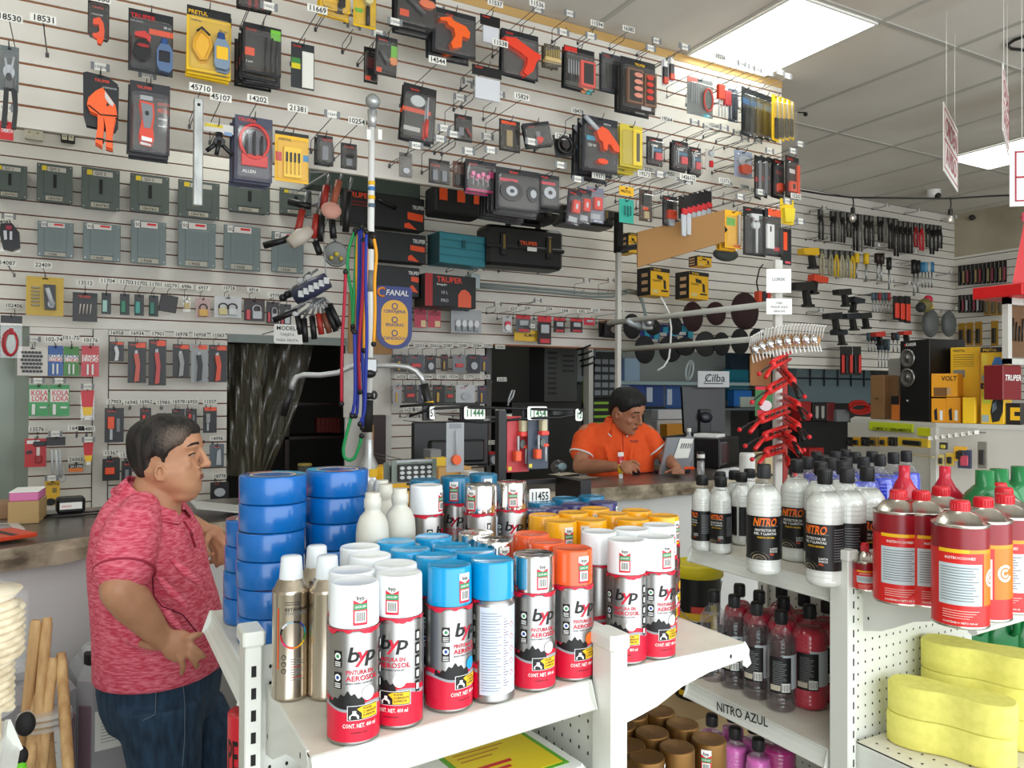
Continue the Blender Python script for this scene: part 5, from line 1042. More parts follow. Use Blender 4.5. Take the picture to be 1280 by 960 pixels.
for (b,l,c_) in (((31,158,54,178),'white double wall outlet under the upper panel',(206,200,184)),((76,164,94,182),'black framed single outlet right of the white one',(50,46,44))):
 p=atY((b[0]+b[2])/2,(b[1]+b[3])/2,YB);w_=(atY(b[2],b[1],YB).x-atY(b[0],b[1],YB).x)/2
 m=MB();m.box(-w_,-.03,-w_*.85,w_,0,w_*.85,mat(c_,.5),.004);
 for sx in (-.45,.45):m.box(sx*w_-.012,-.032,-.018,sx*w_+.012,-.03,.018,mat((214,206,180),.5));m.box(sx*w_-.005,-.0325,-.006,sx*w_-.002,-.032,.006,BLACK);m.box(sx*w_+.002,-.0325,-.006,sx*w_+.005,-.032,.006,BLACK)
 tag(m.build('wall_outlet',loc=tuple(p)),l,'outlet')
B=YB
free_hook(8,306,8,270,'14083',B);free_hook(18,345,8,335,'14087',B)
pack((0,279,26,316),.16,'black and red work gloves hanging at the left edge','gloves',None,[('p',(24,22,26),[(.05,.05),(.6,.0),(.95,.3),(1,.85),(.6,1.0),(.2,.95),(.0,.4)],.03),('r',(150,30,60),.3,.1,.6,.25,.034),('p',(200,200,206),[(.2,.3),(.35,.28),(.38,.6),(.24,.62)],.034),('p',(200,200,206),[(.5,.3),(.62,.3),(.62,.6),(.5,.6)],.034)],wall=B,clear=False,prod='gloves')
pack((33,345,80,396),.18,'socket wrench set with chrome handle on a gold card','socket set',(196,160,30),[('p',(60,60,62),[(.46,.2),(.78,.2),(.8,.85),(.5,.85)],.02),('l',LG,[(.56,.3),(.72,.75)],.012,.03),('e',LG,.68,.7,.1,.1,.03)]+[('r',(150,140,110),.14+.0*k,.26+.09*k,.36,.31+.09*k,.012) for k in range(6)],wall=B,prod='sockets',tg=('22409',50,331))
pack((91,365,122,403),.16,'dark carded socket set with white sticks, next to the gold card','socket set',(40,38,38),[BR(.2,.18,.08)]+[('l',(180,170,160),[(.32+.14*k,.4),(.28+.14*k,.75)],.004,.01) for k in range(4)],wall=B,prod='sockets',tg=('13512',98,353))
for i,(x,t_,c_) in enumerate(((127,'11704',(150,190,180)),(150,'11703',(30,120,90)),(168,'11702',(60,150,140)),(186,'11701',(30,110,90)))):
 pack((x,366+i,x+12,393+i),.14,'tiny green and dark oil can pack, %s of the four' % ORD[i],'oil',(36,42,42),[('r',c_,.1,.35,.6,.9,.01)],wall=B,tg=(t_,x+8,351+1.5*i),grp='four tiny green packs')
pack((201,369,223,391),.14,'small black wallet like pouch, slightly tilted','pouch',None,[('r',(40,30,30),.0,.0,1,1,.014)],wall=B,roll=8,clear=False,tg=('10279',213,357))
pack((229,372,238,390),.12,'small brass key padlock hanging bare','padlock',None,[('o',(200,190,160),.5,.25,.3,.2,.008),('r',(190,170,110),.1,.4,.9,.8,.014)],wall=B,clear=False,tg=('6986',233,358))
pack((245,372,263,398),.14,'brass padlock with black shackle on a red backed card','padlock',(180,150,146),[('o',(30,30,30),.5,.5,.26,.18,.012),('r',(206,160,70),.2,.58,.8,.92,.02)],wall=B,tg=('6937',254,360))
pack((268,370,302,398),.14,'pair of silver padlocks in a clear blister','padlock',(196,196,196),[('o',(40,40,40),.32,.5,.16,.16,.012),('o',(40,40,40),.66,.5,.16,.16,.012),('r',(200,186,130),.16,.58,.46,.88,.02),('r',(196,200,196),.52,.58,.82,.88,.02)],wall=B,tg=('10728',286,360))
for i,(x,w_,c_) in enumerate(((305,26,(70,30,36)),(333,16,(60,30,30)),(350,14,(50,50,50)))):
 pack((x,374+3*i,x+w_,402+3*i),.16,'padlock card with red striping, %s right of the silver padlock pair' % ['first','second','third'][i],'padlock',c_,[('r',(190,60,70),.1,.5,.3,.95,.01),('o',LG,.6,.45,.2,.18,.012),('r',LG,.4,.55,.85,.9,.016)],wall=B,tg=('6916',x+12,362+i) if i==0 else ('6939',x+10,368+i))
pack((1,394,28,448),.20,'coil of red cable in a clear bag with black header','cable',None,[('r',(26,24,26),0,0,1,.18),('o',(170,26,40),.45,.65,.34,.3,.014),('o',(190,30,44),.5,.66,.28,.26,.02),('r',(170,30,40),.4,.3,.6,.45,.014)],wall=B,prod='cable',tg=('102406',18,382))
L2=B
pack((22,433,60,470),.18,'white card with rows of black felt pads','felt pads',(206,200,190),[('e',(26,24,24),.16+.115*j+(.05 if k % 2 else 0),.2+.13*k,.055,.05,.006) for k in range(6) for j in range(6)],wall=B,clear=False,prod='felt_pads',tg=('',44,424))
for i,(x,y,w_,h_,c_,l,tx) in enumerate(((60,432,19,38,(40,90,160),'blue glue pack with white stripes',('102-74',63,424)),(80,433,19,37,(60,130,50),'green glue pack beside the blue one',('101-75',84,422)),(102,432,22,39,(200,60,70),'red KOLA LOKA glue card beside the green one',('10176',108,425)))):
 pack((x,y,x+w_,y+h_),.16,l,'glue',c_,[('r',WH,.05,.3,.95,.52),('t',RD if i==2 else (40,60,120),'KOLA',.1,.4,.12),('t',RD,'LOKA',.1,.52,.12),('r',WH,.3,.6,.42,.95,.012),('r',WH,.58,.6,.7,.95,.012)],wall=B,tg=tx,clear=False)
for i,x in enumerate((36,62)):
 pack((x,481,x+25,520),.17,'green and white KOLA LOKA glue card, %s of the pair' % ('left' if i==0 else 'right'),'glue',(50,150,80),[('r',(220,214,206),.04,.14,.96,.55),('t',(200,30,50),'KOLA',.12,.34,.17),('t',(200,30,50),'LOKA',.16,.52,.17),('r',(220,220,214),.16,.62,.34,.96,.012),('r',(220,220,214),.55,.7,.9,.76,.01)],wall=B,clear=False,grp='green and white glue cards')
def glue_tube(x0,y0,x1,y1,label,wall=B,off=.15):
 pack((x0,y0,x1,y1),off,label,'glue',None,[('p',(206,30,44),[(.0,.0),(1,.0),(.9,.5),(.86,.56),(.16,.56),(.1,.5)],.03),('p',(236,190,30),[(.12,.56),(.88,.56),(.8,.84),(.2,.84)],.03),('r',(226,224,218),.26,.84,.76,1.0,.03),('r',(210,206,200),0,0,1,.09,.01),('t',WH,'NO',.25,.3,.11),('t',WH,'MAS',.22,.42,.11)],wall=wall,clear=False,prod='tube')
glue_tube(101,488,118,525,'red and yellow NO MAS CLAVOS glue tube hanging on the left panel')
glue_tube(104,553,117,581,'small red and yellow glue tube below the larger one')
pack((31,548,58,584),.17,'red super glue card with a small white bottle','glue',(190,30,38),[('r',WH,.1,.06,.7,.18),('r',(30,26,28),.4,.1,1,.26,.01),('r',(220,200,196),.55,.3,.72,.6,.014),('r',(150,20,26),.5,.6,.8,.85,.016),('p',(60,20,20),[(.05,.45),(.3,.4),(.4,.5),(.1,.55)],.004)],wall=B,clear=False,prod='bottle',tg=('13576',68,536))
pack((58,546,82,600),.2,'clear bag of combination wrenches with black header','wrench set',None,[('r',(40,40,44),0,0,1,.2),('l',(186,190,192),[(.3,.3),(.35,.9)],.006,.012),('l',(196,200,202),[(.5,.3),(.62,.92)],.007,.014),('l',(176,180,182),[(.7,.3),(.8,.95)],.006,.012),('o',LG,.85,.97,.18,.08,.012)],wall=B,prod='wrenches')
pack((86,580,104,590),.10,'small orange and black card on the left panel','card',(30,28,28),[('r',(226,120,40),0,.5,1,1),('t',WH,'24 PZAS',.1,.42,.3)],wall=B,clear=False,tg=('26065',95,574))
pack((56,600,75,632),.16,'yellow PRETUL card with a black roll above the counter','tape',(226,176,40),[('t',BLACK,'PRETUL',.15,.2,.1),('e',(30,30,32),.4,.85,.34,.14,.02),('r',(140,120,60),.5,.3,.8,.5)],wall=B,prod='roll',clear=False)
# middle lower panel: knives
kn=[((137,427,155,452),'16958','short white knife'),((160,427,183,479),'16934','curved utility knife with red edge'),((186,424,208,482),'17901','long red edged snap knife'),((216,430,237,472),'16978','small silver knife on a dark and orange card'),
   ((239,430,260,478),'16958','black curved folding knife in a clear blister'),((261,431,284,478),'11063','orange handled folding knife')]
for i,(b_,t_,l) in enumerate(kn):
 col=[(200,200,200),(196,80,60),(190,60,54),(150,150,150),(26,26,26),(216,70,36)][i]
 pack(b_,.18,l+' on the middle lower panel','knife',(48,48,52) if i!=4 else (150,154,156),[('r',OR,.45,.02,.96,.14),BR(.08,.1,.05),('p',col,[(.3,.3),(.56,.28),(.66,.55),(.6,.95),(.34,.98),(.42,.6)],.024),('p',LG,[(.36,.22),(.52,.2),(.56,.34),(.38,.38)],.012)],wall=B,prod='knife',tg=(t_,(b_[0]+b_[2])/2,416+2*i*.3))
for i,(b_,t_,c_) in enumerate((((131,510,155,553),'17903',OR),((175,510,189,545),'16962',(220,60,40)),((215,511,231,540),'16978',(200,50,50)),((232,511,246,535),'16950',(196,60,50)),((254,509,271,541),'11037',(150,150,150)))):
 pack(b_,.17,'dark carded cutter with an orange or red blade, %s in the second knife row' % ORD[i],'cutter',(44,46,50),[BR(.1,.12,.05),('r',c_,.2 if i else .15,.25,.5,.6,.016),('r',LG,.26,.6,.42,.92,.01),('r',OR,.1,.0,.98,.14) if i==4 else ('r',GY,.6,.3,.8,.7,.01)],wall=B,prod='cutter',tg=(t_,(b_[0]+b_[2])/2,502))
for i,(b_,t_) in enumerate((((128,573,150,601),'15367'),((152,576,165,612),'15339'),((262,555,280,584),'14996'),((263,602,286,624),'18778'))):
 pack(b_,.17,['black and orange pouch left of the man','tall dark pack right of the black pouch','grey blade card just right of the man','dark card with silver parts by the counter, right of the man'][i],'pack',(40,40,44) if i!=2 else (90,100,108),[BR(.2,.15,.06),[('r',OR,.15,.4,.7,.7,.02),('r',GY,.3,.3,.7,.9,.01),('p',LG,[(.5,.3),(.75,.2),(.8,.9),(.45,.9)],.012),('e',LG,.5,.6,.3,.25,.014)][i]],wall=B,prod='tool',tg=(t_,(b_[0]+b_[2])/2,b_[1]-7))
for x,y,tx,t_ in ((162,511,503,'16945'),(201,511,503,'15983'),(96,545,535,'16476'),(108,545,536,'16480'),(140,512,504,'17903')):free_hook(x,y,x,tx,t_,B) if x!=140 else None
# dark opening with hanging plastic sheets, steel rack and glass jar
PL=clear_mat('sheet_film',(.72,.68,.52),.2,.16,.16,(.30,.27,.18,1))
for i,(xa_,xb_,sk,dep,l) in enumerate(((284,330,-4,5.02,'left curtain of clear plastic sheeting in the dark doorway'),(326,392,-26,5.10,'gathered slanting curtain of clear plastic sheeting, right one'))):
 m=MB();n=26;vs=[];R_=14
 for j in range(R_+1):
  f=j/R_;y=430+f*165
  for k in range(n+1):
   g=k/n;px=xa_+(xb_-xa_)*g;px=px+(sk*f*1.2)+(0 if i==0 else (-(g-.2)*34*f*f));q=atY(px,y,dep+.05*math.sin(g*9+f*4)+.012*math.sin(g*31-f*9));vs.append(tuple(q))
 m.add(vs,[(j*(n+1)+k,j*(n+1)+k+1,(j+1)*(n+1)+k+1,(j+1)*(n+1)+k) for j in range(R_) for k in range(n)],PL,True)
 tag(m.build('plastic_curtain'),l,'curtain')
def bx3(name,px0,py0,px1,py1,Y,dep,mt,label,cat,grp=None,bev=.004,extra=None,yaw=0.,kids_=None):
 """a box whose front face covers a pixel rectangle at depth Y"""
 a,b=atY(px0,(py0+py1)/2,Y),atY(px1,(py0+py1)/2,Y);c=atY((px0+px1)/2,py0,Y);d=atY((px0+px1)/2,py1,Y);w_,h_=b.x-a.x,c.z-d.z
 if extra or kids_:
  t=thing(name,label,cat,(c.x,Y,d.z),math.radians(yaw),grp);m=MB();m.box(-w_/2,0,0,w_/2,dep,h_,mt,bev);m.build('body',t)
  if extra:m=MB();m.M=Matrix.Translation((0,0,h_));shapes_into(m,extra,w_,h_,-.0002);m.build('print',t)
  return t,w_,h_
 m=MB();m.box(-w_/2,0,0,w_/2,dep,h_,mt,bev);return tag(m.build(name,loc=(c.x,Y,d.z),rz=math.radians(yaw)),label,cat,grp),w_,h_
rk=mat((70,22,20),.5)
t=thing('storage_rack','dark red steel rack inside the dark doorway','rack',tuple(atY(405,600,5.6)));z0=atY(405,600,5.6).z;o=t
for z in (atY(400,503,5.6).z,atY(400,545,5.6).z):m=MB();m.box(-.28,0,z-z0-.02,.35,.4,z-z0,rk);m.build('shelf',t)
for x in (-.28,.33):m=MB();m.box(x,0,-z0,x+.03,.03,atY(400,440,5.6).z-z0,rk);m.build('post',t)
for i,x in enumerate((396,401,406,411,416,421)):
 bx3('paint_tin',x,522,x+5,541,5.62,.06,mat((110,34,24),.5),'reddish tin on the dark rack, %s of the row' % ORD[i],'tin','reddish tins on the dark rack')
t=thing('glass_jar','glass jar with yellow lid on the counter left of the tape','jar',tuple(atZ(381,612,1.101)))
m=MB();m.lathe([(.028,0),(.03,.003),(.03,.11)],PET,20);m.build('jar_body',t);m=MB();m.cyl((0,0),.11,.118,.031,mat((150,130,50),.4),20);m.build('lid',t)
# boards right of the dark doorway
m=MB();a,b=atY(436,366,YB-.04),atY(490,443,YB-.04);m.box(a.x,YB-.04,b.z,b.x,YB-.03,a.z,mat((176,132,84),.7));tag(m.build('cardboard_sheet'),'brown cardboard sheet behind the coloured cords','cardboard')
m=MB();a,b=atY(430,442,YB-.03),atY(488,521,YB-.03);m.box(a.x,YB-.03,b.z,b.x,YB-.022,a.z,noisy((196,190,180),(214,210,202),(8,8,8),.7));tag(m.build('paper_sheet'),'pale sheet of board below the brown cardboard','board')
m=MB();a,b=atY(467,519,YB-.1),atY(482,600,YB-.1);m.box(a.x,YB-.1,b.z,b.x,YB+.0,a.z,mat((70,26,24),.5));m.box(a.x-.05,YB-.12,b.z,a.x-.005,YB-.09,a.z-.06,mat((176,132,84),.7));
o=m.build('wooden_frame');tag(o,'dark red wooden frame with cardboard behind the handlebar','frame')
# flat boxed goods in the centre
GA=(40,44,46)
def flatbox(b_,label,extra,dep=.1,Y=YB-.30,col=GA,**k):return bx3('boxed_tool',*b_,Y,dep,mat(col,.5),label,'box',extra=extra,**k)
flatbox((432,243,532,284),'long black box with orange wedges, upper one of three right of the pole',[('t',OR,'TRUPER',.02,.2,.16),('p',OR,[(.78,.45),(.98,.5),(.98,.72),(.78,.68)]),('p',OR,[(.74,.82),(.8,.78),(.9,.98),(.74,.95)]),('t',WH,'TRUPER',.84,.35,.12),('r',(110,24,24),.05,.3,.3,.34),('r',(110,24,24),.05,.4,.3,.44),('l',(26,26,28),[(.4,.2),(.62,.4)],.012,.015)])
flatbox((462,291,533,327),'black box with orange wedges, middle one of three right of the pole',[('p',OR,[(.72,.38),(.98,.42),(.98,.6),(.72,.56)]),('p',OR,[(.68,.78),(.74,.72),(.88,.96),(.68,.92)]),('t',WH,'TRUPER',.76,.3,.14)])
flatbox((465,333,525,370),'black box with orange wedges, lowest one of three behind the FANAL sign',[('p',OR,[(.82,.3),(.98,.32),(.98,.5),(.82,.46)]),('p',OR,[(.8,.62),(.86,.6),(.98,.85),(.8,.8)]),('t',WH,'TRUPER',.76,.24,.12)])
flatbox((390,210,528,240),'long olive green steel box behind the pole under the upper panel',[('r',(70,84,76),.02,.1,.98,.2)],dep=.14,Y=YB-.25,col=(62,76,68))
for i in range(3):pass
t,w_,h_=bx3('boxed_tool',531,344,597,384,YB-.35,.16,mat((46,50,54),.5),'dark TRUPER box with red side and an orange backpack picture','box',extra=[('r',(170,36,40),-.0,.0,.14,1),('t',(230,70,50),'TRUPER',.22,.24,.18),('t',WH,'Fumigador',.22,.34,.06),('p',(224,92,60),[(.64,.98),(.64,.6),(.7,.45),(.78,.42),(.86,.5),(.9,.62),(.9,.98)]),('t',LG,'10 L',.3,.6,.1),('t',LG,'PRO',.3,.85,.1)],yaw=4)
# toolboxes
t,w_,h_=bx3('toolbox',549,293,609,331,YB-.38,.16,mat((52,132,146),.4),'teal steel toolbox with ribbed lid in the centre of the wall','toolbox',kids_=True,yaw=6)
m=MB();[m.box(-w_/2-.003,-.004,h_*q,w_/2+.003,.163,h_*q+.006,mat((40,110,122),.4)) for q in (.25,.5,.75,.97)];m.build('lid_rib',t);m=MB();m.box(-.012,-.012,h_*.55,.012,-.002,h_*.8,mat((30,90,100),.3));m.build('latch',t);m=MB();m.box(-w_/2-.004,.004,0.002,-w_/2-.0005,.155,h_*.98,mat((40,70,76),.4));m.build('end_panel',t)
def black_toolbox(b_,label,yaw=-3,Y=YB-.42,logo=True):
 t,w_,h_=bx3('toolbox',*b_,Y,.2,mat((24,25,27),.42),label,'toolbox',kids_=True,yaw=yaw,bev=.02)
 m=MB();m.box(-w_*.51,-.012,h_*.42,w_*.51,.05,h_*.52,mat((30,31,33),.4),.006);m.build('rim',t)
 for sx in (-.3,.3):m=MB();m.box(sx*w_-.022,-.018,h_*.25,sx*w_+.022,-.0,h_*.8,mat((34,35,37),.4),.005);m.box(sx*w_-.008,-.02,h_*.4,sx*w_+.008,-.018,h_*.75,mat((120,96,40),.5));m.build('latch',t)
 m=MB();m.box(-w_*.22,.03,h_,-w_*.18,.07,h_+.03,BLACK);m.box(w_*.18,.03,h_,w_*.22,.07,h_+.03,BLACK);m.box(-w_*.22,.03,h_+.02,w_*.22,.07,h_+.04,BLACK,.008);m.build('handle',t)
 if logo:m=MB();m.box(-.06,-.016,h_*.46,.07,-.013,h_*.64,BLACK);m.box(.0,-.0165,h_*.4,.07,-.0135,h_*.5,PAPER);m.text('TRUPER',-.055,h_*.54,.026,ORANGE,y=-.017);m.build('badge',t)
black_toolbox((612,284,704,334),'black plastic toolbox with orange lettering under the disc packs')
black_toolbox((628,252,700,274),'black toolbox bottom showing under the cutting disc packs',yaw=2,Y=YB-.5,logo=False)
black_toolbox((706,256,770,281),'black case partly behind the orange square levels',yaw=0,Y=YB-.3,logo=False)
t,w_,h_=bx3('tool_bag',545,234,604,268,YB-.45,.18,mat((28,28,30),.7),'black tool bag with orange panels below the pink set','bag',kids_=True,bev=.012)
m=MB()
for q in (-.42,-.05,.3):m.box(q*w_,-.006,h_*.45,(q+.16)*w_,-.0005,h_*1.0,ORANGE)
m.build('orange_panel',t)
# two bent grey conduits
for i in range(2):
 pts=[atY(x,y+4*i,YB-.16-.02*i) for x,y in ((600,355),(640,358),(690,362),(740,367),(765,367),(785,362),(797,364),(803,375),(807,392),(808,402))]
 m=MB();m.tube(pts,.0085,mat((130,142,140),.4,.3),8);tag(m.build('conduit'),'bent grey steel conduit, %s of the pair lying across the wall hooks' % ('upper' if not i else 'lower'),'conduit','bent conduits')
m=MB();a=atY(597,350,YB-.2);m.box(-.05,0,-.06,.02,.1,.04,mat((176,190,192),.3,.4),.004);tag(m.build('tin_box',loc=tuple(a)),'silver metal box end beside the TRUPER backpack box','box')
# small packs in the centre rows
row=[((518,386,533,410),(190,40,70),'crimson pack, left of the two near the FANAL sign'),((535,388,551,410),(196,50,76),'crimson pack, right of the two near the FANAL sign'),((628,395,640,416),(190,190,190),'tiny pack with a pink and white ball'),
    ((645,394,663,416),(90,94,98),'grey blade pack with red header in front of the yellow card'),((672,395,689,431),(60,30,34),'tall dark red pack overlapping the yellow card'),((692,397,706,416),(50,44,44),'small dark pack with red base, first of the pair'),
    ((713,398,728,416),(50,44,44),'small dark pack with red base, second of the pair'),((730,397,743,407),(206,50,74),'small crimson tag shaped card')]
for i,(b_,c_,l) in enumerate(row):
 sh=[('r',(200,40,50),0,0,1,.2),('r',LG,.2,.3,.8,.6,.012),('r',(200,50,60),.2,.8,.9,.95)]
 if i<2:sh=[('r',(226,200,150),.55,.6,.95,.95),('r',(150,20,50),.1,.1,.9,.3)]
 if i==2:sh=[('e',(216,60,90),.5,.5,.3,.2,.014),('e',WH,.5,.7,.3,.2,.016)]
 pack(b_,.15,l,'pack',c_,sh,wall=B,clear=(i>2),tg=(str(62000+137*i)[:4],b_[0]+14,b_[1]-9),prod='part')
pack((643,412,672,427),.12,'wide yellow card low on the wall, left of the tall dark red pack','card',(226,180,40),[('t',BLACK,'ALMAS',.4,.6,.3)],wall=B,clear=False)
pack((564,386,602,417),.16,'clear blister with four chrome bulbs','socket',(170,172,174),[x for k in range(4) for x in (('e',(225,225,225),.2+.2*k,.62,.08,.16,.02),('r',(150,156,160),.13+.2*k,.7,.27+.2*k,.92,.02))],wall=B,n=2,prod='chrome_bulbs',tg=('',560,382),nlabel='clear blister behind the one with four chrome bulbs')
pack((756,399,777,420),.22,'stack of dark carded discs beside the white post','disc',(66,58,60),[('e',(140,130,124),.55,.65,.22,.2,.01),('r',(150,100,70),.0,.0,1,.1)],wall=B,n=4,gap=.03,jit=.01,nlabel='dark disc card in the stack beside the white post',tg=('8070',775,389))
for i,(x,y,tx,ty) in enumerate(((648,382,672,380),(718,366,731,350),(748,368,762,349),(608,392,622,380),(672,342,684,335),(623,340,634,333),(558,340,570,330),(585,342,600,336))):free_hook(x,y,tx,ty,None,B,label='empty wire hook in the centre of the back wall, '+['under the silver conduit','above the crimson card','beside the white post','above the chrome bulbs','right under the black toolbox','left under the black toolbox','left under the teal toolbox','right under the teal toolbox'][i])
# lower centre panel: two rows of little clear packs with number tags
r1=[(492,443,508,465),(510,443,530,466),(531,444,545,467),(551,443,560,464),(566,443,582,466),(584,443,600,467),(600,444,611,465)]
r2=[(491,481,502,505),(505,481,521,503),(523,481,536,505),(541,481,556,505),(556,482,568,504),(570,481,594,505),(597,482,608,505)]
n1=['25033','25053','25063','25087','25080','25084','25090'];n2=['26028','25066','25094','15083','19334','12779','12781']
for rr,nn,nm,dy in ((r1,n1,'upper',432),(r2,n2,'lower',471)):
 for i,b_ in enumerate(rr):
  c_=[(60,62,66),(70,74,80),(46,46,50),(60,40,44),(120,124,130),(50,54,66),(60,60,76)][i]
  if nm=='lower':c_=[(150,150,152),(70,66,68),(60,60,76),(54,46,44),(70,80,70),(196,198,200),(60,60,80)][i]
  acc=[('r',(200,160,70),.3,.4,.5,.9,.01),('r',(206,60,60),.2,.5,.8,.7,.01),('e',LG,.5,.6,.25,.2,.012)][i % 3]
  pack(b_,.14,'small clear pack, %s of the %s row on the lower centre panel' % (ORD[i],nm),'pack',c_,[BR(.2,.2,.07),acc],wall=B,tg=(nn[i],(b_[0]+b_[2])/2+4,dy),grp='small packs on the lower centre panel')
for i,x in enumerate((500,512,524,566)):free_hook(x,521,x+3,512,['26257','60239','2527','11367'][i],B)
for i,(x,y) in enumerate(((593,527),(598,565),(610,564))):
 pack((x,y,x+14,y+(14 if i==0 else 18)),.14,['red and white pack under the lower rows','silver knob pack, left one by the black opening','silver knob pack, right one by the black opening'][i],'pack',(90,92,96),[('e',LG,.5,.6,.3,.3,.014),('r',RD,.1,.0,.9,.2)],wall=B,tg=(['','25374','25389'][i],x+6,y-11) if i else None)
for i,(x,y,t_) in enumerate(((612,433,'26063'),(614,474,'26053'),(612,512,'2817'))):free_hook(x,y+4,x,y,t_,B)
# FANAL sign
FB=mat((44,58,128),.4);FY=mat((240,180,40),.4)
p=atY(471,436,4.3);t=thing('advertising_sign','blue and yellow rounded FANAL key service sign beside the pole','sign',(atY(493,436,4.3).x,4.3,atY(493,436,4.3).z))
w_=atY(514,400,4.3).x-atY(470,400,4.3).x;h_=atY(493,358,4.3).z-atY(493,436,4.3).z
def rrect(x0,z0,x1,z1,rb,rt,n=8):
 o=[]
 for cx,cz,r_,a0 in ((x1-rt,z1-rt,rt,0),(x0+rt,z1-rt,rt,PI/2),(x0+rb,z0+rb,rb,PI),(x1-rb,z0+rb,rb,1.5*PI)):
  for k in range(n+1):a=a0+k*PI/2/n;o.append((cx+r_*math.cos(a),cz+r_*math.sin(a)))
 return o
m=MB();m.prism(rrect(-w_/2,0,w_/2,h_,w_*.42,.02),0,.006,FB);m.build('board',t)
m=MB();m.prism(rrect(-w_*.38,h_*.06,w_*.38,h_*.78,w_*.36,w_*.36),-.002,-.0002,FY)
m.text('FANAL',-w_*.26,h_*.855,h_*.09,PAPER,y=-.003,ital=.15,wmax=w_*.74);m.lathe([(.0,0)],FY) if False else None
m.tube([(-w_*.36+.024*math.cos(a),-.004,h_*.895+.024*math.sin(a)) for a in [.8+k*.45 for k in range(11)]],.007,mat((226,130,40),.4),6)
for k,s_ in enumerate(('CERRAJERIA','BISAGRAS','CANDADOS')):
 m.text(s_,0,h_*(.575-.215*k),h_*.05,FB,y=-.003,align='c',wmax=w_*.66);m.prism([(w_*.09*math.cos(a)*1.0,h_*(.68-.215*k)+w_*.09*math.sin(a)) for a in [2*PI*j/14 for j in range(14)]],-.0028,-.0021,FB)
 m.prism([(w_*.06*math.cos(a)*1.0,h_*(.68-.215*k)+w_*.06*math.sin(a)) for a in [2*PI*j/14 for j in range(14)]],-.0034,-.0029,FY)
m.build('print',t)
m=MB();m.tube([(0,.006,h_*.95),(0,YB-4.3,h_*.95)],.003,WIREM,6);m.build('bracket',t)
# MODELO tag card
p=atY(361,418,4.2);w_=atY(380,418,4.2).x-atY(343,418,4.2).x;m=MB();m.prism(rrect(-w_/2,-.05,w_/2,.052,.012,.012),0,.003,PAPER);m.text('MODELO',-w_*.42,.022,.022,BLACK,y=-.001);m.text('TARJETA',-w_*.3,-.008,.014,GREY,y=-.001);m.text('PARA VENTA',-w_*.42,-.038,.014,GREY,y=-.001);m.tube([(0,.002,.04),(0,YB-4.2,.045)],.003,WIREM,6)
tag(m.build('price_sign',loc=tuple(p)),'white rounded MODELO card hanging under the bunch of tools','sign')
# bunches of tools hanging from ring displays left of the pole
def tool(name,pts,r_,mt,label,cat,grp,tip=None,d=None):
 P_=[atD(x,y,(dd if d is None else d)) for x,y,*q in pts for dd in [q[0] if q else 3.7]]
 if tip:
  t=thing(name,label,cat,tuple(P_[0]),0,grp);o=P_[0]
  m=MB();m.tube([q-o for q in P_],r_,mt,8);m.build('handle',t)
  T_=[atD(x,y,d or 3.7)-o for x,y in tip[0]];m=MB();m.tube(T_,tip[1],tip[2],8);m.build('tip',t)
 else:m=MB();o=P_[0];m.tube([q-o for q in P_],r_,mt,8);tag(m.build(name,loc=tuple(o)),label,cat,grp)
D1=3.75;bk=mat((24,24,26),.45);rd=mat((160,40,30),.45);gy_=mat((140,142,144),.35,.6)
tl=[([(361,252),(388,258)],[(388,258),(404,250)],bk,'black handled tool pointing left, upper'),([(330,307),(362,298)],[(362,298),(378,288)],bk,'black handled tool pointing left, lower'),([(378,262),(370,300)],[(384,240),(378,262)],rd,'red handled chisel, left one'),
   ([(396,268),(392,298)],[(402,240),(396,268)],rd,'red handled chisel in the middle'),([(402,270),(401,302)],[(404,246),(402,270)],bk,'black handled driver in the middle'),([(415,275),(417,298)],[(414,232),(415,275)],bk,'black handled trowel'),
   ([(394,302),(400,318)],[(390,285),(394,302)],bk,'short black tool under the round mirror arm'),([(424,226),(416,258)],[(428,218),(424,226)],mat((176,96,70),.6),'copper coloured hammer handle'),([(436,240),(432,290)],[(440,222),(436,240)],bk,'dark long handle right of the bunch'),
   ([(408,232),(404,262)],[(412,218),(408,232)],rd,'dark red handle at the top of the bunch')]
for a,b,mt_,l in tl:tool('hand_tool',a,.017,mt_,l+' in the upper hanging bunch','tool','upper bunch of hand tools',(b,.007,gy_),D1)
t=thing('round_mirror','round grey inspection mirror hanging below the upper bunch of tools','mirror',tuple(atD(420,318,D1)))
m=MB();m.M=Matrix.Rotation(PI/2,4,'X') @ Matrix.Rotation(.3,4,'Z');m.lathe([(0,-.006),(.058,-.006),(.062,0),(.058,.008),(.05,.004),(0,.004)],mat((96,98,94),.4,.3),28);m.build('mirror_disc',t);m=MB();m.tube([(0,.01,.06),(-.02,.01,.12),(-.03,.01,.2)],.007,gy_,8);m.build('arm',t)
m=MB();m.sph((0,-.01,0),.012,mat((190,170,60),.5));m.sph((-.025,-.01,-.02),.01,mat((190,170,60),.5));m.sph((.022,-.01,-.02),.011,mat((180,160,60),.5));m.build('screw_cap',t)
m=MB();c=atD(376,298,D1-.02);m.tube([(-.05,0,-.03),(.0,0,.01),(.05,0,.04)],[.03,.04,.028],mat((200,190,176),.5),10);tag(m.build('foam_roll',loc=tuple(c)),'pale foam roller head in the upper hanging bunch','roller')
m=MB();c=atD(414,263,D1-.06);m.sph((0,0,0),.05,mat((206,150,134),.6),14,8,(1,.4,.8));tag(m.build('sponge_pad',loc=tuple(c)),'pink round sanding pad in the upper hanging bunch','pad')
D2=3.55
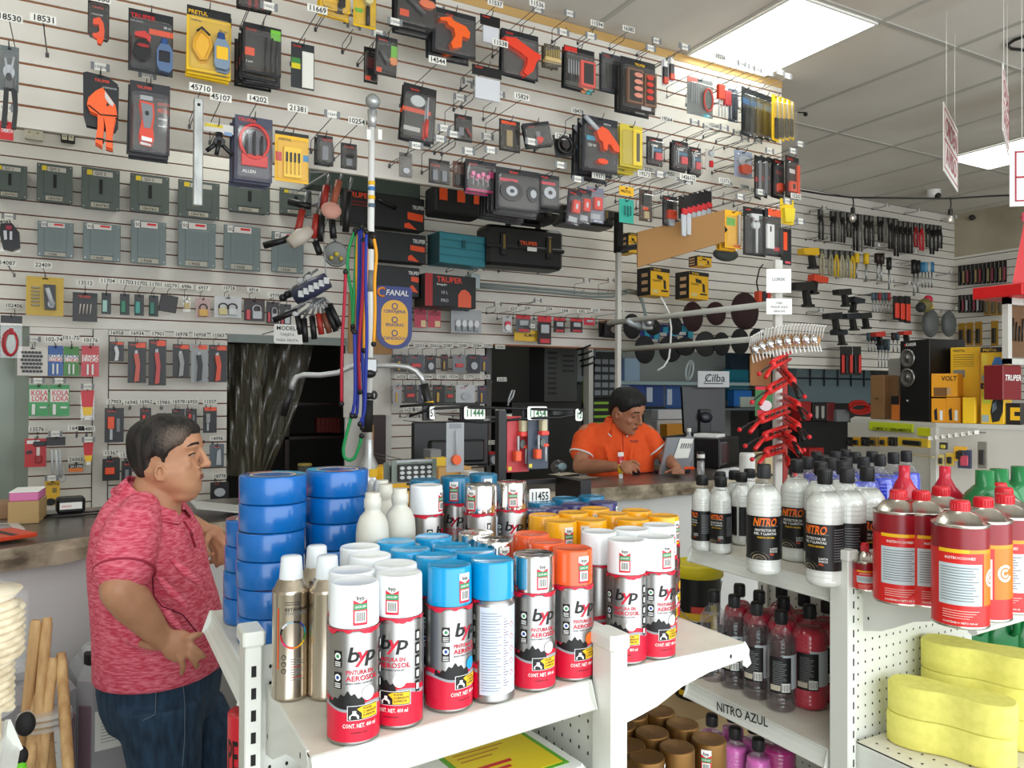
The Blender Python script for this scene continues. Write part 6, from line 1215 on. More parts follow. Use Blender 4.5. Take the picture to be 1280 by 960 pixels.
low=[([(342,400),(372,388)],'long black handle pointing left'),([(380,398),(382,428)],'black handle hanging at the left'),([(390,395),(393,424)],'black handle second from the left'),([(398,392),(402,418)],'reddish black handle in the middle'),([(404,392),(412,416)],'brown and black handle'),
    ([(408,385),(420,414)],'black handle second from the right'),([(412,380),(425,408)],'black handle at the right'),([(372,395),(376,418)],'short black handle at the far left')]
for i,(a,l) in enumerate(low):tool('hand_tool',a,.014,[bk,bk,bk,rd,mat((110,60,40),.5),bk,bk,bk][i],l+' of the lower hanging bunch','tool','lower bunch of hand tools',([a[0],(392+i*2,372)],.006,gy_),D2)
m=MB();a,b=atD(368,372,D2-.05),atD(410,350,D2-.05);d_=b-a;m.tube([(0,0,0),tuple(d_*.5),tuple(d_)],[.034,.042,.036],mat((56,60,84),.4),10)
for k in range(6):q=d_*(.12+.15*k);m.box(q.x-.012,q.y-.05,q.z-.012,q.x+.012,q.y-.042,q.z+.016,mat((190,192,190),.4))
tag(m.build('key_rack',loc=tuple(a)),'slanting blue display bar with silver windows above the lower bunch','display')
for i,(x,y) in enumerate(((354,372),(360,368),(376,352),(386,348),(370,392))):m=MB();m.sph((0,0,0),.02,[bk,bk,mat((190,192,190),.4),mat((190,192,190),.4),mat((190,192,190),.4)][i],10,6,(1,.7,.9));m.tube([(0,0,0),(.02,.02,.03),(.05,.04,.05)],.006,gy_,6);tag(m.build('door_knob',loc=tuple(atD(x,y,D2))),'%s knob near the slanting blue display bar' % ['black round','small black','silver upper','silver rightmost','white square'][i],'knob')
m=MB();a=atD(428,218,D1);m.tube([(0,.9,.12),(0,0,.05),(-.08,-.0,.0),(-.2,0,-.02)],.006,gy_,6);m.tube([atD(408,350,D2)-a,atD(404,290,D1)-a,(0,0,.0)],.003,gy_,6);tag(m.build('wire_display',loc=tuple(a)),'grey wire arm carrying the hanging bunches of hand tools','rack')
# brush cutter standing on the counter, its cords and handlebar
DB=3.05;AL=mat((196,198,198),.3,.6,name='painted_aluminium');base=atD(461,600,DB)
t=thing('brush_cutter','white shafted brush cutter with silver handlebar standing upright on the counter','brush cutter',(base.x,base.y,1.1));o=Vector((base.x,base.y,1.1))
R3=lambda x,y,d=DB:tuple(atD(x,y,d)-o)
m=MB();m.tube([R3(461,560),R3(463,350),R3(465,140)],.0135,mat((226,226,222),.3),12);m.build('shaft',t)
m=MB();m.tube([R3(465,160),R3(465.5,138)],[.016,.02],AL,12);m.sph(R3(466,127),.03,mat((170,172,170),.3,.6),14,10,(1,.8,1));m.tube([R3(466,127,DB-.035),R3(466,127,DB+.05)],.024,mat((190,194,194),.3,.5),14);m.build('gear_head',t)
m=MB();m.box(*[a+b for a,b in zip(R3(459,170),(-.008,-.02,-.02))],*[a+b for a,b in zip(R3(459,170),(.008,-.018,.02))],PAPER);m.box(*[a+b for a,b in zip(R3(473,170),(-.008,-.02,-.02))],*[a+b for a,b in zip(R3(473,170),(.008,-.018,.02))],PAPER)
m.tube([R3(463.5,290),R3(463.3,312)],.0142,BLACK,12);m.tube([R3(463,338),R3(462.7,365)],.014,GREY,12)
for y,c_ in ((229,YL),(236,(60,120,180)),(247,YL),(257,(90,110,130))):m.tube([R3(464.4,y-2.2,DB-.004),R3(464.4,y+2.2,DB-.004)],.0138,mat(c_,.5),10)
m.build('sticker',t)
m=MB();m.tube([R3(364,487),R3(366,479),R3(371,471),R3(380,468.5),R3(400,469),R3(422,466),R3(440,458),R3(463,457),R3(495,457),R3(510,459),R3(520,464),R3(527,472),R3(530,480)],.0105,AL,10);m.build('handlebar',t)
m=MB();m.tube([R3(364,487),R3(358,503),R3(354,520)],[.016,.015,.013],BLACK,12);m.build('grip',t)
m=MB();m.tube([R3(530,480),R3(535,502),R3(540,524)],[.018,.016,.017],BLACK,12);m.tube([R3(536,502),R3(537,508)],.019,YEL,10);m.build('grip',t)
m=MB();q=R3(462,457);m.box(q[0]-.025,q[1]-.03,q[2]-.03,q[0]+.025,q[1]+.03,q[2]+.03,mat((150,152,152),.3,.6),.008);m.sph(R3(461,467,DB-.02),.03,bk,14,8,(1,.7,.6));m.tube([R3(460,491),R3(460,499)],.022,bk,12);m.tube([tuple(Vector(R3(467,494))+Vector((.012*math.cos(a),0,.014*math.sin(a)))) for a in [k*PI/5 for k in range(10)]],.005,bk,6,True);m.build('clamp',t)
m=MB();m.tube([R3(460,500),R3(459,540)],.021,mat((26,26,28),.7),12);m.build('foam_grip',t)
m=MB();m.lathe([(.016,.26),(.018,.20),(.04,.15),(.055,.11),(.055,.08),(.05,.07),(.05,0),(0,0)][::-1],AL,20);m.box(-.016,-.058,.12,.016,-.052,.15,YEL);m.build('clutch_housing',t)
m=MB();m.box(.01,-.07,.0,.22,.07,.155,mat((236,178,20),.4),.02);[m.box(.13,-.072,.06+k*.022,.142,-.0705,.07+k*.022,BLACK) for k in range(4)];m.build('engine_cover',t)
cc=dict(green=(20,150,80),blue=(28,50,150),yellow=(236,160,24),red=(170,20,50))
cords=[('green',[(444,288),(436,310),(434,335),(440,370),(441,400),(441,412)]),('green',[(446,292),(444,340),(442,380),(441,408)]),('yellow',[(448,290),(446,330),(447,380),(449,420),(452,450)]),('blue',[(449,286),(449,340),(447,400),(448,450),(447,515),(444,520)]),
   ('blue',[(452,284),(453,330),(451,390),(453,450),(455,500),(453,535)]),('yellow',[(456,286),(459,320),(457,370),(455,410),(455,438)]),('yellow',[(467,296),(471,318),(468,350),(469,390),(467,430)]),('red',[(455,300),(454,360),(448,440),(450,490)]),
   ('red',[(432,340),(431,372),(428,420),(427,470),(427,505)]),('green',[(440,518),(434,540),(429,560),(430,572),(437,576),(444,572),(450,555),(452,545)]),('blue',[(443,415),(444,460),(444,500),(440,520)]),('blue',[(458,290),(457,350),(459,420),(457,480),(456,515),(450,530)])]
for i,(c_,pts) in enumerate(cords):
 m=MB();P_=[atD(x,y,2.93-.008*i) for x,y in pts];Q=[]
 for k in range(len(P_)-1):
  for q in range(4):Q.append(P_[k].lerp(P_[k+1],q/4))
 Q.append(P_[-1]);Q=[Q[0]]+[(Q[k-1]+Q[k]+Q[k+1])/3 for k in range(1,len(Q)-1)]+[Q[-1]]
 o_=Q[0];m.tube([q-o_ for q in Q],.0062,mat(cc[c_],.6),7)
 for q in (Q[0],Q[-1]):q=q-o_;m.sph(tuple(q),.0105,bk,8,6)
 lb=['green cord, left loop','green cord, straight strand','yellow cord, leftmost one','blue cord, left strand','blue cord in the middle, thick','yellow cord in the middle','yellow cord right of the white shaft','red cord among the blue ones','red cord hanging apart at the left','green cord hooked in a U at the bottom','short blue cord beside the green knot','blue cord right beside the shaft'][i]
 tag(m.build('elastic_cord',loc=tuple(o_)),lb+', hanging by the brush cutter','cord','elastic cords hanging by the pole')
# ================================================================ COUNTER CLUTTER, OFFICE, RIGHT HAND SIDE
CTZ=1.101
def oncounter(px,py):return atZ(px,py,CTZ)
def stand(name,px0,px1,ptop,pbase,depth,mt,label,cat,bev=.003,rz=0.,grp=None,Z0=CTZ):
 p=atZ((px0+px1)/2,pbase,Z0);k=p.y;a,b=atY(px0,pbase,k),atY(px1,pbase,k);top=atY((px0+px1)/2,ptop,k)
 m=MB();w_=b.x-a.x;m.box(-w_/2,0,0,w_/2,depth,top.z-Z0,mt,bev);return tag(m.build(name,loc=(p.x,p.y,Z0),rz=rz),label,cat,grp)
# left end of the counter
t=thing('carton','small open carton with pink packs inside, on the left of the counter','box',tuple(oncounter(29,655)),math.radians(-6));cb=mat((176,146,98),.8)
m=MB();m.box(-.045,0,0,.045,.16,.075,cb,.002);m.build('box',t);m=MB()
for k in range(5):m.box(-.043,.006+k*.03,.0755,.043,.03+k*.03,.104,mat((206,110,160),.4),.003);m.box(-.043,.006+k*.03,.1045,.043,.03+k*.03,.107,PAPER)
m.build('pink_pack',t)
for i,(px,py,rz,c_,l) in enumerate(((14,676,.5,(206,70,40),'orange and black folder lying at the left end of the counter'),(8,662,.2,(196,190,186),'printed white sheets under the orange folder'),(4,646,.0,(150,110,70),'brown box edge behind the white sheets'))):
 p=oncounter(px,py);m=MB();h_=(.012,.006,.05)[i];z_=(.0075,0,0)[i];m.box(-.12,-.08,z_,.09,.08,z_+h_,mat(c_,.4),.002)
 if i==0:m.box(.02,-.075,z_+h_,.04,.075,z_+h_+.0006,BLACK);m.box(-.1,-.06,z_+h_,-.02,.05,z_+h_+.0006,PAPER)
 if i==1:[m.box(-.1,-.06+k*.015,h_,.06,-.053+k*.015,h_+.0005,DARK if k==6 else GREY) for k in range(8)]
 tag(m.build('folder' if i==0 else ('paper' if i==1 else 'carton'),loc=(p.x-.05,p.y+.02,CTZ+(.001 if i==0 else 0)),rz=rz),l,['folder','paper','box'][i])
t=thing('label_printer','black card terminal with a white display on the counter','terminal',tuple(oncounter(89,644)),.1)
m=MB();m.box(-.045,0,.006,.045,.07,.062,mat((24,24,26),.4),.008);m.build('body',t);m=MB();m.box(-.036,-.002,.022,.034,-.0005,.046,PAPER);m.text('SALDO',-.03,.03,.007,RED,y=-.0025);m.build('screen',t)
m=MB();p=oncounter(80,646);pts=[(-.11,0,.004),(-.02,-.02,.004),(.1,-.01,.004),(.17,.03,.004),(.14,.07,.004),(.02,.05,.004),(-.06,.03,.004)];m.tube(pts,.0035,BLACK,6);tag(m.build('cable',loc=(p.x,p.y,CTZ)),'black cable lying round the terminal on the counter','cable')
p=oncounter(285,645);m=MB();m.M=Matrix.Rotation(math.radians(10),4,'Y');m.box(-.12,-.09,.02,.12,.12,.026,mat((190,190,186),.4),.002);tag(m.build('clipboard',loc=(p.x,p.y+.03,CTZ)),'pale clipboard lying on the counter before the man','clipboard')
# monitor seen from the back
t=thing('computer_monitor','black monitor seen from behind on the counter by the brush cutter','monitor',(oncounter(542,604).x,3.32,CTZ),math.radians(-4))
a,b=atY(494,556,3.32),atY(589,556,3.32);w_=(b.x-a.x)/2;zt=atY(540,527,3.32).z-CTZ;m=MB();m.box(-w_,0,.10,w_,.028,zt,mat((24,25,27),.4),.008);m.box(-w_*.6,-.02,.12,w_*.85,.0,zt*.72,mat((28,29,31),.4),.012);m.build('screen_housing',t)
m=MB();m.box(-.025,.0,.0,.025,.02,.12,BLACK);m.box(-.1,-.06,0,.1,.08,.012,BLACK,.004);m.build('stand',t);m=MB();m.text('MONITOR',.0,zt*.55,.008,GREY,y=-.0215,align='c');m.build('badge',t)
for i,(b_,l,c_) in enumerate((((490,573,546,604),'clear carded fastener kit, the large greenish one behind the teal caps',(118,130,120)),((480,576,540,604),'clear carded fastener kit leaning just behind the greenish one',(130,140,132)))):
 Y_=2.55+.05*i;pack(b_,4.91-Y_,l,'fastener kit',c_,[('r',(60,62,60),.12,.2,.88,.92,.01)]+[('e',(200,206,204),.2+.15*(k % 5),.35+.2*(k//5),.05,.07,.014) for k in range(15)]+[('r',LG,.1,.03,.9,.12)],wall=4.91,hk=False,clear=True,prod='fasteners')
for i,(b_,l,c_,Y_) in enumerate((((540,572,560,592),'small yellow box with a red patch behind the fastener kits',(230,190,50),3.1),((538,562,552,574),'grey blister resting on the small yellow box',(120,122,124),3.12),((548,584,590,606),'row of tan cartons behind the teal caps',(190,146,84),2.9),((586,590,600,606),'white folded paper behind the teal caps',(220,220,216),2.8))):
 bx3('carton',*b_,Y_,.08,mat(c_,.6),l,'box')
pack((558,528,580,590),4.91-2.45,'clear pack with one orange capped drill hanging before the monitor','bit pack',(160,164,168),[('l',LG,[(.5,.15),(.5,.7)],.003,.01),('e',(236,96,40),.5,.75,.24,.1,.016),('r',(130,134,140),.15,.02,.85,.12)],wall=4.91,hk=False,prod='drill')
# black display rack with number tags
def seg(name,pts,w_,h_,label=None,par=None):pass
rt=thing('display_rack','low black metal display rack with white number tags behind the spray cans','rack',(0,0,0));DR=1.97;BKM=mat((26,26,28),.4,.3)
m=MB()
for pts in ([(512,520),(540,511),(575,509),(655,511),(700,512),(728,512)],[(560,524),(600,528),(660,523),(700,522),(724,517),(730,510)],[(500,508),(540,505),(600,505)]):m.tube([atD(x,y,DR) for x,y in pts],.0038,BKM,6)
m.tube([atD(635,507,DR),atD(636,499,DR),atD(640,488,DR),atD(643,488,DR),atD(641,496,DR),atD(636,503,DR)],.0022,GREY,6)
m.build('rail',rt)
m=MB()
for x0,x1,y0,y1 in ((575,613,507,528),(652,690,508,526),(528,545,503,526),(690,726,510,520)):a,b=atD(x0,y0,DR),atD(x1,y1,DR);m.box(a.x,a.y-.002,b.z,b.x,a.y+.004,a.z,BKM,.002)
m.build('tag_plate',rt)
def numtag(x0,y0,x1,y1,s_,d,col=(30,110,50)):
 a,b=atD(x0,y0,d),atD(x1,y1,d);w_=math.hypot(b.x-a.x,b.y-a.y);h_=a.z-b.z;m=MB();m.prism(rrect(0,0,w_,h_,.005,.005),0,.002,PAPER);m.text(s_,w_/2,h_*.22,h_*.58,mat(col,.5),y=-.001,align='c',wmax=w_*.86)
 m.build('number_tag',rt,loc=(a.x,a.y-.006,b.z),rz=math.radians(-12))
numtag(579,508,606,524,'11444',DR);numtag(658,508,684,525,'11454',DR);numtag(718,511,727,526,'12',DR);numtag(536,508,543,524,'51',DR,(60,60,60));numtag(660,611,687,629,'11455',1.72,(40,40,44))
m=MB();a=atD(640,603,1.85);b=atD(735,600,1.85)
m.box(a.x-.14,a.y,a.z-.008,b.x,a.y+.02,a.z+.002,BKM);m.box(b.x-.03,a.y-.1,1.13,b.x,a.y+.012,b.z,BKM);m.box(a.x-.14,a.y,1.12,a.x-.12,a.y+.02,a.z,BKM);m.box(a.x-.02,a.y+.03,a.z,a.x+.0,a.y+.05,atD(640,512,DR).z,BKM);m.box(a.x-.14,a.y-.04,1.117,b.x,a.y+.05,1.124,BKM);m.build('frame',rt)
for i in range(4):
 bb=(622+i*1.5,519,648+i*8.5,588) if i<3 else (652,520,684,585)
 bb=[(621,517,640,586),(632,520,652,588),(634,520,661,590),(660,520,685,586)][i]
 pack(bb,4.91-(1.86-.03*i),'router bit blister with orange guards, %s on the black rack' % ['rear left','second from the left','front centre','front right'][i],'router bit',[(120,124,132),(110,114,122),(196,60,66),(60,70,86)][i],
   [('r',(206,196,160),.5,.02,.78,.28,.02),('r',(230,70,60),.45,.28,.85,.36,.022),('l',LG,[(.4,.35),(.4,.7)],.003,.012),('r',(236,90,50),.22,.62,.5,.8,.02),('r',(226,80,60),.62,.52,.9,.58,.016),('l',LG,[(.76,.58),(.76,.85)],.003,.012),('e',(90,96,90),.6,.5,.12,.08,.014),('r',(226,206,60),.05,.9,.2,.97)],wall=4.91,hk=False,prod='router_bits',depth=.03)
# papers and bits on the counter in front of the clerk
for i,(px,py,w_,c_,rz,l) in enumerate(((705,593,.16,(196,186,166),.3,'brown sheet of paper on the counter by the rack'),(742,588,.12,(206,204,198),-.4,'crumpled white paper on the counter left of the clerk'),(722,598,.2,(150,140,126),.1,'flat grey envelope near the black rack'),(832,590,.2,(150,120,116),.2,'open notebook page by the clerk hand'))):
 p=oncounter(px,py);m=MB();n=8;vs=[]
 for a in range(n+1):
  for b in range(n+1):vs.append((w_*(a/n-.5),w_*.6*(b/n-.5),.002+(.014*abs(noise.noise(Vector((a*.7,b*.8,i*3.3)))) if i==1 else .002*abs(noise.noise(Vector((a*.3,b*.3,i)))))))
 m.add(vs,[(a*(n+1)+b,(a+1)*(n+1)+b,(a+1)*(n+1)+b+1,a*(n+1)+b+1) for a in range(n) for b in range(n)],mat(c_,.8));tag(m.build('paper',loc=(p.x,p.y,CTZ+i*.0006),rz=rz),l,'paper')
p=oncounter(698,590);m=MB();m.sph((0,0,.03),.05,PET,12,8,(1,.6,.8));m.sph((.02,-.01,.03),.03,mat((150,186,196),.4),10,6,(1,.5,.7));tag(m.build('plastic_bag',loc=tuple(p)),'clear crumpled plastic bag with pale blue parts right of the router bits','bag')
t=thing('glue_tube','red white and yellow glue tube standing on its cap before the clerk','glue',tuple(oncounter(776,598)));hgt=(598-564)/974*3.9
m=MB();m.lathe([(.011,0),(.011,.022),(.008,.024),(.008,.028)],PAPER,16);m.build('cap',t)
m=MB();NN=16;vs=[];lv=[(.014,.014,.028),(.0175,.016,.034),(.018,.012,.075),(.019,.006,.115),(.019,.002,hgt)]
for (rx,ry,z) in lv:
 for k in range(NN):a=2*PI*k/NN;vs.append((rx*math.cos(a),ry*math.sin(a),z))
cols=[YEL,YEL,RED,PAPER]
m.add(vs,[(i*NN+k,i*NN+(k+1) % NN,(i+1)*NN+(k+1) % NN,(i+1)*NN+k) for i in range(4) for k in range(NN)],[cols[i] for i in range(4) for k in range(NN)],True);m.text('NO MAS',0,.085,.009,PAPER,y=-.013,align='c',wmax=.03);m.text('CLAVOS',0,.07,.008,PAPER,y=-.0145,align='c',wmax=.03);m.box(-.012,-.0165,.045,.012,-.0155,.052,BLACK);m.build('tube',t)
# laptop stand seen from behind with paper note
t=thing('laptop','silver grey laptop screen seen from behind with a paper note on it','laptop',(0,0,0));
q=[atD(825,593,4.28),atD(861,592,4.40),atD(868,546,4.45),atD(834,547,4.33)];nn=(q[1]-q[0]).cross(q[3]-q[0]).normalized()*.012
m=MB();m.add([tuple(v) for v in q]+[tuple(v-nn) for v in q],[(0,1,2,3),(7,6,5,4),(0,4,5,1),(1,5,6,2),(2,6,7,3),(3,7,4,0)],mat((150,154,160),.35,.3));m.build('screen_lid',t)
L_=lambda u_,v_,e=.003:tuple(q[0]+(q[1]-q[0])*u_+(q[3]-q[0])*v_+nn.normalized()*e)
m=MB();m.add([L_(.34,.42),L_(.86,.44),L_(.92,.97),L_(.44,.98)],[(0,1,2,3)],PAPER)
for k in range(5):m.add([L_(.5+.08*k,.70,.005),L_(.54+.08*k,.70,.005),L_(.57+.08*k,.84,.005),L_(.52+.08*k,.84,.005)],[(0,1,2,3)],GREY)
m.build('paper_note',t);m=MB();b0=(q[0]+q[1])/2;m.box(b0.x-.1,b0.y,CTZ,b0.x+.12,b0.y+.06,CTZ+.018,mat((60,62,66),.4),.004);m.build('keyboard_base',t)
p=oncounter(806,592);m=MB();m.tube([(-.05,0,.003),(.05,.02,.003),(.15,.0,.003),(.2,.06,.003)],.003,BLACK,6);m.sph((-.06,0,.01),.02,BLACK,10,6,(1.3,.8,.7));tag(m.build('computer_mouse',loc=tuple(p)),'small black mouse with cable beside the clerk hand','mouse')
p=oncounter(858,590);m=MB();m.M=Matrix.Rotation(PI/2,4,'Y');m.lathe([(.012,0),(.016,.01),(.016,.03),(.012,.05),(.012,.08)],ORANGE,14);m.M=None;tag(m.build('screwdriver',loc=(p.x-.03,p.y,CTZ+.018)),'orange handled tool lying on the counter behind the laptop','tool')
t=thing('water_bottle','clear water bottle standing behind the laptop','bottle',(atD(861,592,4.62).x,atD(861,592,4.62).y,CTZ));m=MB();m.lathe([(.028,0),(.03,.01),(.03,.15),(.022,.18),(.012,.2),(.012,.22)],clear_mat('blue_clear',(.8,.86,.92),.2,.1,.25),18);m.build('bottle_body',t);m=MB();m.cyl((0,0),.218,.238,.014,PAPER,14);m.build('cap',t)
t=thing('glue_bottle','small clear bottle with black and white cap at the counter edge','bottle',tuple(oncounter(876,595)));m=MB();m.lathe([(.018,0),(.02,.004),(.02,.075),(.014,.085)],clear_mat('glue_clear',(.85,.85,.84),.3,.1,.2),18);m.build('bottle_body',t);m=MB();m.cyl((0,0),.085,.098,.0225,BLACK,18);m.cyl((0,0),.098,.118,.021,PAPER,18);m.cyl((0,0),.118,.13,.0215,BLACK,18);m.build('cap',t)
# white twine roll and bag
t=thing('twine_roll','tall white roll of twine beside the red caulking guns','roll',(atD(934,596,3.75).x,atD(934,596,3.75).y,CTZ));m=MB();m.lathe([(.036,0)]+[(.036+.0015*(k % 2),.01+.009*k) for k in range(16)]+[(.034,.16),(.01,.16)],noisy((214,214,210),(236,236,232),(60,60,10),.8),24);m.build('twine',t)
p=oncounter(915,596);m=MB();m.sph((0,0,.02),.075,mat((196,200,204),.5),14,8,(1.2,.8,.45));m.sph((.07,.02,.03),.05,mat((206,208,210),.5),12,6,(1.2,.8,.5));tag(m.build('cloth',loc=(p.x,p.y+.03,CTZ-.01)),'heap of white cloth left of the twine roll','cloth')
# computer tower, monitor, sign
t=thing('computer_tower','black computer tower lying on the counter under the second monitor','computer',(atD(912,592,4.75).x,atD(912,592,4.75).y,CTZ),math.radians(28));m=MB();a,b=atD(871,570,4.75),atD(948,570,4.75);hw=(b-a).length/2;hh=atD(912,547,4.75).z-CTZ
m.box(-hw,0,0,hw,.38,hh,mat((26,27,30),.4),.006);m.build('case',t);m=MB();m.box(-hw+.005,-.004,.02,-hw*.35,-.0005,hh-.02,mat((110,112,116),.4,.3));[m.box(-hw+.02+.018*k,-.006,.03,-hw+.026+.018*k,-.004,hh-.03,mat((90,50,50),.5)) for k in range(8)];m.build('drive_panel',t)
m=MB();m.box(-.08,.05,hh,.07,.2,hh+.02,PAPER,.002);o=m.build('paper_pad',loc=(t.location.x,t.location.y,CTZ),rz=.5);tag(o,'white pad lying on the computer tower','paper')
t=thing('computer_monitor','black monitor seen from behind above the computer tower','monitor',(atD(880,545,5.0).x,atD(880,545,5.0).y,CTZ+hh+.005),math.radians(-16));c=t.location
w_=(atD(910,515,5.0)-atD(852,515,5.0)).length/2;ztop=atD(880,484,5.0).z-c.z;zl=atD(880,541,5.0).z-c.z
m=MB();m.prism([(-w_*.9,zl),(w_,zl),(w_*.98,ztop),(-w_*1.02,ztop)],0,.03,mat((20,20,22),.4));m.build('screen_housing',t);m=MB();m.box(-.04,-.02,0,.04,.02,zl+.15,BLACK,.006);m.box(-.11,-.08,0,.11,.08,.012,BLACK,.004);m.sph((0,-.03,zl+.1),.045,mat((20,24,50),.4),12,6,(1,.4,.8));m.build('stand',t)
t=thing('shop_sign','grey sign with black Cilba lettering standing on the black monitor','sign',tuple(atD(892,484,4.95)),math.radians(-22));w_=(atD(912,473,5.02)-atD(872,473,5.02)).length;h_=.102;m=MB();m.box(-w_/2,0,0,w_/2,.006,h_,mat((176,178,180),.5));m.build('board',t)
m=MB();m.text('Cilba',-w_*.3,.035,.05,BLACK,y=-.001,ital=.1,wmax=w_*.66);m.box(-w_*.32,-.0012,.02,w_*.3,-.0005,.026,BLACK);m.prism([(-w_*.3,.03),(-w_*.12,.085),(-w_*.1,.085),(-w_*.26,.03)],-.0012,-.0004,BLACK);m.build('print',t)
# office background behind the clerk
bg=[(745,440,778,462,5.9,(60,66,70),'grey drawer unit behind the clerk, upper part','drawers'),(736,498,806,540,5.6,(24,26,28),'black tray cabinet with lime green stripes behind the clerk','cabinet'),(741,446,772,497,5.5,(46,50,56),'grey small parts organiser behind the clerk','organiser'),
   (774,478,806,506,5.7,(34,66,140),'blue poster with white tools above the clerk, left one','poster'),(806,480,830,508,5.75,(40,70,130),'blue poster above the clerk, middle one','poster'),(832,482,852,512,5.8,(50,90,150),'blue poster behind the clerk, right one','poster'),
   (823,512,856,524,5.5,(196,196,198),'stack of pale boxes beside the monitor, top one','box'),(822,525,858,545,5.5,(186,184,180),'stack of pale boxes beside the monitor, lower one','box'),(834,530,858,548,5.4,(196,130,30),'amber coloured box in front of the pale boxes','box'),
   (735,434,745,470,5.5,(110,120,130),'pale blue bag hanging beside the post','bag'),(757,450,790,478,6.1,(40,80,160),'blue packaging on the office shelf, left one','box'),(781,448,800,478,6.05,(160,184,206),'pale blue packaging on the office shelf','box'),
   (915,435,935,475,6.2,(40,60,76),'dark blue garment behind the sign','garment'),(912,462,936,500,6.0,(30,130,150),'teal packaging on the far shelf','box'),(918,488,940,508,5.9,(40,120,200),'bright blue box on the far shelf','box'),(926,496,944,509,5.88,(200,206,190),'pale small box beside the bright blue one','box')]
for x0,y0,x1,y1,Y_,c_,l,cat in bg:
 ex=[('r',(200,210,220),.1,.15,.4,.8)] if cat=='poster' else None
 if 'lime' in l:ex=[('r',(150,200,50),.1+.45*j,.1+.2*k,.4+.45*j,.17+.2*k) for j in range(2) for k in range(5)]
 if cat=='organiser':ex=[('r',(130,136,140),.08+.3*j,.06+.19*k,.32+.3*j,.18+.19*k) for j in range(3) for k in range(5)]
 bx3({'poster':'wall_poster','box':'carton','cabinet':'tray_cabinet','organiser':'parts_organiser','drawers':'drawer_unit','bag':'hanging_bag','garment':'hanging_garment'}[cat],x0,y0,x1,y1,Y_,.1 if cat!='poster' else .01,mat(c_,.5),l,cat,extra=ex)
m=MB();z_=atY(840,478,6.0).z;a,b=atY(776,478,5.6),atY(985,478,5.6);m.box(a.x,5.6,z_-.03,b.x-.1,6.3,z_,mat((150,170,170),.5));m.box(a.x,5.6,atY(840,511,5.6).z-.02,b.x-.1,6.3,atY(840,511,5.6).z,mat((90,96,98),.5));m.box(a.x+.0,6.3,0,b.x-.1,6.34,2.3,mat((150,154,150),.6));tag(m.build('office_shelf'),'pale shelf unit with dark back in the office behind the clerk','shelf')
for i,(x0,y0,x1,y1,c_) in enumerate(((928,440,940,470,(20,50,70)),(855,512,870,545,(30,32,34)))):pass
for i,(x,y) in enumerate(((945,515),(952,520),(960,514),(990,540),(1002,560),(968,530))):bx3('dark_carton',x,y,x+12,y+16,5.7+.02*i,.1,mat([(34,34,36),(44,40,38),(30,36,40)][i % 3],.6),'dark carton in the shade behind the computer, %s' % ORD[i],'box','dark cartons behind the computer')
t,w_,h_=bx3('electrical_cabinet',681,433,722,502,5.35,.25,mat((74,76,74),.5,.2),'tall grey metal cabinet with ventilation slots in the dark opening','cabinet',extra=[('r',(30,30,30),.1,.1,.38,.14)]+[('r',(50,52,52),.1,.2+.09*k,.36,.24+.09*k) for k in range(8)]+[('r',(50,52,52),.55,.15+.09*k,.9,.19+.09*k) for k in range(4)])
m=MB();a,b=atY(640,503,5.4),atY(724,600,5.4);m.box(a.x,5.4,0,b.x,5.9,a.z,mat((66,64,60),.6));tag(m.build('low_cabinet'),'dark low cabinet under the grey one','cabinet')
m=MB();a=atY(727,480,5.0);m.box(-.02,0,-.12,.05,.01,.06,mat((150,170,30),.5));tag(m.build('paper_sheet',loc=(atY(732,484,5.0).x,5.0,atY(732,484,5.0).z)),'lime green sheet hanging by the door post','paper')
for i in range(4):m=MB();p=atY(722+1.5*i,437+7*i,4.88);m.tube([(0,0,0),(.02,-.06,.01),(.05,-.1,.03)],.008,BLACK,6);tag(m.build('coat_hook',loc=tuple(p)),'black peg on the post beside the grey cabinet, %s from the top' % ORD[i].replace('leftmost','first'),'peg','black pegs on the post')
# frame with brown cardboard and white post, overhead rails and grinding discs
WP=mat((200,198,190),.5)
YP=4.0;a=atY(773,316,YP);m=MB();zc_=atY(773,265,YP).z;m.box(a.x-.014,YP-.014,1.0,a.x+.014,YP+.014,a.z,WP,.002);m.build('p') if False else None
t=thing('display_stand','white square post with a black upper frame holding brown cardboard','frame',(a.x,YP,0));
m=MB();m.box(-.015,-.015,0.0,.015,.015,a.z,WP,.002);m.build('post',t);m=MB();m.box(-.022,-.022,a.z,.022,.022,zc_,BLACK,.002);e=atD(906,287,3.9);s_=Vector((a.x,YP,a.z+.03));d_=e-s_;mm=MB()
m.tube([(0,0,a.z+.02),tuple(e-Vector((a.x,YP,0)))],.018,BLACK,4);m.build('black_frame',t)
qd=[atD(797,290,3.93),atD(797,334,3.93),atD(906,302,3.82),atD(906,262,3.82)];o=Vector((a.x,YP,0));m=MB();th=Vector((.01,.02,0));m.add([tuple(v-o) for v in qd]+[tuple(v-o+th) for v in qd],[(3,2,1,0),(4,5,6,7),(0,1,5,4),(1,2,6,5),(2,3,7,6),(3,0,4,7)],mat((170,126,74),.75));m.build('cardboard',t)
for i,(p0,p1) in enumerate((((700+60,404),(962,380)),((778,437),(968,422)))):
 m=MB();A_,B_=atD(*p0,4.15),atD(*p1,3.55);m.tube([(0,0,0),tuple(B_-A_)],.014,mat((176,176,168),.5),4);tag(m.build('rail',loc=tuple(A_)),'grey square rail crossing in front of the grinding discs, %s' % ['upper one','lower one'][i],'rail','grey rails before the discs')
dm=mat((70,26,28),.85);db=mat((26,25,26),.85);nm_=[0]
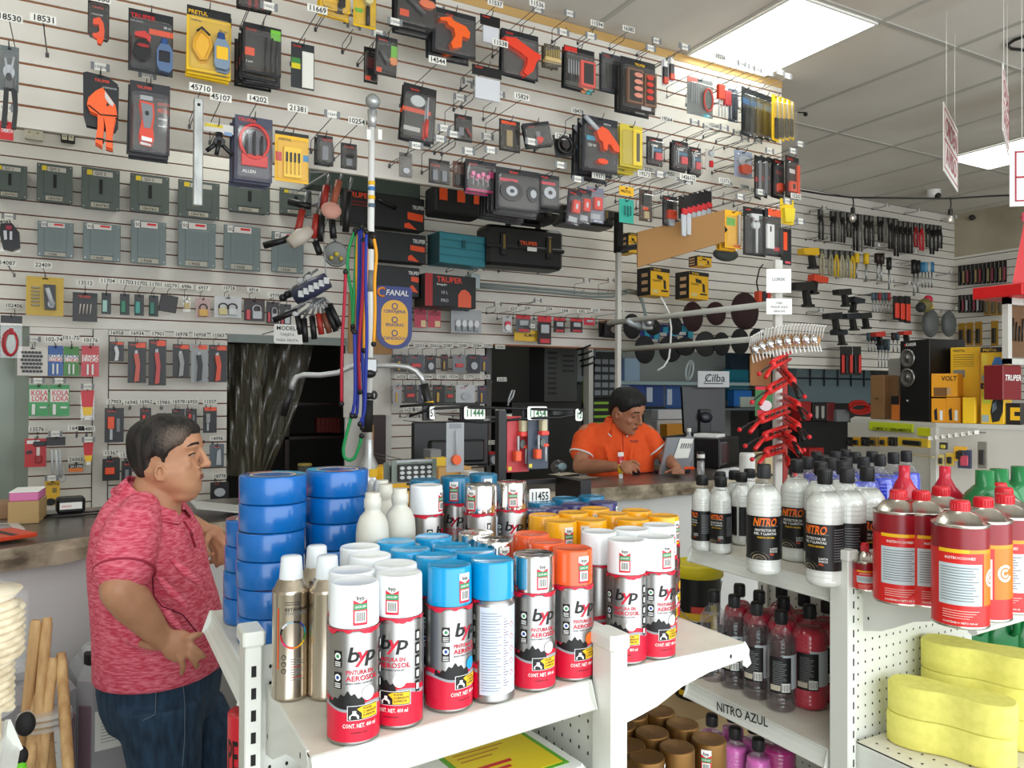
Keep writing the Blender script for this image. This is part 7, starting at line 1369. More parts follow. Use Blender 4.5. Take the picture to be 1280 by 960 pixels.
for i,(x,y,rx,ry,mt_,l) in enumerate(((866,396,12.5,15.5,dm,'maroon sanding disc left of the white paper'),(895,392,12,11,dm,'small maroon sanding disc in the middle'),(931,389,17,17,dm,'large maroon sanding disc on the right'),(790,408,11,15,db,'black disc by the silver clamp'),(816,409,9.5,8,db,'black disc hidden by the rail left'),(844,407,8,9,db,'small black disc above the blue packs'),
  (806,437,12.5,14,db,'black disc below the rail, left one'),(838,436,14,13,db,'black disc below the rail, second one'),(857,433,12,9,db,'black disc below the rail, third one'),(882,430,13,12,mat((54,54,54),.8),'dark grey disc below the rail'),(902,430,10,11,db,'black disc below the rail, fifth one'),(925,427,11,12,db,'black disc below the rail, right one'),(946,423,9,9,db,'black disc near the fan of hooks'))):
 Y_=YB-.35-.01*i;c=atY(x,y,Y_);rr=(atY(x+rx,y,Y_).x-c.x);m=MB();m.M=Matrix.Rotation(PI/2,4,'X');m.lathe([(rr*.14,-.003),(rr,-.003),(rr,.003),(rr*.14,.003)],mt_,30);m.M=None;o_=m.build('sanding_disc',loc=tuple(c));o_.scale=(1,1,min(1.15,ry/rx));tag(o_,l,'disc','sanding discs behind the grey rails')
 m=MB();m.tube([(c.x,YB,c.z),(c.x,Y_-.03,c.z),(c.x,Y_-.035,c.z+.012)],.0025,WIREM,5);tag(m.build('display_hook'),'wire hook through the '+l,'hook',HOOKS)
for i,(x,y) in enumerate(((806,418),(818,421),(829,413),(840,417),(853,412),(860,419))):pack((x-6,y-8,x+6,y+8),.2,'small blue and white valve pack, %s of the row between the rails' % ORD[i],'valve',(46,60,130),[('r',(60,180,210),.4,.2,.9,.7,.014),('r',WH,.1,.7,.8,.95,.01)],wall=YB,clear=False,hk=False,grp='blue and white packs between the rails')
m=MB();c=atD(806,404,4.1);m.box(-.035,-.03,-.035,.035,.03,.03,mat((140,144,140),.35,.5),.006);m.tube([(0,-.035,0),(0,-.05,0)],.022,STEEL,14);m.tube([(-.02,0,-.02),(-.09,0,.0),(-.12,0,.01)],[.016,.02,.012],mat((170,176,180),.35,.4),10);tag(m.build('pipe_clamp',loc=tuple(c)),'silver clamp joint where the conduit meets the upper rail','clamp')
m=MB();P_=[atD(x,y,3.95) for x,y in ((826,371),(836,390),(839,410),(838,432),(836,448),(830,458),(822,463))];o_=P_[0];m.tube([q-o_ for q in P_],.005,mat((206,208,204),.5),6);tag(m.build('cable',loc=tuple(o_)),'thin white cable dangling across both grey rails','cable')
m=MB();c=atD(862,463,4.6);m.M=Matrix.Rotation(.25,4,'Y');[m.tube([(.03*math.cos(a)*s_,0,.06*math.sin(a)*s_) for a in [k*PI/8 for k in range(16)]],.003,mat((140,150,152),.4),6,True) for s_ in (1,.8)];m.tube([(0,0,-.05),(0,0,.05)],.003,mat((140,150,152),.4),6);m.M=None;tag(m.build('wire_whisk',loc=tuple(c)),'grey wire loop hanging left of the Cilba sign','wire')
# boxed power tools
def toolbox_y(b_,l,Y=YB-.4,yaw=8,dep=.14):
 t,w_,h_=bx3('boxed_tool',*b_,Y,dep,mat((232,176,18),.45),l,'box',extra=[('r',(26,26,28),0,0,1,.14),('t',YL,'TRUPER',.12,.12,.08),('p',(40,44,40),[(.3,.25),(.6,.3),(.62,.42),(.34,.4)],.002),('p',(40,44,40),[(.66,.4),(.78,.45),(.8,.75),(.68,.72)],.002),('r',(40,44,40),.55,.78,.9,.84),('r',(210,190,120),.1,.78,.4,.92),('t',BLACK,'TALADRO',.08,.5,.07)],yaw=yaw)
 m=MB();m.box(-w_/2-.0015,.002,.002,-w_/2-.0005,dep-.002,h_-.002,mat((34,32,34),.5));[m.box(-w_/2-.0022,.03,h_*(.15+.26*k),-w_/2-.0014,.09,h_*(.28+.26*k),mat((190,150,110),.5)) for k in range(3)];m.build('side_print',t)
toolbox_y((812,335,839,370),'yellow and black boxed drill, left one under the brown cardboard');toolbox_y((860,340,888,374),'yellow and black boxed drill, right one under the brown cardboard')
toolbox_y((786,291,797,316),'narrow yellow and black box left of the cardboard',yaw=0);toolbox_y((872,320,890,333),'small yellow box above the right drill box',yaw=0,dep=.1)
m=MB();c=atD(907,318,4.3);m.sph((0,0,0),.055,mat((70,76,72),.6),14,8,(1.6,.7,.7));tag(m.build('plastic_bag',loc=tuple(c)),'dark grey wrapped tool head beside the small yellow box','bag')
m=MB();c=atY(950,375,YB-.3);[m.box(x*.05-.04,-.03,-.02,x*.05+.0,.03,.07,mat(((210,70,30),(60,60,62),(206,50,40))[x],.45),.006) for x in range(3)];m.tube([(-.02,0,.07),(-.06,-.02,.14),(-.06,-.05,.24),(-.03,-.06,.28)],.006,BLACK,6);tag(m.build('angle_grinder',loc=tuple(c)),'orange and black power tool half behind the white signs','power tool')
# central white post with signs, fan of hooks and caulking guns
PX=atD(972,410,3.35);t=thing('display_post','white slotted post carrying paper signs and red caulking guns','post',(PX.x,PX.y,0));m=MB();m.box(-.022,-.01,0,.022,.01,atD(972,325,3.35).z,WP,.003);m.box(.024,-.01,1.12,.05,.01,atD(972,440,3.35).z,mat((150,40,34),.5));m.build('post',t)
def papersign(x0,y0,x1,y1,lines,label,d=3.3):
 a,b=atD(x0,y0,d),atD(x1,y1,d);w_=math.hypot(b.x-a.x,b.y-a.y);h_=a.z-b.z;m=MB();m.box(0,0,0,w_,.003,h_,PAPER)
 for k,s2 in enumerate(lines):m.text(s2,w_/2,h_*(.5 if len(lines)==1 else .66-.26*k),h_*.13,GREY,y=-.001,align='c',wmax=w_*.8)
 tag(m.build('paper_sign',loc=(a.x,a.y,b.z),rz=math.radians(-28)),label,'sign')
papersign(958,336,989,366,['LOREK'],'upper white paper sign with a single small word on the white post');papersign(958,373,990,393,['CAJA','PAGUE AQUI','GRACIAS'],'lower white paper sign with three small lines on the white post')
t=thing('hook_card','fan shaped brown card of chrome hooks with white prongs above the caulking guns','hook card',tuple(atD(985,430,3.2)),math.radians(-26));o=t.location
m=MB();arc=[atD(x,y,3.2) for x,y in ((936,432),(950,424),(970,419),(990,417),(1010,417),(1027,419))];lo=[atD(x,y,3.2) for x,y in ((940,446),(956,440),(972,437),(990,434),(1010,432),(1024,432))]
Mi=t.matrix_basis.inverted() if False else (Matrix.Translation(o) @ Matrix.Rotation(math.radians(-26),4,'Z')).inverted();n=len(arc);A2=[Mi @ v for v in arc];L2_=[Mi @ v for v in lo]
m.add([tuple(v) for v in A2]+[tuple(v) for v in L2_],[(i,i+1,n+i+1,n+i) for i in range(n-1)],mat((176,132,84),.8));m.build('card',t)
def interp(Pl,f):f *= len(Pl)-1;i=min(int(f),len(Pl)-2);return Pl[i].lerp(Pl[i+1],f-i)
for k in range(26):
 u_=k/25;q=interp(A2,u_);m=MB();m.tube([q+Vector((0,-.004,-.01)),q+Vector((-.004,-.03,.03)),q+Vector((-.006,-.05,.034))],.0032,PAPER,6);m.build('prong',t)
for k in range(20):u_=k/19;q=interp(L2_,u_);m=MB();m.tube([q+Vector((0,0,.008)),q+Vector((0,-.02,-.026))],.003,PAPER,6);m.build('prong',t)
for k in range(8):u_=.05+k/8.6;q=interp(A2,u_).lerp(interp(L2_,u_),.5);m=MB();m.sph(q+Vector((0,-.018,0)),.017,CHROME,10,7,(1,.8,1.1));m.sph(q+Vector((.004,-.03,-.012)),.008,CHROME,8,6);m.build('chrome_knob',t)
m=MB();a,b=atD(939,444,3.25),atD(970,482,3.25);m.box(a.x,a.y,b.z,a.x+(b-a).length*.72,a.y+.01,a.z,mat((166,120,76),.75),.002);tag(m.build('cardboard_sheet'),'brown cardboard under the fan shaped hook card','cardboard')
rdm=mat((214,30,28),.4)
guns=[((985,446),(965,456),1),((975,460),(992,478),0),((985,474),(960,488),1),((980,498),(998,508),0),((982,512),(950,524),1),((981,523),(998,534),0),((984,536),(955,546),1),((980,547),(1000,566),0),((978,560),(957,566),1),((981,572),(988,582),0),((976,543),(992,552),0)]
for i,(p0,p1,lf) in enumerate(guns):
 A_,B_=atD(*p0,3.3),atD(*p1,3.05);t=thing('caulking_gun','red caulking gun pointing %s on the white post, %s from the top' % ('left' if lf else 'right',['1st','2nd','3rd','4th','5th','6th','7th','8th','9th','10th','11th'][i]),'caulking gun',tuple(A_),0,'red caulking guns on the white post');d_=B_-A_
 m=MB();sd=Vector((0,0,.014));m.tube([-d_*.15+sd,d_*.9+sd],.0075,rdm,6);m.tube([-d_*.15-sd,d_*.9-sd],.0075,rdm,6);[m.tube([d_*q+sd,d_*q-sd],.004,rdm,5) for q in (.05,.25,.45,.65)];m.sph(tuple(d_*.95),.021,rdm,8,6,(.7,.7,1));m.build('frame',t)
 m=MB();m.tube([(0,0,0),tuple(d_*1.35),tuple(d_*1.7+Vector((0,0,-.01)))],.0035,BLACK,6);m.tube([tuple(d_*.95),tuple(d_*1.35+Vector((0,0,-.035)))],[.008,.009],BLACK if not lf else rdm,6);m.sph(tuple(d_*1.7+Vector((0,0,-.01))),.009,RED,8,5);m.build('trigger',t)
pack((944,483,966,520),4.91-2.7,'red green and white bag behind the caulking guns','bag',(50,110,60),[('r',(200,30,50),0,.0,1,.12),('e',(220,200,206),.5,.65,.34,.18,.01),('r',(200,30,60),.1,.8,.9,.98)],wall=4.91,hk=False,clear=False)
bx3('carton',957,566,984,592,3.0,.1,mat((190,170,130),.7),'tan carton at the foot of the red caulking guns','box')
# hanging lamp bulbs on a string
def bulb(px,py,d,label):
 c=atD(px,py,d);t=thing('light_bulb',label,'light bulb',tuple(c),0,'filament bulbs hanging from the ceiling string');m=MB();m.lathe([(0,-.055),(.015,-.05),(.026,-.03),(.028,-.012),(.02,.01),(.014,.022)],clear_mat('bulb_glass',(.95,.9,.84),.25,.05,.12),18);m.build('glass',t)
 m=MB();m.cyl((0,0),.02,.07,.018,mat((40,34,28),.5),14);m.build('socket',t);m=MB();m.sph((0,0,-.018),.009,mat((255,236,214),.5,emit=3.,name='glowing_filament'),10,6,(.8,.8,1.4));m.build('filament',t)
 return t,c
CB=[]
for px,py,d,l in ((1066,270,6.6,'hanging bulb on the left, in front of the pliers'),(1188,272,6.6,'hanging bulb on the right, near the wall corner')):
 t,c=bulb(px,py,d,l);z_=atD(px,247 if px<1100 else 248,d).z-c.z;m=MB();m.tube([(0,0,.07),(.01,0,z_*.7),(0,0,z_)],.006,BLACK,6);m.build('cable',t)
m=MB();P_=[atD(x,y,6.6) for x,y in ((1000,238),(1030,243),(1067,247),(1120,247.5),(1160,248),(1190,248),(1240,245),(1290,243))];m.tube([q-P_[0] for q in P_],.008,BLACK,6);tag(m.build('light_string',loc=tuple(P_[0])),'black cable strung across the room under the ceiling carrying two bulbs','cable')
t=thing('security_camera','small white security camera on the ceiling near the wall corner','camera',tuple(atZ(1167,246,CEIL-.06)));m=MB();m.lathe([(.06,.06),(.06,.02),(.045,-.01),(0,-.012)],WHITE,20);m.build('housing',t);m=MB();m.sph((-.01,-.045,.0),.028,BLACK,12,8);m.build('lens',t)
t=thing('security_camera','small dark camera on a bracket on the right wall','camera',tuple(atX(1215,272,XR-.05)));m=MB();m.sph((0,0,0),.03,mat((60,50,44),.5),10,6);m.tube([(0,0,0),(.05,.0,.0)],.012,GREY,8);m.build('housing',t)
for i,(x0,y0,x1,y1) in enumerate(((1012,184,1012,184),(1007,142,1007,142))):pass
m=MB();p=atZ(1007,143,CEIL-.015);m.sph((0,0,0),.014,BLACK,8,6);m.tube([(0,0,.01),(-.05,.02,.012)],.004,BLACK,6);tag(m.build('cable_clip',loc=tuple(p)),'small black clip with wire on the ceiling near the panel end','clip')
m=MB();P_=[atZ(x,y,CEIL-.014) for x,y in ((1282,45),(1268,50),(1259,56),(1264,61),(1283,63))];m.tube([q-P_[0] for q in P_],.008,BLACK,6);tag(m.build('ceiling_cable',loc=tuple(P_[0])),'loop of dark cable on the ceiling at the right edge','cable')
# price tags stuck at the top right end of the upper panel
# hanging red and white signs
SR=mat((170,20,50),.5)
def hsign(px,py0,py1,d,yaw,w_,lines,label,string=True,inv=False):
 a=atD(px,py0,d);b=atD(px,py1,d);h_=a.z-b.z;t=thing('hanging_sign',label,'sign',(a.x,a.y,a.z),yaw,None);m=MB();m.box(-w_/2,-.002,-h_,w_/2,.002,0,PAPER);m.build('board',t)
 m=MB()
 for sgn in (-1,1):
  y=sgn*.0032;q=0
  for z0,z1,x0,x1 in ((-.02,-.026,-w_/2+.02,w_/2-.02),(-h_+.02,-h_+.026,-w_/2+.02,w_/2-.02),(-h_*.5,-h_*.53,-w_/2+.02,w_/2-.02)):m.box(x0,min(y,0),z0,x1,max(y,0),z1,SR)
  for x in (-w_/2+.02,w_/2-.026):m.box(x,min(y,0),-h_+.02,x+.006,max(y,0),-.02,SR)
  for k,s2 in enumerate(lines):
   mm=m.M;m.M=Matrix.Rotation(PI if sgn>0 else 0,4,'Z');m.text(s2,0,-h_*(.42+.42*k),h_*.28 if len(lines)<3 else h_*.16,SR,y=-.0035,align='c',wmax=w_*.78);m.M=mm
 m.build('print',t)
 if string:m=MB();m.tube([(-w_*.3,0,0),(-w_*.3,0,CEIL-a.z)],.0015,PAPER,5);m.tube([(w_*.3,0,0),(w_*.3,0,CEIL-a.z)],.0015,PAPER,5);m.build('string',t)
 return t
hsign(1188.5,146,228,3.9,math.radians(25),.5,['ORDEN','AVISO'],'red and white sign hanging edge on, left one near the panel end')
hsign(1257,100,180,3.6,math.radians(26.2),.45,['ORDEN','AVISO'],'thin sign seen almost edge on between the other two')
hsign(1301,182,257,3.3,math.radians(-40),.24,['CAJA','DE','PAGO'],'red and white sign cut by the right edge of the picture')
t=thing('display_column','red metal display column at the right edge','display',(0,0,0));q=atD(1290,330,4.0)
m=MB();a1,a2=atD(1290,260,4.0),atD(1300,260,4.0);m.add([tuple(atD(x,y,4.0)) for x,y in ((1283,262),(1310,262),(1310,372),(1262,372))]+[tuple(atD(x,y,4.2)) for x,y in ((1283,262),(1310,262),(1310,372),(1262,372))],[(0,1,2,3),(7,6,5,4),(0,3,7,4),(3,2,6,7)],mat((206,20,24),.4));m.build('red_panel',t)
m=MB();A_,B_=atD(1252,356,3.98),atD(1300,371,3.98);m.box(A_.x,A_.y-.1,B_.z,B_.x+.3,A_.y+.15,A_.z,mat((206,20,24),.4),.004);A_,B_=atD(1260,371,4.0),atD(1268,560,4.0);m.build('red_tray',t)
m=MB();z0_=atD(1252,455,4.0).z;m.box(A_.x,A_.y,z0_,B_.x,A_.y+.03,A_.z,WP);C_=atD(1300,380,4.0);m.box(A_.x,A_.y,C_.z,C_.x,A_.y+.03,A_.z,WP);zz=atD(1262,448,4.0).z;m.box(A_.x,A_.y,zz-.03,C_.x,A_.y+.03,zz,WP);m.build('white_frame',t)
m=MB();A_,B_=atD(1260,378,4.05),atD(1300,446,4.05);m.box(A_.x,A_.y,B_.z,B_.x,A_.y+.01,A_.z,mat((110,80,54),.8));[m.tube([(A_.x+.03+.03*k,A_.y-.01,A_.z-.08-.02*(k % 3)),(A_.x+.02+.03*k,A_.y-.01,A_.z-.2)],.004,BLACK,5) for k in range(4)];m.build('brown_board',t)
m=MB();A_,B_=atD(1254,456,4.0),atD(1300,500,4.0);m.box(A_.x,A_.y,B_.z,B_.x,A_.y+.1,A_.z,mat((120,18,28),.4),.004);m.text('TRUPER',A_.x+.01,B_.z+.1,.03,PAPER,y=A_.y-.002,ital=.2);m.build('dark_red_box',t)
# ---------------- pliers, screwdrivers and power tools on the far right part of the back wall
def far(kind,x0,y0,x1,y1,col,label,grp,off=.18,wall=YB):
 Y=wall-off;a,b=atY(x0,y0,Y),atY(x1,y0,Y);c=atY((x0+x1)/2,y0,Y);d=atY((x0+x1)/2,y1,Y);w_=b.x-a.x;h_=c.z-d.z;mc=mat(col,.45);t=thing(kind,label,{'pliers':'pliers','screwdriver':'screwdriver','carded_tool':'tool'}[kind],tuple(c),0,grp);m=MB();m.tube([(0,-.03,-.008),(0,off,-.008)],.002,WIREM,5);m.build('hanging_wire',t)
 if kind=='pliers':
  m=MB();m.box(-w_*.42,-.008,-h_*.34,w_*.42,0,0,mat((30,28,28),.5),.003);m.build('card',t);m=MB()
  m.tube([(-.004,-.012,-h_*.18),(-w_*.3,-.012,-h_*.5),(-w_*.22,-.012,-h_)],w_*.13,mc,6);m.tube([(.004,-.012,-h_*.18),(w_*.3,-.012,-h_*.5),(w_*.24,-.012,-h_)],w_*.13,mc,6);m.build('handles',t);m=MB();m.box(-w_*.2,-.016,-h_*.3,w_*.2,-.008,-.01,mat((120,118,112),.35,.7),.003);m.build('jaws',t)
 elif kind=='screwdriver':
  m=MB();m.tube([(0,-.01,0),(0,-.01,-h_*.38)],w_*.34,mc,8);m.build('handle',t);m=MB();m.tube([(0,-.01,-h_*.38),(0,-.01,-h_)],w_*.12,STEEL,6);m.build('shaft',t)
 else:
  m=MB();m.box(-w_/2,-.003,-h_,w_/2,0,0,mat((36,34,34),.5));m.build('card',t);m=MB();m.box(-w_*.3,-.02,-h_*.92,w_*.3,-.003,-h_*.3,mc,.005);m.build('tool',t)
cnt=0
def series(kind,xs,y0f,y1f,w_,cols,lab,grp,**k):
 for i,x in enumerate(xs):far(kind,x,y0f(x),x+w_,y1f(x),cols[i % len(cols)],lab % (ORD[i] if i<12 else str(i+1)+'th'),grp,**k)
hd=[(60,56,50),(30,28,28),(110,108,100),(40,38,36)]
series('pliers',[1021,1036,1042,1048,1056,1064,1070,1078,1084,1095,1101,1108,1115],lambda x:262+.12*(x-1020),lambda x:292+.13*(x-1020)+8*(x % 3),8,hd,'carded pliers, %s from the left in the top row of the far wall','carded pliers in the top row')
series('pliers',[1121,1127,1133,1140,1147,1155,1160,1165,1170],lambda x:276+.12*(x-1120),lambda x:308+.05*(x-1120)+4*(x % 3),7,[(24,22,22),(34,30,30),(40,36,34),(150,26,34),(190,28,40),(60,56,50)],'dark pliers, %s from the left near the corner in the top row','dark pliers near the corner')
series('pliers',[1022,1033,1040,1047,1054,1060],lambda x:311+.08*(x-1020),lambda x:344+.1*(x-1020),8,[(170,162,130),(150,146,120),(206,170,40)],'yellow carded pliers, %s of the second row on the far wall','yellow carded pliers')
for i,(x,c_,h2) in enumerate(((1066,(220,180,20),348),(1078,(220,180,20),352),(1092,(60,26,24),348),(1097,(60,26,24),352))):far('screwdriver',x,317,x+7,h2,c_,'screwdriver with %s handle, %s of four in the second row' % ('yellow' if i<2 else 'dark red',ORD[i]),'screwdrivers in the second row')
for i,(x,y0,y1) in enumerate(((1107,322,362),(1138,325,370),(1143,326,366))):far('screwdriver',x,y0,x+6,y1,(24,22,22),'long black bar, %s of three in the second row of the far wall' % ORD[i],'long black bars on the far wall')
series('screwdriver',[1149,1153,1157,1161],lambda x:328,lambda x:360,5,[(40,110,150),(90,150,180),(180,180,180)],'blue handled wrench, %s of four near the corner','blue wrenches near the corner')
series('screwdriver',[1088,1092,1096,1100,1104,1108],lambda x:366,lambda x:391,4,[(70,90,100),(60,70,80),(150,40,40)],'small tool, %s of the third row bunch on the far wall','small tools in the third row')
for i,x in enumerate((1116,1123,1130)):
 far('carded_tool',x,370,x+8,400+2*i,(220,60,36),'orange red gun shaped tool, %s of three in the third row' % ORD[i],'orange guns in the third row')
# pistol tools
def power(x,y,s_,cm,label,flip=1):
 c=atY(x,y,YB-.22);m=MB();t=thing('power_tool',label,'power tool',tuple(c),0,'power tools hung on the far wall');k=s_/1000*5.6
 m.M=Matrix.Scale(flip,4,(1,0,0));m.prism([(-.5*k*10,.2*k*10),(.45*k*10,.3*k*10),(.5*k*10,0),(.2*k*10,-.05*k*10),(-.45*k*10,-.05*k*10)],-.04,.03,mat(cm,.45));m.build('body',t)
 m=MB();m.M=Matrix.Scale(flip,4,(1,0,0));m.prism([(.1*k*10,-.05*k*10),(.3*k*10,-.05*k*10),(.42*k*10,-.5*k*10),(.18*k*10,-.52*k*10)],-.025,.02,BLACK);m.box(.1*k*10,-.04,-.6*k*10,.5*k*10,.03,-.5*k*10,BLACK,.004);m.build('handle',t)
power(1010,318,3.6,(226,176,20),'yellow and black saw in the second row next to the upper panel end');power(1002,362,4.4,(30,28,28),'black and red hammer drill behind the white signs');power(1022,352,3.4,(206,64,30),'orange and black grinder right of the hammer drill',-1)
power(1052,368,3.2,(34,32,32),'black drill with an orange end in the third row');power(1070,378,2.8,(40,50,60),'dark blue grey drill in the third row',-1);power(1040,398,3.4,(28,28,30),'black drill in the fourth row, left one');power(1062,398,3.2,(30,44,60),'black drill with blue in the fourth row, second');power(1078,397,3.,(28,30,34),'black drill in the fourth row, third')
power(1048,418,2.8,(30,40,50),'dark driver in the fifth row above the orange cables');power(1096,420,2.6,(190,50,34),'red compact tool in the fifth row');power(1130,418,2.2,(196,50,34),'small red tool above the black speaker')
series('screwdriver',[1095,1099,1103,1107],lambda x:424,lambda x:460,4,[(40,60,70),(60,80,90)],'chrome shafted wrench, %s of four above the cartons','chrome wrenches above the cartons')
series('screwdriver',[1082,1086,1090,1113,1118],lambda x:416,lambda x:440,5,[(50,70,80),(60,40,40)],'short handled tool, %s of the fifth row bunch','short tools in the fifth row')
for i,x in enumerate((1050,1055,1060,1066,1071)):far('carded_tool',x,433,x+5,469,[(200,40,30),(30,28,28),(206,44,34),(34,30,30),(200,44,36)][i],'red and black long shears, %s of five below the drills' % ORD[i],'red and black shears')
m=MB();c=atY(1156,382,YB-.2);m.sph((0,0,0),.07,mat((120,110,60),.6),10,6);m.sph((.05,0,.06),.045,mat((200,40,70),.5),10,6);m.sph((.03,-.03,-.01),.035,mat((230,190,50),.5),8,6);m.sph((-.06,0,-.02),.05,mat((60,70,66),.6),8,6);tag(m.build('paint_mixer',loc=tuple(c)),'bunch of small coloured tools with a pink one near the corner','tool')
for i,(x,y,r_) in enumerate(((1163,404,.12),(1186,405,.11))):m=MB();c=atY(x,y,YB-.15);m.sph((0,0,0),r_,mat((90,94,92),.5),12,8,(.9,.5,1.2));tag(m.build('plastic_bag',loc=tuple(c)),'grey plastic bag of goods near the corner, %s one' % ['left','right'][i],'bag','grey bags near the corner')
m=MB();c=atY(1182,448,YB-.2);m.M=Matrix.Rotation(PI/2,4,'X');m.lathe([(.02,-.03),(.1,-.02),(.11,.0),(.1,.02)],mat((170,166,150),.5),24);m.M=None;tag(m.build('hose_reel',loc=tuple(c)),'pale round reel between the speaker and the yellow boxes','reel')
m=MB();c=atY(1170,446,YB-.25);m.M=Matrix.Rotation(PI/2,4,'X');m.lathe([(.02,-.03),(.12,-.02),(.13,.0),(.12,.02)],mat((70,50,50),.5),24);m.M=None;tag(m.build('hose_reel',loc=tuple(c)),'dark round reel right beside the speaker','reel')
# wire hooks in view on the far wall, mostly empty
for i,(x,y) in enumerate(((1007,300),(1018,302),(1030,304),(1064,310),(1080,311),(1096,312),(1112,313),(1126,318),(1045,348),(1080,352),(1096,355),(1118,358),(1170,345),(1176,390),(1008,392),(1100,402),(1012,265),(1090,262),(1130,268),(1176,276))):
 free_hook(x,y,x+14,y-7+2,None,YB,label='empty wire hook on the far part of the back wall')
# ---------------- right wall: rows of carded tools
def rwall(px0,py0,px1,py1,col,label,grp,inner=None):
 X_=XR-.12;a,b=atX(px0,(py0+py1)/2,X_),atX(px1,(py0+py1)/2,X_);zt,zb=atX((px0+px1)/2,py0,X_).z,atX((px0+px1)/2,py1,X_).z;m=MB();t=thing('carded_tool',label,'tool',(X_,(a.y+b.y)/2,zt),-PI/2,grp);w_=abs(a.y-b.y)
 m.box(-w_/2,-.003,zb-zt,w_/2,0,0,mat(col,.5));m.build('card',t);m=MB();m.box(-w_*.25,-.025,(zb-zt)*.9,w_*.25,-.003,(zb-zt)*.3,mat(inner or (60,58,58),.5),.004);m.build('tool',t)
sl=lambda x:-.14*(x-1197)
for i in range(12):x=1198+5.1*i;rwall(x,332+sl(x)*.8,x+4.4,357+sl(x)*.5,[(24,22,24),(30,30,30),(40,26,28)][i % 3],'dark carded tool, %s from the left in the top row of the right wall' % ORD[i],'dark carded tools on the right wall',[(50,48,48),(130,110,70),(120,34,50)][i % 3])
for i in range(7):x=1198+4.6*i;rwall(x,369+sl(x)*.3,x+4.0,391+sl(x)*.1,(30,28,30),'dark carded tool, %s in the second row of the right wall' % ORD[i],'second row of dark cards on the right wall',[(60,56,56),(120,40,50),(150,150,150)][i % 3])
for i in range(3):x=1230+8.5*i;rwall(x,369-i,x+7.6,394,(150,110,36),'ochre carded tool, %s in the second row of the right wall' % ORD[i],'ochre cards in the second row',(90,80,60))
for i,x in enumerate((1198,1208,1219,1239)):rwall(x,404-i,x+8.8,432,(158,116,30),'ochre carded knife, %s in the third row of the right wall' % ORD[i],'ochre cards in the third row',(60,46,30))
# ---------------- display cabinet with speaker and boxes
Zc=None
a=atD(1145,527,5.3);ctz=a.z
t=thing('display_cabinet','white display cabinet with hooks, carrying the speaker and yellow boxes','cabinet',(0,0,0));Lc=atD(1063,524,5.0);Mc=atD(1170,528,4.35);Rc=atD(1330,520,3.95)
m=MB();zt=.5*(Lc.z+Mc.z);pts=[(Lc.x,Lc.y),(Mc.x,Mc.y),(Rc.x,Rc.y),(Rc.x+.2,Rc.y+.8),(Lc.x+.5,Lc.y+.35)];n=5
m.add([(x,y,zt) for x,y in pts]+[(x,y,zt-.025) for x,y in pts],[tuple(range(5)),tuple(range(9,4,-1))]+[(i+5,(i+1) % 5+5,(i+1) % 5,i) for i in range(5)],WP);m.build('worktop',t)
m=MB();ins=[(x+.0,y+.02) for x,y in pts];m.add([(x,y,zt-.025) for x,y in ins]+[(x,y,0) for x,y in ins],[(i+5,(i+1) % 5+5,(i+1) % 5,i) for i in range(5)],mat((196,192,182),.5));m.build('cabinet_body',t)
def oncab(p0,p1,u_):return Vector((p0[0]+(p1[0]-p0[0])*u_,p0[1]+(p1[1]-p0[1])*u_,0))
m=MB();m.box(Mc.x-.02,Mc.y-.012,0,Mc.x+.02,Mc.y+.02,zt-.026,WP);m.build('corner_post',t)
fd=Vector((Mc.x-Lc.x,Mc.y-Lc.y,0)).normalized();fn=Vector((fd.y,-fd.x,0));fa=math.atan2(fd.y,fd.x)
gd=Vector((Rc.x-Mc.x,Rc.y-Mc.y,0)).normalized();gn=Vector((gd.y,-gd.x,0));ga=math.atan2(gd.y,gd.x)
def face_hit(px,py,p0,nrm,off=0.):
 d_=ray(px,py);o_=Vector((p0.x,p0.y,0))+nrm*off;k=((o_-C0).dot(nrm))/d_.dot(nrm);return C0+d_*k
def cabthing(px0,py0,px1,py1,face,dep,c_,name,label,cat,grp=None,inner=None,off=.0):
 p0,nrm,ang=(Mc,fn,fa) if face=='L' else (Mc,gn,ga);A_,B_=face_hit(px0,py0,p0,nrm,off+dep),face_hit(px1,py1,p0,nrm,off+dep);w_=math.hypot(B_.x-A_.x,B_.y-A_.y);h_=A_.z-B_.z
 t=thing(name,label,cat,(A_.x,A_.y,A_.z),ang,grp);m=MB();m.box(0,0,-h_,w_,max(dep,.004),0,mat(c_,.45),.002);m.build('card',t)
 if inner:m=MB();m.box(w_*.2,-.012,-h_*.85,w_*.8,0,-h_*.3,mat(inner,.45),.004);m.build('tool',t)
cabthing(1086,527,1141,541,'L',.01,(190,206,40),'paper_sign','long lime green handwritten sign on the cabinet edge','sign',off=.004);cabthing(1146,534,1165,546,'L',.01,(200,206,30),'paper_sign','small lime yellow sign beside the long lime green one','sign',off=.004)
A_=face_hit(1090,537,Mc,fn,.02);m=MB();m.text('COMPRE SU HERRAMIENTA',0,0,.018,BLACK,wmax=.42);o_=m.build('lettering',loc=tuple(A_),rz=fa);sg=[o for o in bpy.data.objects if o.get('label','').startswith('long lime')][0];o_.parent=sg;o_.matrix_parent_inverse=(Matrix.Translation(sg.location) @ Matrix.Rotation(fa,4,'Z')).inverted()
for i,x in enumerate((1056,1066,1076,1087,1099,1110)):cabthing(x,546,x+9,558,'L',.02,[(60,50,40),(206,150,30),(50,46,44),(150,116,40),(206,156,30),(70,60,50)][i],'blister_pack','small yellow and dark pack, %s in the cabinet row under the green sign' % ORD[i],'pack','small packs on the cabinet front',(40,38,36),.12)
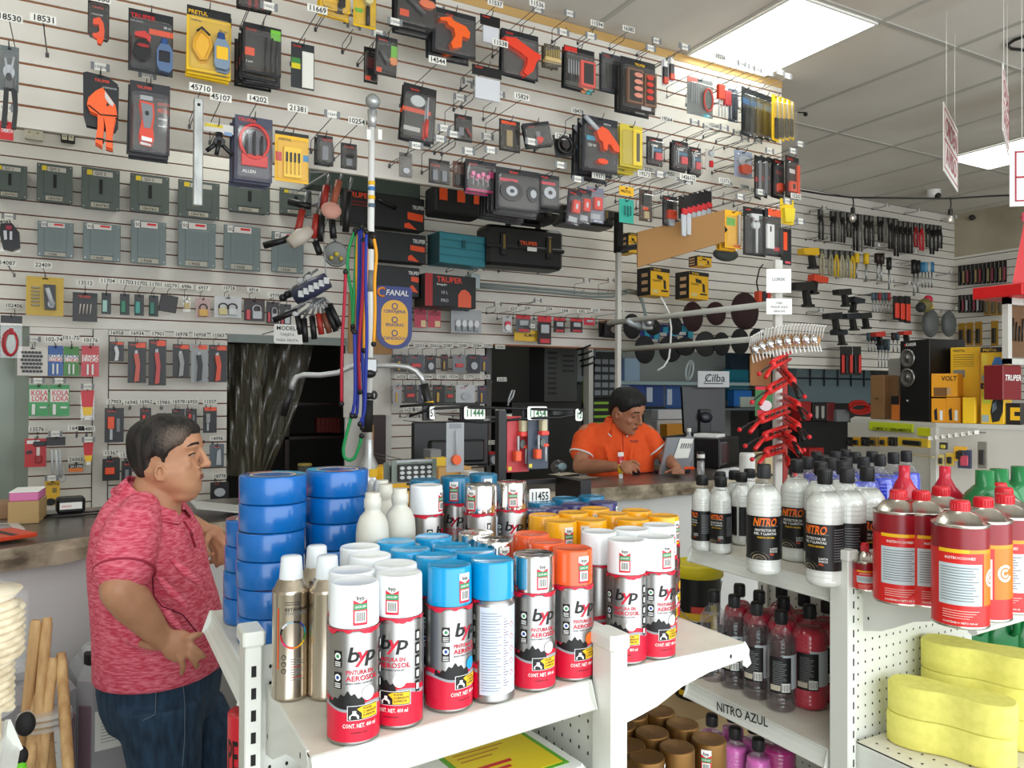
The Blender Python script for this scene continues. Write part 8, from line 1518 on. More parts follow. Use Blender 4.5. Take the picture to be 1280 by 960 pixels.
for i,(x0,y0,x1,y1) in enumerate(((1122,546,1160,560),(1140,568,1165,572))):cabthing(x0,y0,x1,y1,'L',.02,[(206,170,40),(176,160,110)][i],'saw_blade',['yellow and black hand saw under the green sign','thin pale saw below the yellow one'][i],'saw',None,[(30,30,30),None][i],.12)
for i,(x0,y0,x1,y1,c_,inn) in enumerate(((1172,568,1180,582,(200,180,110),(60,56,46)),(1182,566,1192,582,(206,170,60),(40,38,36)),(1192,558,1208,577,(226,170,40),(50,40,20)),(1197,562,1214,586,(60,66,90),(190,70,90)),(1222,552,1233,586,(120,116,104),(70,66,60)),(1174,553,1184,562,(60,60,64),(190,180,60)))):
 cabthing(x0,y0,x1,y1,'R',.02,c_,'blister_pack',['pale pack at the left of the right cabinet side','yellow pack, second on the right cabinet side','large amber blade pack on the right cabinet side','blue and pink pack behind the amber blade pack','tall grey pack apart on the right cabinet side','small dark pack at the top left of the right cabinet side'][i],'pack',None,inn,.1)
for i in range(8):A_=face_hit(1176+8*i,548-1*i,Mc,gn,.0);m=MB();m.tube([tuple(A_),tuple(A_+gn*.2+Vector((0,0,.01)))],.003,WIREM,5);q=A_+gn*.2;m.box(q.x-.02,q.y-.002,q.z,q.x+.02,q.y,q.z+.02,TAGM);tag(m.build('display_hook'),'wire hook with tag on the right cabinet side','hook','wire hooks on the right cabinet side')
def oncabinet(name,x0,x1,ytop,face,dep,c_,label,cat,back=.0,ybase=None,extra=None,grp=None):
 p0,nrm,ang=(Mc,fn,fa) if face=='L' else (Mc,gn,ga);A_=face_hit(x0,520,p0,nrm,-back);B_=face_hit(x1,520,p0,nrm,-back);T_=face_hit((x0+x1)/2,ytop,p0,nrm,-back);zb=zt+.001 if ybase is None else face_hit((x0+x1)/2,ybase,p0,nrm,-back).z;w_=math.hypot(B_.x-A_.x,B_.y-A_.y)
 t=thing(name,label,cat,(A_.x,A_.y,zb),ang,grp);m=MB();m.box(0,0,0,w_,dep,T_.z-zb,mat(c_,.45),.003);m.build('body',t)
 if extra:m=MB();m.M=Matrix.Translation((w_/2,0,T_.z-zb));shapes_into(m,extra,w_,T_.z-zb,-.0005);m.build('print',t)
 return t,w_,T_.z-zb
oncabinet('carton',1088,1105,469,'L',.16,(140,104,68),'tall brown carton left of the speaker','box',.12,extra=[('t',DARK,'THB',.3,.56,.05)]);oncabinet('carton',1106,1123,470,'L',.14,(120,90,60),'brown carton directly left of the speaker','box',.16)
oncabinet('carton',1110,1126,448,'L',.1,(150,150,146),'pale grey box on the brown carton','box',.22,ybase=470);oncabinet('boxed_tool',1114,1124,495,'L',.08,(196,110,40),'narrow orange box before the brown cartons','box',.06,extra=[('r',(40,40,44),0,0,1,.35)])
t,w_,h_=oncabinet('loudspeaker',1125,1162,425,'L',.26,(18,18,20),'tall black loudspeaker with two silver drivers on the cabinet','speaker',.05)
for k,f in enumerate((.78,.54)):m=MB();m.M=Matrix.Translation((w_*.28,-.002,h_*f)) @ Matrix.Rotation(PI/2,4,'X');m.lathe([(.055,.0),(.055,.006),(.045,.008),(.03,-.002),(.014,.004),(0,.012)],mat((150,150,146),.25,.9),24);m.build('driver',t)
m=MB();m.text('KAISER',w_*.22,h_*.93,.018,PAPER,y=-.003,wmax=w_*.5);m.box(w_*.16,-.003,h_*.93,w_*.2,-.001,h_*.955,RED);m.sph((w_*.28,-.004,h_*.25),.008,STEEL,8,6);m.build('badge',t)
YB_=(232,184,24)
oncabinet('boxed_tool',1164,1182,498,'R',.14,(226,150,20),'amber small box under the VOLT box, left one','box',.04,extra=[('p',DARK,[(.2,.5),(.4,.4),(.45,.9),(.25,.9)]),('r',WH,.6,.5,.8,.9)]);oncabinet('boxed_tool',1182,1201,497,'R',.14,(226,150,20),'amber small box under the VOLT box, right one','box',.04,extra=[('p',DARK,[(.2,.5),(.4,.4),(.45,.9),(.25,.9)]),('r',WH,.6,.5,.8,.9)])
oncabinet('boxed_tool',1164,1197,467,'R',.18,(230,158,26),'amber VOLT box lying on the two small boxes','box',.04,ybase=496,extra=[('t',BLACK,'VOLT',.4,.3,.2),('r',(190,150,100),.55,.6,.75,.9),('r',(120,80,40),.1,.6,.6,.98)])
oncabinet('boxed_tool',1188,1225,434,'R',.16,YB_,'large yellow welding helmet box standing at the back','box',.16,extra=[('t',BLACK,'PRETUL',.1,.06,.03),('r',(120,124,120),.1,.3,.5,.4)]+[('r',BLACK,.1,.1+.03*k,.8,.105+.03*k) for k in range(6)])
for k,(y0,y1) in enumerate(((434,479),(479,None))):
 t,w_,h_=oncabinet('boxed_tool',1226,1255,y0,'R',.2,YB_,'yellow box with a %s welding helmet picture, %s of the two stacked' % (['blue','black'][k],['upper','lower'][k]),'box',.02,ybase=y1,extra=[('r',(26,26,28),0,0,1,.14),('t',YL,'PRETUL',.1,.11,.07),('p',[(60,120,190),(36,38,42)][k],[(.5,.45),(.62,.28),(.85,.28),(.97,.45),(.95,.7),(.8,.92),(.5,.96),(.42,.7)]),('p',(170,190,200),[(.52,.5),(.68,.42),(.7,.62),(.5,.72)]),('r',(190,196,60),.08,.2,.42,.5) if k else ('r',(226,196,60),.05,.2,.3,.5),('r',(150,170,170),.05,.78,.35,.95)])
oncabinet('boxed_tool',1203,1219,497,'R',.05,(236,190,24),'yellow and black bent tool leaning before the large yellow box','tool',.0);oncabinet('boxed_tool',1256,1276,504,'R',.1,(30,28,26),'black box with a yellow angle mark at the right end of the cabinet','box',.06,extra=[('p',YL,[(.35,.2),(.95,.2),(.95,.4),(.6,.4),(.6,.6),(.95,.6),(.95,.8),(.35,.8)])])
# low goods between the speaker cabinet and the caulking guns
for i,(x0,y0,x1,y1,Y_,c_,l,cat) in enumerate(((1001,502,1014,526,5.4,(170,30,30),'red box with a cross mark right of the caulking guns','box'),(1016,503,1034,526,5.42,(40,30,32),'dark box with two pale tools','box'),(1034,503,1044,526,5.42,(110,26,28),'dark red box between the dark ones','box'),(1046,512,1062,527,5.38,(120,124,124),'grey box at the left of the red cables','box'),
  (1056,498,1086,520,5.35,(190,40,36),'coils of red extension cable left of the brown cartons','cable'),(1000,526,1066,575,5.5,(26,24,26),'black display board below the red box','board'),(1000,452,1135,504,5.9,(130,148,152),'pale blue grey glass case with hanging tools','case'),(1012,560,1030,572,5.3,(170,30,28),'low red box behind the blue bottles','box'))):
 if cat=='cable':
  m=MB();c=atY((x0+x1)/2,(y0+y1)/2,Y_);[m.tube([(.13*math.cos(a)*(1+.05*k),-.01*k,.05*math.sin(a)+.02*math.sin(k)) for a in [2*PI*j/18 for j in range(18)]],.009,mat((196,44,34),.5),6,True) for k in range(6)];tag(m.build('extension_cable',loc=tuple(c)),l,cat);continue
 ex=[('l',(60,70,74),[(.1+.12*k,.1),(.1+.12*k,.6)],.008,.02) for k in range(7)]+[('r',(60,64,66),0,.4,1,.44)] if cat=='case' else None
 if 'pale tools' in l:ex=[('p',(180,176,170),[(.2,.2),(.4,.2),(.4,.8),(.3,.9),(.2,.8)]),('p',(180,176,170),[(.6,.2),(.8,.2),(.8,.8),(.7,.9),(.6,.8)])]
 bx3({'box':'carton','board':'display_board','case':'glass_case'}[cat],x0,y0,x1,y1,Y_,.12,mat(c_,.5),l,cat,extra=ex)
# ================================================================ PEOPLE
from mathutils.bvhtree import BVHTree
def fuse(mb,name,vox,it,mt,parent,fac=.5):
 o=mb.build(name);md=o.modifiers.new('r','REMESH');md.mode='VOXEL';md.voxel_size=vox;md.use_smooth_shade=True
 if it:sm=o.modifiers.new('s','SMOOTH');sm.iterations=it;sm.factor=fac
 bpy.context.view_layer.update();dg=bpy.context.evaluated_depsgraph_get();me=bpy.data.meshes.new_from_object(o.evaluated_get(dg));bpy.data.objects.remove(o)
 me.materials.clear();me.materials.append(mt);me.polygons.foreach_set('use_smooth',[True]*len(me.polygons));me.update()
 n=bpy.data.objects.new(name,me);COL.objects.link(n);n.parent=parent;return n
def chain(m,pts,radii,n=12):
 """tapered limb: points and radii, round ends"""
 d0=pts
 P_=[Vector(p) for p in pts];m.tube(P_,list(radii),SKIN,n)
 for p,r in zip(P_,radii):m.sph(tuple(p),r*.99,SKIN,n,8)
def loft(m,rings,N=24,e=1.):
 """rings of (centre, axis a, axis b): closed superelliptic sections"""
 vs=[];fs=[]
 for c,a,b in rings:
  c,a,b=Vector(c),Vector(a),Vector(b)
  for k in range(N):t_=2*PI*k/N;cc,ss=math.cos(t_),math.sin(t_);vs.append(tuple(c+a*math.copysign(abs(cc)**e,cc)+b*math.copysign(abs(ss)**e,ss)))
 for i in range(len(rings)-1):
  for k in range(N):j=(k+1) % N;fs.append((i*N+k,i*N+j,(i+1)*N+j,(i+1)*N+k))
 fs.append(tuple(range(N-1,-1,-1)));fs.append(tuple(range((len(rings)-1)*N,len(rings)*N)));m.add(vs,fs,SKIN,True)
SKIN=noisy((182,130,98),(196,144,110),(14,14,14),.5,name='tan_skin')
SKIN2=noisy((168,112,84),(182,126,96),(14,14,14),.5,name='brown_skin')
HEADP=[(-.116,.062,.02,.018),(-.110,.080,-.005,.034),(-.098,.089,-.022,.046),(-.082,.090,-.042,.056),(-.066,.087,-.058,.062),(-.05,.088,-.072,.066),(-.034,.087,-.083,.069),(-.018,.086,-.091,.072),(0,.084,-.097,.074),(.018,.086,-.100,.0755),(.036,.094,-.102,.0765),(.05,.094,-.102,.0765),(.066,.089,-.099,.0745),(.082,.079,-.091,.069),(.097,.060,-.075,.057),(.108,.037,-.052,.041),(.115,.010,-.026,.022)]
def headpt(z,a):
 for i in range(len(HEADP)-1):
  if z<=HEADP[i+1][0]:break
 p,q=HEADP[i],HEADP[i+1];f=min(max((z-p[0])/(q[0]-p[0]),0),1);fr,bk_,hw=[p[k]+(q[k]-p[k])*f for k in (1,2,3)];c=(fr+bk_)/2;hx=(fr-bk_)/2;cc,ss=math.cos(a),math.sin(a);e=.86
 return Vector((c+hx*math.copysign(abs(cc)**e,cc),hw*math.copysign(abs(ss)**e,ss),z))
def head(m,M_,heavy=0.,ez=0.):
 """adds skull, face and ears to a body mesh, in the head frame M_ (x forward, y left, z up, origin between the ears)"""
 old=m.M;m.M=M_;N=32;vs=[];fs=[]
 for p in HEADP:
  for k in range(N):
   v=headpt(p[0],2*PI*k/N)
   if heavy and p[0]<-.03:v.y *= 1+heavy*.22;v.x+=heavy*.004 if v.x>0 else 0
   vs.append(tuple(v))
 L_=len(HEADP)
 for i in range(L_-1):
  for k in range(N):j=(k+1) % N;fs.append((i*N+k,i*N+j,(i+1)*N+j,(i+1)*N+k))
 fs.append(tuple(range(N-1,-1,-1)));fs.append(tuple(range((L_-1)*N,L_*N)));m.add(vs,fs,SKIN,True)
 chain(m,[(.088,0,.034),(.098,0,.012),(.108,0,-.008),(.113,0,-.019)],[.007,.0085,.0105,.0125]);m.sph((.102,.011,-.023),.0085,SKIN,10,6);m.sph((.102,-.011,-.023),.0085,SKIN,10,6)
 m.sph((.086,0,-.054),.017,SKIN,12,8,(.7,1.4,.9));m.sph((.0925,0,-.0515),.0075,SKIN,12,6,(.8,2.6,.7));m.sph((.091,0,-.0625),.0078,SKIN,12,6,(.8,2.2,.75));m.sph((.082,0,-.096),.017,SKIN,12,8,(.8,1.2,.8))
 for s_ in (-1,1):
  chain(m,[(.088,s_*.014,.036),(.087,s_*.032,.040),(.072,s_*.054,.034)],[.007,.008,.006]);m.sph((.062,s_*.046,-.018),.022,SKIN,12,8,(1,.7,.9))
  m.sph((.0735,s_*.031,.013),.0165,SKIN,12,8,(.7,1,.75))
  ear=[(.010+.013*math.cos(t_)*.8,s_*(.087+.004*math.sin(t_)-.006*math.cos(t_)),ez-.004+.023*math.sin(t_)) for t_ in [2*PI*k/14 for k in range(14)]];m.tube(ear,.0052,SKIN,8,True);m.sph((-.003,s_*.0755,ez-.004),.019,SKIN,12,8,(.75,.3,1.3));m.sph((.014,s_*.077,ez-.026),.006,SKIN,8,6,(1,.6,1.1))
 if heavy:m.sph((.04,0,-.112),.042,SKIN,14,8,(1.1,1.1,.55))
 m.M=old
def face_parts(par,M_,brow=mat((22,16,14),.8)):
 m=MB();m.M=M_
 for s_ in (-1,1):m.sph((.0715,s_*.031,.0118),.0122,mat((176,164,156),.3),14,10);m.sph((.0800,s_*.0315,.0116),.0058,mat((30,18,12),.2),10,6,(.5,1,1))
 [m.tube([(.078,s_*.019,.0165),(.0845,s_*.029,.0205),(.079,s_*.040,.0185),(.072,s_*.045,.013)],.0034,SKIN,7) for s_ in (-1,1)];m.build('eyes',par);m=MB();m.M=M_;[m.tube([(.080,s_*.018,.0125),(.0865,s_*.029,.0165),(.0815,s_*.041,.0145),(.075,s_*.047,.009)],.0019,mat((34,20,16),.6),6) for s_ in (-1,1)];m.build('eyelashes',par);m=MB();m.M=M_
 for s_ in (-1,1):m.tube([(.0905,s_*.014,.042),(.0925,s_*.026,.0465),(.0835,s_*.046,.044),(.073,s_*.056,.037)],[.0028,.0042,.0036,.0015],brow,7)
 m.build('eyebrows',par);m=MB();m.M=M_;m.sph((.0975,0,-.0520),.0035,mat((150,84,74),.5),12,6,(.7,5.2,.8));m.sph((.0965,0,-.0610),.0042,mat((160,90,80),.5),12,6,(.7,4.2,.8));m.sph((.0990,0,-.0565),.0012,mat((70,30,26),.6),10,5,(1,14,.7));m.build('lips',par)
def hairshell(par,M_,hl,mt,th=.012,top=.018,seed=0):
 """hair grown off the skull above the hairline hl: |angle| in degrees -> z"""
 N=72;zs=[-.09+.205*i/40 for i in range(41)];m=MB();m.M=M_;ks=sorted(hl)
 def line(a):
  a=abs(math.degrees(a));
  for u_,v_ in zip(ks,ks[1:]):
   if a<=v_:f=(a-u_)/(v_-u_);return hl[u_]+(hl[v_]-hl[u_])*f
  return hl[ks[-1]]
 vs=[]
 for z in zs:
  for k in range(N):
   a=-PI+2*PI*k/N;p=headpt(z,a);dz=z-line(a);g=max(0,min(1,dz/.018));nz=noise.noise(Vector((p.x*60,p.y*60,p.z*25+seed)))*.0022;t_=(-.004+(th+.004)*g**.6)+top*max(0,(z-.05)/.06)*.6*(1 if p.x>-.02 else .6)+nz*g
   d_=Vector((p.x+.01,p.y,max(0,z-.03)*1.2)).normalized();vs.append(tuple(p+d_*t_))
 fs=[]
 for i in range(40):
  for k in range(N):
   j=(k+1) % N;a=-PI+2*PI*(k+.5)/N
   if zs[i+1]>line(a)-.003:fs.append((i*N+k,i*N+j,(i+1)*N+j,(i+1)*N+k))
 fs.append(tuple(range(40*N,41*N)));m.add(vs,fs,mt,True);m.sph((-.008,0,.117),.045,mt,20,8,(1.15,.9,.36));return m.build('hair',par)
def hairmat(c1,c2,name):
 mm=noisy(c1,c2,(70,70,16),.62,3,bump=.35,contrast=(.42,.6),name=name);return mm
# ------------------------------------------------ the customer in the pink polo shirt, leaning on the counter
DM=2.10;root=atD(195,960,DM);root.z=0
man=thing('person','man in a pink polo shirt and blue jeans leaning on the counter, hand on hip','person',tuple(root),math.radians(-28.6))
MI=(Matrix.Translation(root) @ Matrix.Rotation(math.radians(-28.6),4,'Z')).inverted()
def Q(px,py,y=0.,D=DM):return MI @ atD(px,py,D+y)
def QS(b0,b1,hw):
 a,b=Q(*b0),Q(*b1);return ((a+b)/2,(b-a)/2,Vector((0,hw,0)))
def QR(px0,px1,py,hw,y=0.):
 a,b=Q(px0,py,y),Q(px1,py,y);c=(a+b)/2;h_=(b-a)/2;return (c,h_,Vector((0,hw,0)))
hc=Q(210,572);tilt=Matrix.Rotation(math.radians(0),4,'Y');HM=Matrix.Translation(hc) @ Matrix.Rotation(math.radians(3),4,'Z') @ tilt @ Matrix.Diagonal((.93,.90,.89,1))
body=MB();head(body,HM,heavy=.8,ez=-.034)
loft(body,[QR(174,226,590,.050),QR(168,228,606,.058),QR(163,226,622,.066),QR(160,224,634,.072),QR(160,224,645,.08),QR(152,236,665,.13),QR(150,240,690,.14),QR(150,245,750,.13),QR(150,250,800,.13)])
# near arm, hand on the hip
S1,E1,W1=Q(168,655,-.15),Q(150,737,-.275),Q(203,799,-.20)
chain(body,[S1,S1.lerp(E1,.5),E1],[.056,.053,.046],14);chain(body,[E1,E1.lerp(W1,.3),E1.lerp(W1,.7),W1],[.046,.047,.036,.027],14)
def finger(m,pts,r0,r1,y=None):n=len(pts);chain(m,[Q(*p) for p in pts],[r0+(r1-r0)*i/(n-1) for i in range(n)],10)
loft(body,[(W1,Vector((.0,.0,.027)),Vector((0,.019,0))),(Q(213,805,-.198),Vector((.010,0,.036)),Vector((0,.018,0))),(Q(224,808,-.194),Vector((.010,0,.041)),Vector((0,.017,0))),(Q(232,809,-.192),Vector((.012,0,.036)),Vector((0,.014,0)))],18)
finger(body,[(228,799,-.196),(237,797,-.205),(244,794,-.200),(250,793,-.19)],.0105,.0082);finger(body,[(230,805,-.196),(240,809,-.208),(248,815,-.20),(254,821,-.19)],.011,.0084)
finger(body,[(228,812,-.196),(237,818,-.208),(243,826,-.20),(246,833,-.19)],.0105,.008);finger(body,[(221,816,-.196),(227,824,-.206),(229,833,-.2),(227,842,-.19)],.0095,.0072)
finger(body,[(212,806,-.20),(200,808,-.205),(186,807,-.20),(172,803,-.19)],.0135,.0092)
# far arm resting on the counter, hand hanging over its edge
S2,E2,W2=Q(200,650,.16),Q(226,655,.42),Q(257,664,.46)
chain(body,[S2,S2.lerp(E2,.5),E2],[.055,.05,.043],14);chain(body,[E2,E2.lerp(W2,.4),W2],[.043,.041,.028],14)
loft(body,[(W2,Vector((.006,0,.026)),Vector((0,.020,0))),(Q(265,669,.45),Vector((.016,0,.034)),Vector((0,.019,0))),(Q(272,675,.44),Vector((.022,0,.032)),Vector((0,.017,0)))],18)
for pts in ([(275,668,.44),(283,676,.43),(286,688,.43),(284,698,.44)],[(273,674,.43),(281,683,.41),(282,695,.41),(278,704,.42)],[(269,679,.43),(275,689,.41),(275,700,.41),(271,707,.42)],[(264,682,.44),(268,691,.42),(267,699,.42),(263,703,.43)]):finger(body,pts,.0112,.0085)
finger(body,[(262,668,.42),(257,677,.39),(256,687,.39),(261,694,.40)],.0128,.0095)
bo=fuse(body,'body',.0052,3,SKIN,man,.45)
face_parts(man,HM)
greyhair=hairmat((12,10,9),(44,36,32),'dark_greying_hair')
nt=greyhair.node_tree;b_=nt.nodes['Principled BSDF'];tc=nt.nodes.new('ShaderNodeTexCoord');gm=nt.nodes.new('ShaderNodeTexGradient');gm.gradient_type='SPHERICAL';mp=nt.nodes.new('ShaderNodeMapping')
sc_=Q(221,548,-.07);mp.vector_type='POINT';mp.inputs['Location'].default_value=(-sc_.x/.075,-sc_.y/.09,-sc_.z/.055);mp.inputs['Scale'].default_value=(1/.075,1/.09,1/.055);n2=nt.nodes.new('ShaderNodeTexNoise');n2.inputs['Scale'].default_value=170;mul=nt.nodes.new('ShaderNodeMath');mul.operation='MULTIPLY';gt=nt.nodes.new('ShaderNodeValToRGB');gt.color_ramp.elements[0].position=.12;gt.color_ramp.elements[1].position=.42
mx=nt.nodes.new('ShaderNodeMix');mx.data_type='RGBA';mx.inputs[7].default_value=rgb((98,82,70));src=b_.inputs['Base Color'].links[0].from_socket
nt.links.new(tc.outputs['Object'],mp.inputs[0]);nt.links.new(mp.outputs[0],gm.inputs[0]);nt.links.new(tc.outputs['Object'],n2.inputs[0]);nt.links.new(gm.outputs['Fac'],mul.inputs[0]);nt.links.new(n2.outputs[0],mul.inputs[1]);nt.links.new(mul.outputs[0],gt.inputs[0]);nt.links.new(gt.outputs[0],mx.inputs[0]);nt.links.new(src,mx.inputs[6]);nt.links.new(mx.outputs[2],b_.inputs['Base Color'])
hairshell(man,HM,{0:.078,25:.076,42:.062,52:.040,62:.036,70:.022,80:-.012,88:.012,97:.0,106:-.035,118:-.066,180:-.072},greyhair,.010,.015)
# shirt: melange pink
PINK=noisy((204,60,86),(236,128,146),(46,46,230),.85,5,contrast=(.38,.66),name='pink_melange')
sh=MB()
loft(sh,[QS((163,601),(224,643),.070),QS((152,610),(230,651),.105),QS((140,627),(237,659),.15),QS((131,650),(243,672),.178),QR(125,247,690,.182),QR(125,254,720,.178),QR(127,264,750,.18),QR(130,271,780,.187),QR(131,275,808,.192),QR(131,275,836,.19)],28,.9)
chain(sh,[Q(176,638,-.09),Q(166,662,-.165),Q(158,690,-.215),Q(155,712,-.243)],[.050,.068,.073,.068],16);chain(sh,[Q(196,636,.09),Q(204,648,.18),Q(216,653,.30)],[.07,.075,.066],16)
for k,(x0,y0,x1,y1,yl) in enumerate(((150,640,146,690,-.15),(160,645,156,700,-.2),(196,720,235,760,-.165),(190,745,228,790,-.17),(214,700,250,730,-.15),(150,790,190,812,-.18))):chain(sh,[Q(x0,y0,yl),Q((x0+x1)/2+2,(y0+y1)/2+2,yl-.012),Q(x1,y1,yl)],[.008,.014,.008],8)
so=fuse(sh,'polo_shirt',.007,4,PINK,man)
# round the shirt opening off with a folded collar
m=MB();rings=[]
def collar(par,pts_up,pts_dn,th,mt,trim=None):
 m=MB();n=len(pts_up);vs=[tuple(p) for p in pts_up]+[tuple(p) for p in pts_dn];c=sum((Vector(p) for p in pts_up),Vector())/n
 vs+=[tuple(Vector(p)+(Vector(p)-Vector((c.x,c.y,p[2]))).normalized()*th) for p in vs]
 for k in range(n-1):m.add([vs[k],vs[k+1],vs[n+k+1],vs[n+k],vs[2*n+k],vs[2*n+k+1],vs[3*n+k+1],vs[3*n+k]],[(3,2,1,0),(4,5,6,7),(0,1,5,4),(2,3,7,6)],mt,True)
 m.tube([Vector(a)*.0+Vector(b) for a,b in zip(vs[n:2*n],vs[3*n:4*n])],.0035,trim or mt,6);m.tube(vs[:n],.0035,mt,6);m.build('collar',par)
cc0=Q(196,612);N=28;up=[];dn=[]
for k in range(N):
 a=-2.75+5.5*k/(N-1)
 up.append(Q(194,618)+Vector((-.072*math.cos(a)*1.0,.066*math.sin(a),.046*math.cos(a))));dn.append(Q(191,628)+Vector((-.094*math.cos(a),.098*math.sin(a),.046*math.cos(a)-.006)))
collar(man,up,dn,.004,PINK)
m=MB();pts=[Q(230,652,-.03),Q(238,664,-.04),Q(244,684,-.03)];m.tube(pts,.0035,mat((150,30,56),.7),6);m.sph(tuple(Q(240,668,-.045)),.005,mat((120,24,50),.5),8,6);m.build('placket',man)
m=MB();q=Q(156,716,-.247);d_=(Q(155,712,-.243)-Q(158,690,-.215)).normalized();ax=d_.cross(Vector((0,1,0))).normalized();bx_=d_.cross(ax);m.tube([q-d_*.004+ax*(.067*math.cos(t_))+bx_*(.067*math.sin(t_)) for t_ in [2*PI*k/24 for k in range(24)]],.0032,mat((170,44,70),.8),6,True);m.build('sleeve_hem',man)
# jeans
DEN=noisy((22,40,60),(44,72,98),(60,60,14),.9,5,contrast=(.3,.7),name='blue_denim')
je=MB();loft(je,[QR(136,271,824,.17),QR(133,271,846,.172),QR(137,268,872,.168),QR(146,262,895,.155)],28,.9)
zz=lambda z:487+(1.55-z)/DM*974
def leg(px_,y,rs):
 pts=[Q(px_[i],zz(z),y+.0*i) for i,z in enumerate((.72,.62,.50,.42,.30,.12))];loft(je,[(p,Vector((r,0,0)),Vector((0,r*.95,0))) for p,r in zip(pts,rs)],20)
leg((198,203,208,208,204,196),-.085,(.115,.098,.085,.078,.068,.058));leg((232,258,280,292,306,318),.10,(.10,.092,.082,.076,.066,.058))
jo=fuse(je,'jeans',.0075,5,DEN,man)
dgm=jo.data;bv=BVHTree.FromPolygons([v.co.copy() for v in dgm.vertices],[tuple(p.vertices) for p in dgm.polygons])
def onsurf(px,py,bvh,off=.0015):
 o_=MI @ C0;d_=(Q(px,py,0)-o_).normalized();h=bvh.ray_cast(o_,d_);return (h[0]-d_*off) if h[0] is not None else Q(px,py,-.18)
ST=mat((104,120,134),.8)
def stitch(par,pts,bvh,r_=.0011):
 m=MB();out=[]
 for (a,b),(c,d) in zip(pts,pts[1:]):
  for k in range(6):out.append(onsurf(a+(c-a)*k/6,b+(d-b)*k/6,bvh))
 out.append(onsurf(*pts[-1],bvh));m.tube(out,r_,ST,5);return m
m=stitch(man,[(140,843),(165,841),(196,836)],bv);m.build('belt_stitching',man)
m=stitch(man,[(196,836),(195,870),(194,893),(178,901)],bv);m.build('pocket_stitching',man);m=stitch(man,[(228,845),(231,880),(231,920),(228,958)],bv);m.build('side_seam',man)
shm=so.data;bs=BVHTree.FromPolygons([v.co.copy() for v in shm.vertices],[tuple(p.vertices) for p in shm.polygons])
ST=mat((120,24,50),.8);m=stitch(man,[(191,722),(192,745),(203,758),(228,768),(246,790)],bs,.0016);m.build('shirt_seam',man)
for px_,y in ((208,-.085),(326,.10)):
 m=MB();p=Q(px_,zz(.05),y);loft(m,[(Vector((p.x-.10,p.y,.0)),Vector((.0,0,.0)),Vector((0,.02,0))),(Vector((p.x-.08,p.y,.045)),Vector((0,0,.045)),Vector((0,.04,0))),(Vector((p.x,p.y,.05)),Vector((0,0,.05)),Vector((0,.045,0))),(Vector((p.x+.1,p.y,.035)),Vector((0,0,.035)),Vector((0,.05,0))),(Vector((p.x+.17,p.y,.02)),Vector((0,0,.018)),Vector((0,.03,0)))],16);o_=m.build('shoe',man);o_.data.materials.clear();o_.data.materials.append(DARK)
# ------------------------------------------------ the clerk in the orange polo shirt behind the counter
DC=4.42;rootc=atD(775,600,DC);rootc.z=0
clk=thing('person','young clerk in an orange polo shirt looking down at the counter, hand on a mouse','person',tuple(rootc),math.radians(-28.6))
MI=(Matrix.Translation(rootc) @ Matrix.Rotation(math.radians(-28.6),4,'Z')).inverted()
def Q(px,py,y=0.,D=DC):return MI @ atD(px,py,D+y)
def RX(c,hwpx,py,hd,y=0.):
 a,b=Q(c-hwpx,py,y),Q(c+hwpx,py,y);return ((a+b)/2,(b-a)/2,Vector((0,hd,0)))
SKIN=SKIN2
hc=Q(783,514,-.10);fwd=Vector((math.sin(math.radians(48)),-math.cos(math.radians(48)),0));R1=Matrix.Rotation(math.atan2(fwd.y,fwd.x),4,'Z') @ Matrix.Rotation(math.radians(27),4,'Y') @ Matrix.Rotation(math.radians(8),4,'X')
HC=Matrix.Translation(hc) @ R1 @ Matrix.Scale(1.0,4)
body=MB();head(body,HC,0)
loft(body,[RX(777,12,524,.058,-.05),RX(774,13.5,532,.062,-.02),RX(771,16,540,.07,.0),RX(771,26,552,.08,.02),RX(773,30,575,.09,.02),RX(775,30,600,.09,.02)])
S1,E1,W1=Q(733,541,.0),Q(725,583,-.10),Q(771,583,-.34);chain(body,[S1,E1],[.05,.043],14);chain(body,[E1,E1.lerp(W1,.4),W1],[.043,.040,.026],14)
loft(body,[(W1,Vector((0,0,.022)),Vector((0,.026,0))),(Q(781,581,-.36),Vector((0,0,.024)),Vector((0,.038,0))),(Q(788,581,-.37),Vector((0,0,.02)),Vector((0,.04,0)))],16)
for pts in ([(788,577,-.34),(794,577,-.35),(799,581,-.37)],[(788,580,-.38),(795,582,-.40),(799,587,-.41)],[(786,583,-.40),(792,586,-.42),(795,590,-.43)],[(783,585,-.41),(787,588,-.43),(789,592,-.44)]):finger(body,pts,.0105,.0085)
finger(body,[(778,584,-.38),(780,588,-.42),(784,591,-.43)],.012,.0095)
S2,E2,W2=Q(808,541,.0),Q(832,572,-.04),Q(846,586,-.16);chain(body,[S2,S2.lerp(E2,.5),E2],[.05,.047,.042],14);chain(body,[E2,W2],[.042,.028],14)
loft(body,[(W2,Vector((0,0,.022)),Vector((0,.026,0))),(Q(846,588,-.24),Vector((.035,0,0)),Vector((0,0,.018)))],12)
for k in range(4):finger(body,[(842+4*k,588,-.24),(841+4.4*k,590,-.29),(841+4.6*k,592,-.32)],.0095,.0078)
finger(body,[(840,589,-.22),(834,590,-.25),(832,591,-.28)],.011,.009)
fuse(body,'body',.0062,3,SKIN2,clk,.45);face_parts(clk,HC)
hairshell(clk,HC,{0:.084,12:.078,30:.078,48:.064,60:.040,74:.012,84:.0,92:.03,102:.02,115:-.02,130:-.055,180:-.065},hairmat((5,4,5),(15,13,13),'black_hair'),.012,.018,5)
OSH=noisy((236,82,22),(244,92,30),(30,30,30),.8,name='orange_cotton');sh=MB()
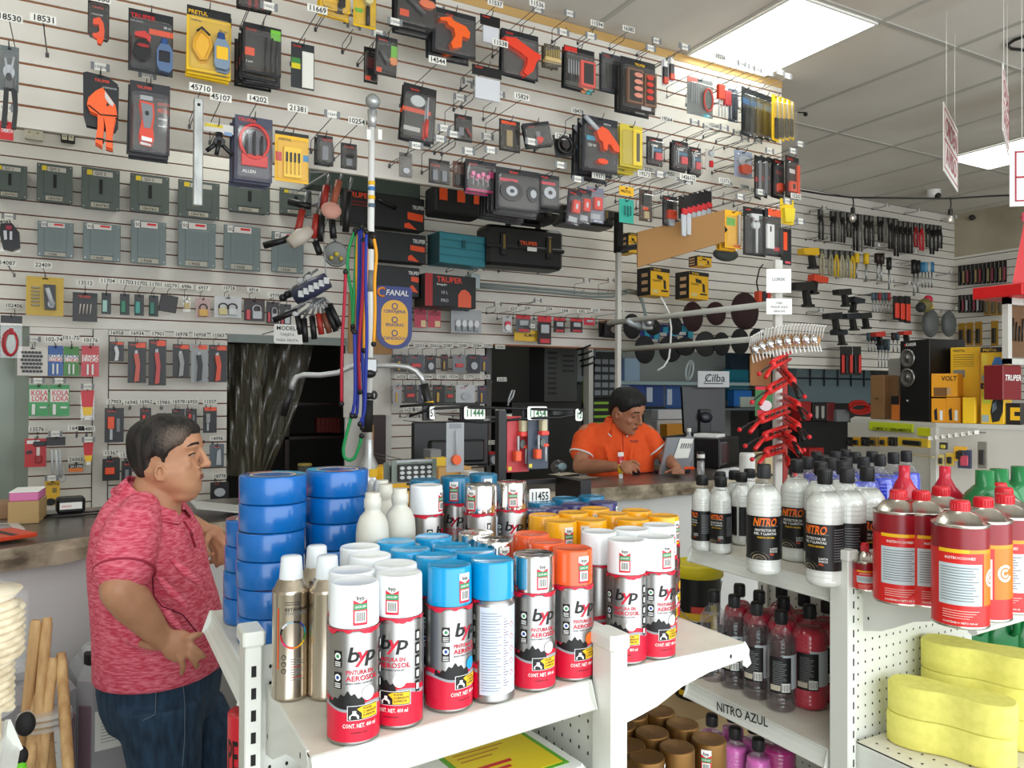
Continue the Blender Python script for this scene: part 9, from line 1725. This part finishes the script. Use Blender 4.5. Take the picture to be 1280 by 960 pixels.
loft(sh,[RX(770,17,528,.085,.0),RX(769,31,534,.10,.01),RX(770,43,543,.112,.02),RX(772,46,556,.118,.02),RX(774,44,572,.12,.02),RX(775,42,588,.125,.02),RX(775,41,606,.13,.02),RX(775,40,640,.13,.03)],28,.9)
chain(sh,[Q(742,541,.0),Q(731,551,-.015),Q(727,565,-.04)],[.06,.072,.066],16);chain(sh,[Q(800,541,.0),Q(811,549,-.01),Q(820,560,-.02)],[.062,.066,.06],16)
for x0,y0,x1,y1,yl in ((757,560,764,590,-.10),(790,558,784,588,-.10),(776,562,780,592,-.12)):chain(sh,[Q(x0,y0,yl),Q((x0+x1)/2+1,(y0+y1)/2,yl-.008),Q(x1,y1,yl)],[.008,.014,.008],8)
so=fuse(sh,'polo_shirt',.008,4,OSH,clk)
up=[];dn=[];
for k in range(28):
 a=-2.5+5.0*k/27;up.append(Q(772,522,-.02)+Vector((.060*math.sin(a),.066*math.cos(a),.006*math.cos(a))));dn.append(Q(771,530,-.01)+Vector((.088*math.sin(a)-.012*(a/2.5),.092*math.cos(a)-.014*(abs(a)/2.5)**4,.012*math.cos(a)-.012-.045*(abs(a)/2.5)**5)))
collar(clk,up,dn,.004,OSH,PAPER)
for q,d_,r_ in ((Q(726.6,567.5,-.045),(Q(727,565,-.04)-Q(731,551,-.015)).normalized(),.066),(Q(821.5,562,-.022),(Q(820,560,-.02)-Q(811,549,-.01)).normalized(),.060)):
 ax=d_.cross(Vector((0,1,0))).normalized();bx_=d_.cross(ax);m=MB();m.tube([q+ax*(r_*math.cos(t_))+bx_*(r_*math.sin(t_)) for t_ in [2*PI*k/24 for k in range(24)]],.0055,PAPER,6,True);m.build('sleeve_trim',clk)
bs=BVHTree.FromPolygons([v.co.copy() for v in so.data.vertices],[tuple(p.vertices) for p in so.data.polygons]);ST=mat((190,60,20),.8)
stitch(clk,[(778,541),(779,556),(779,568)],bs,.0025).build('placket',clk);q=onsurf(787,553,bs,.004);m=MB();m.text('TRUPER',0,0,.012,mat((90,40,60),.6),wmax=.05);m.build('chest_print',clk,loc=tuple(q))
je=MB();loft(je,[RX(775,38,630,.12,.03),RX(775,40,655,.13,.03)],20);
for sx in (-.09,.09):p=Q(775,655,.03);loft(je,[(Vector((p.x+sx,p.y,z)),Vector((r,0,0)),Vector((0,r,0))) for z,r in ((p.z+.02,.09),(p.z-.3,.08),(.08,.06))],16)
SKIN=DARK;fuse(je,'trousers',.012,3,mat((40,44,54),.9),clk)
for sx in (-.09,.09):p=Q(775,655,.03);m=MB();m.box(p.x+sx-.045,p.y-.17,0,p.x+sx+.045,p.y+.09,.08,BLACK,.03);m.build('shoe',clk)
# look-alikes that hang together get their place in the row or stack into the label
same={}
for o in bpy.data.objects:
 if o.parent is None and o.get('label'):same.setdefault(o['label'],[]).append(o)
NTH=['first','second','third','fourth','fifth','sixth','seventh','eighth','ninth','tenth','eleventh','twelfth','13th','14th','15th','16th','17th','18th','19th','20th']
for l,os_ in same.items():
 if len(os_)<2:continue
 xs=[o.location.x for o in os_];ys=[o.location.y for o in os_];deep=max(ys)-min(ys)>max(xs)-min(xs)
 os_.sort(key=lambda o:o.location.y if deep else o.location.x)
 for k,o in enumerate(os_):o['label']=l+(', %s one back' % NTH[k] if deep else ', %s from the left' % NTH[k])
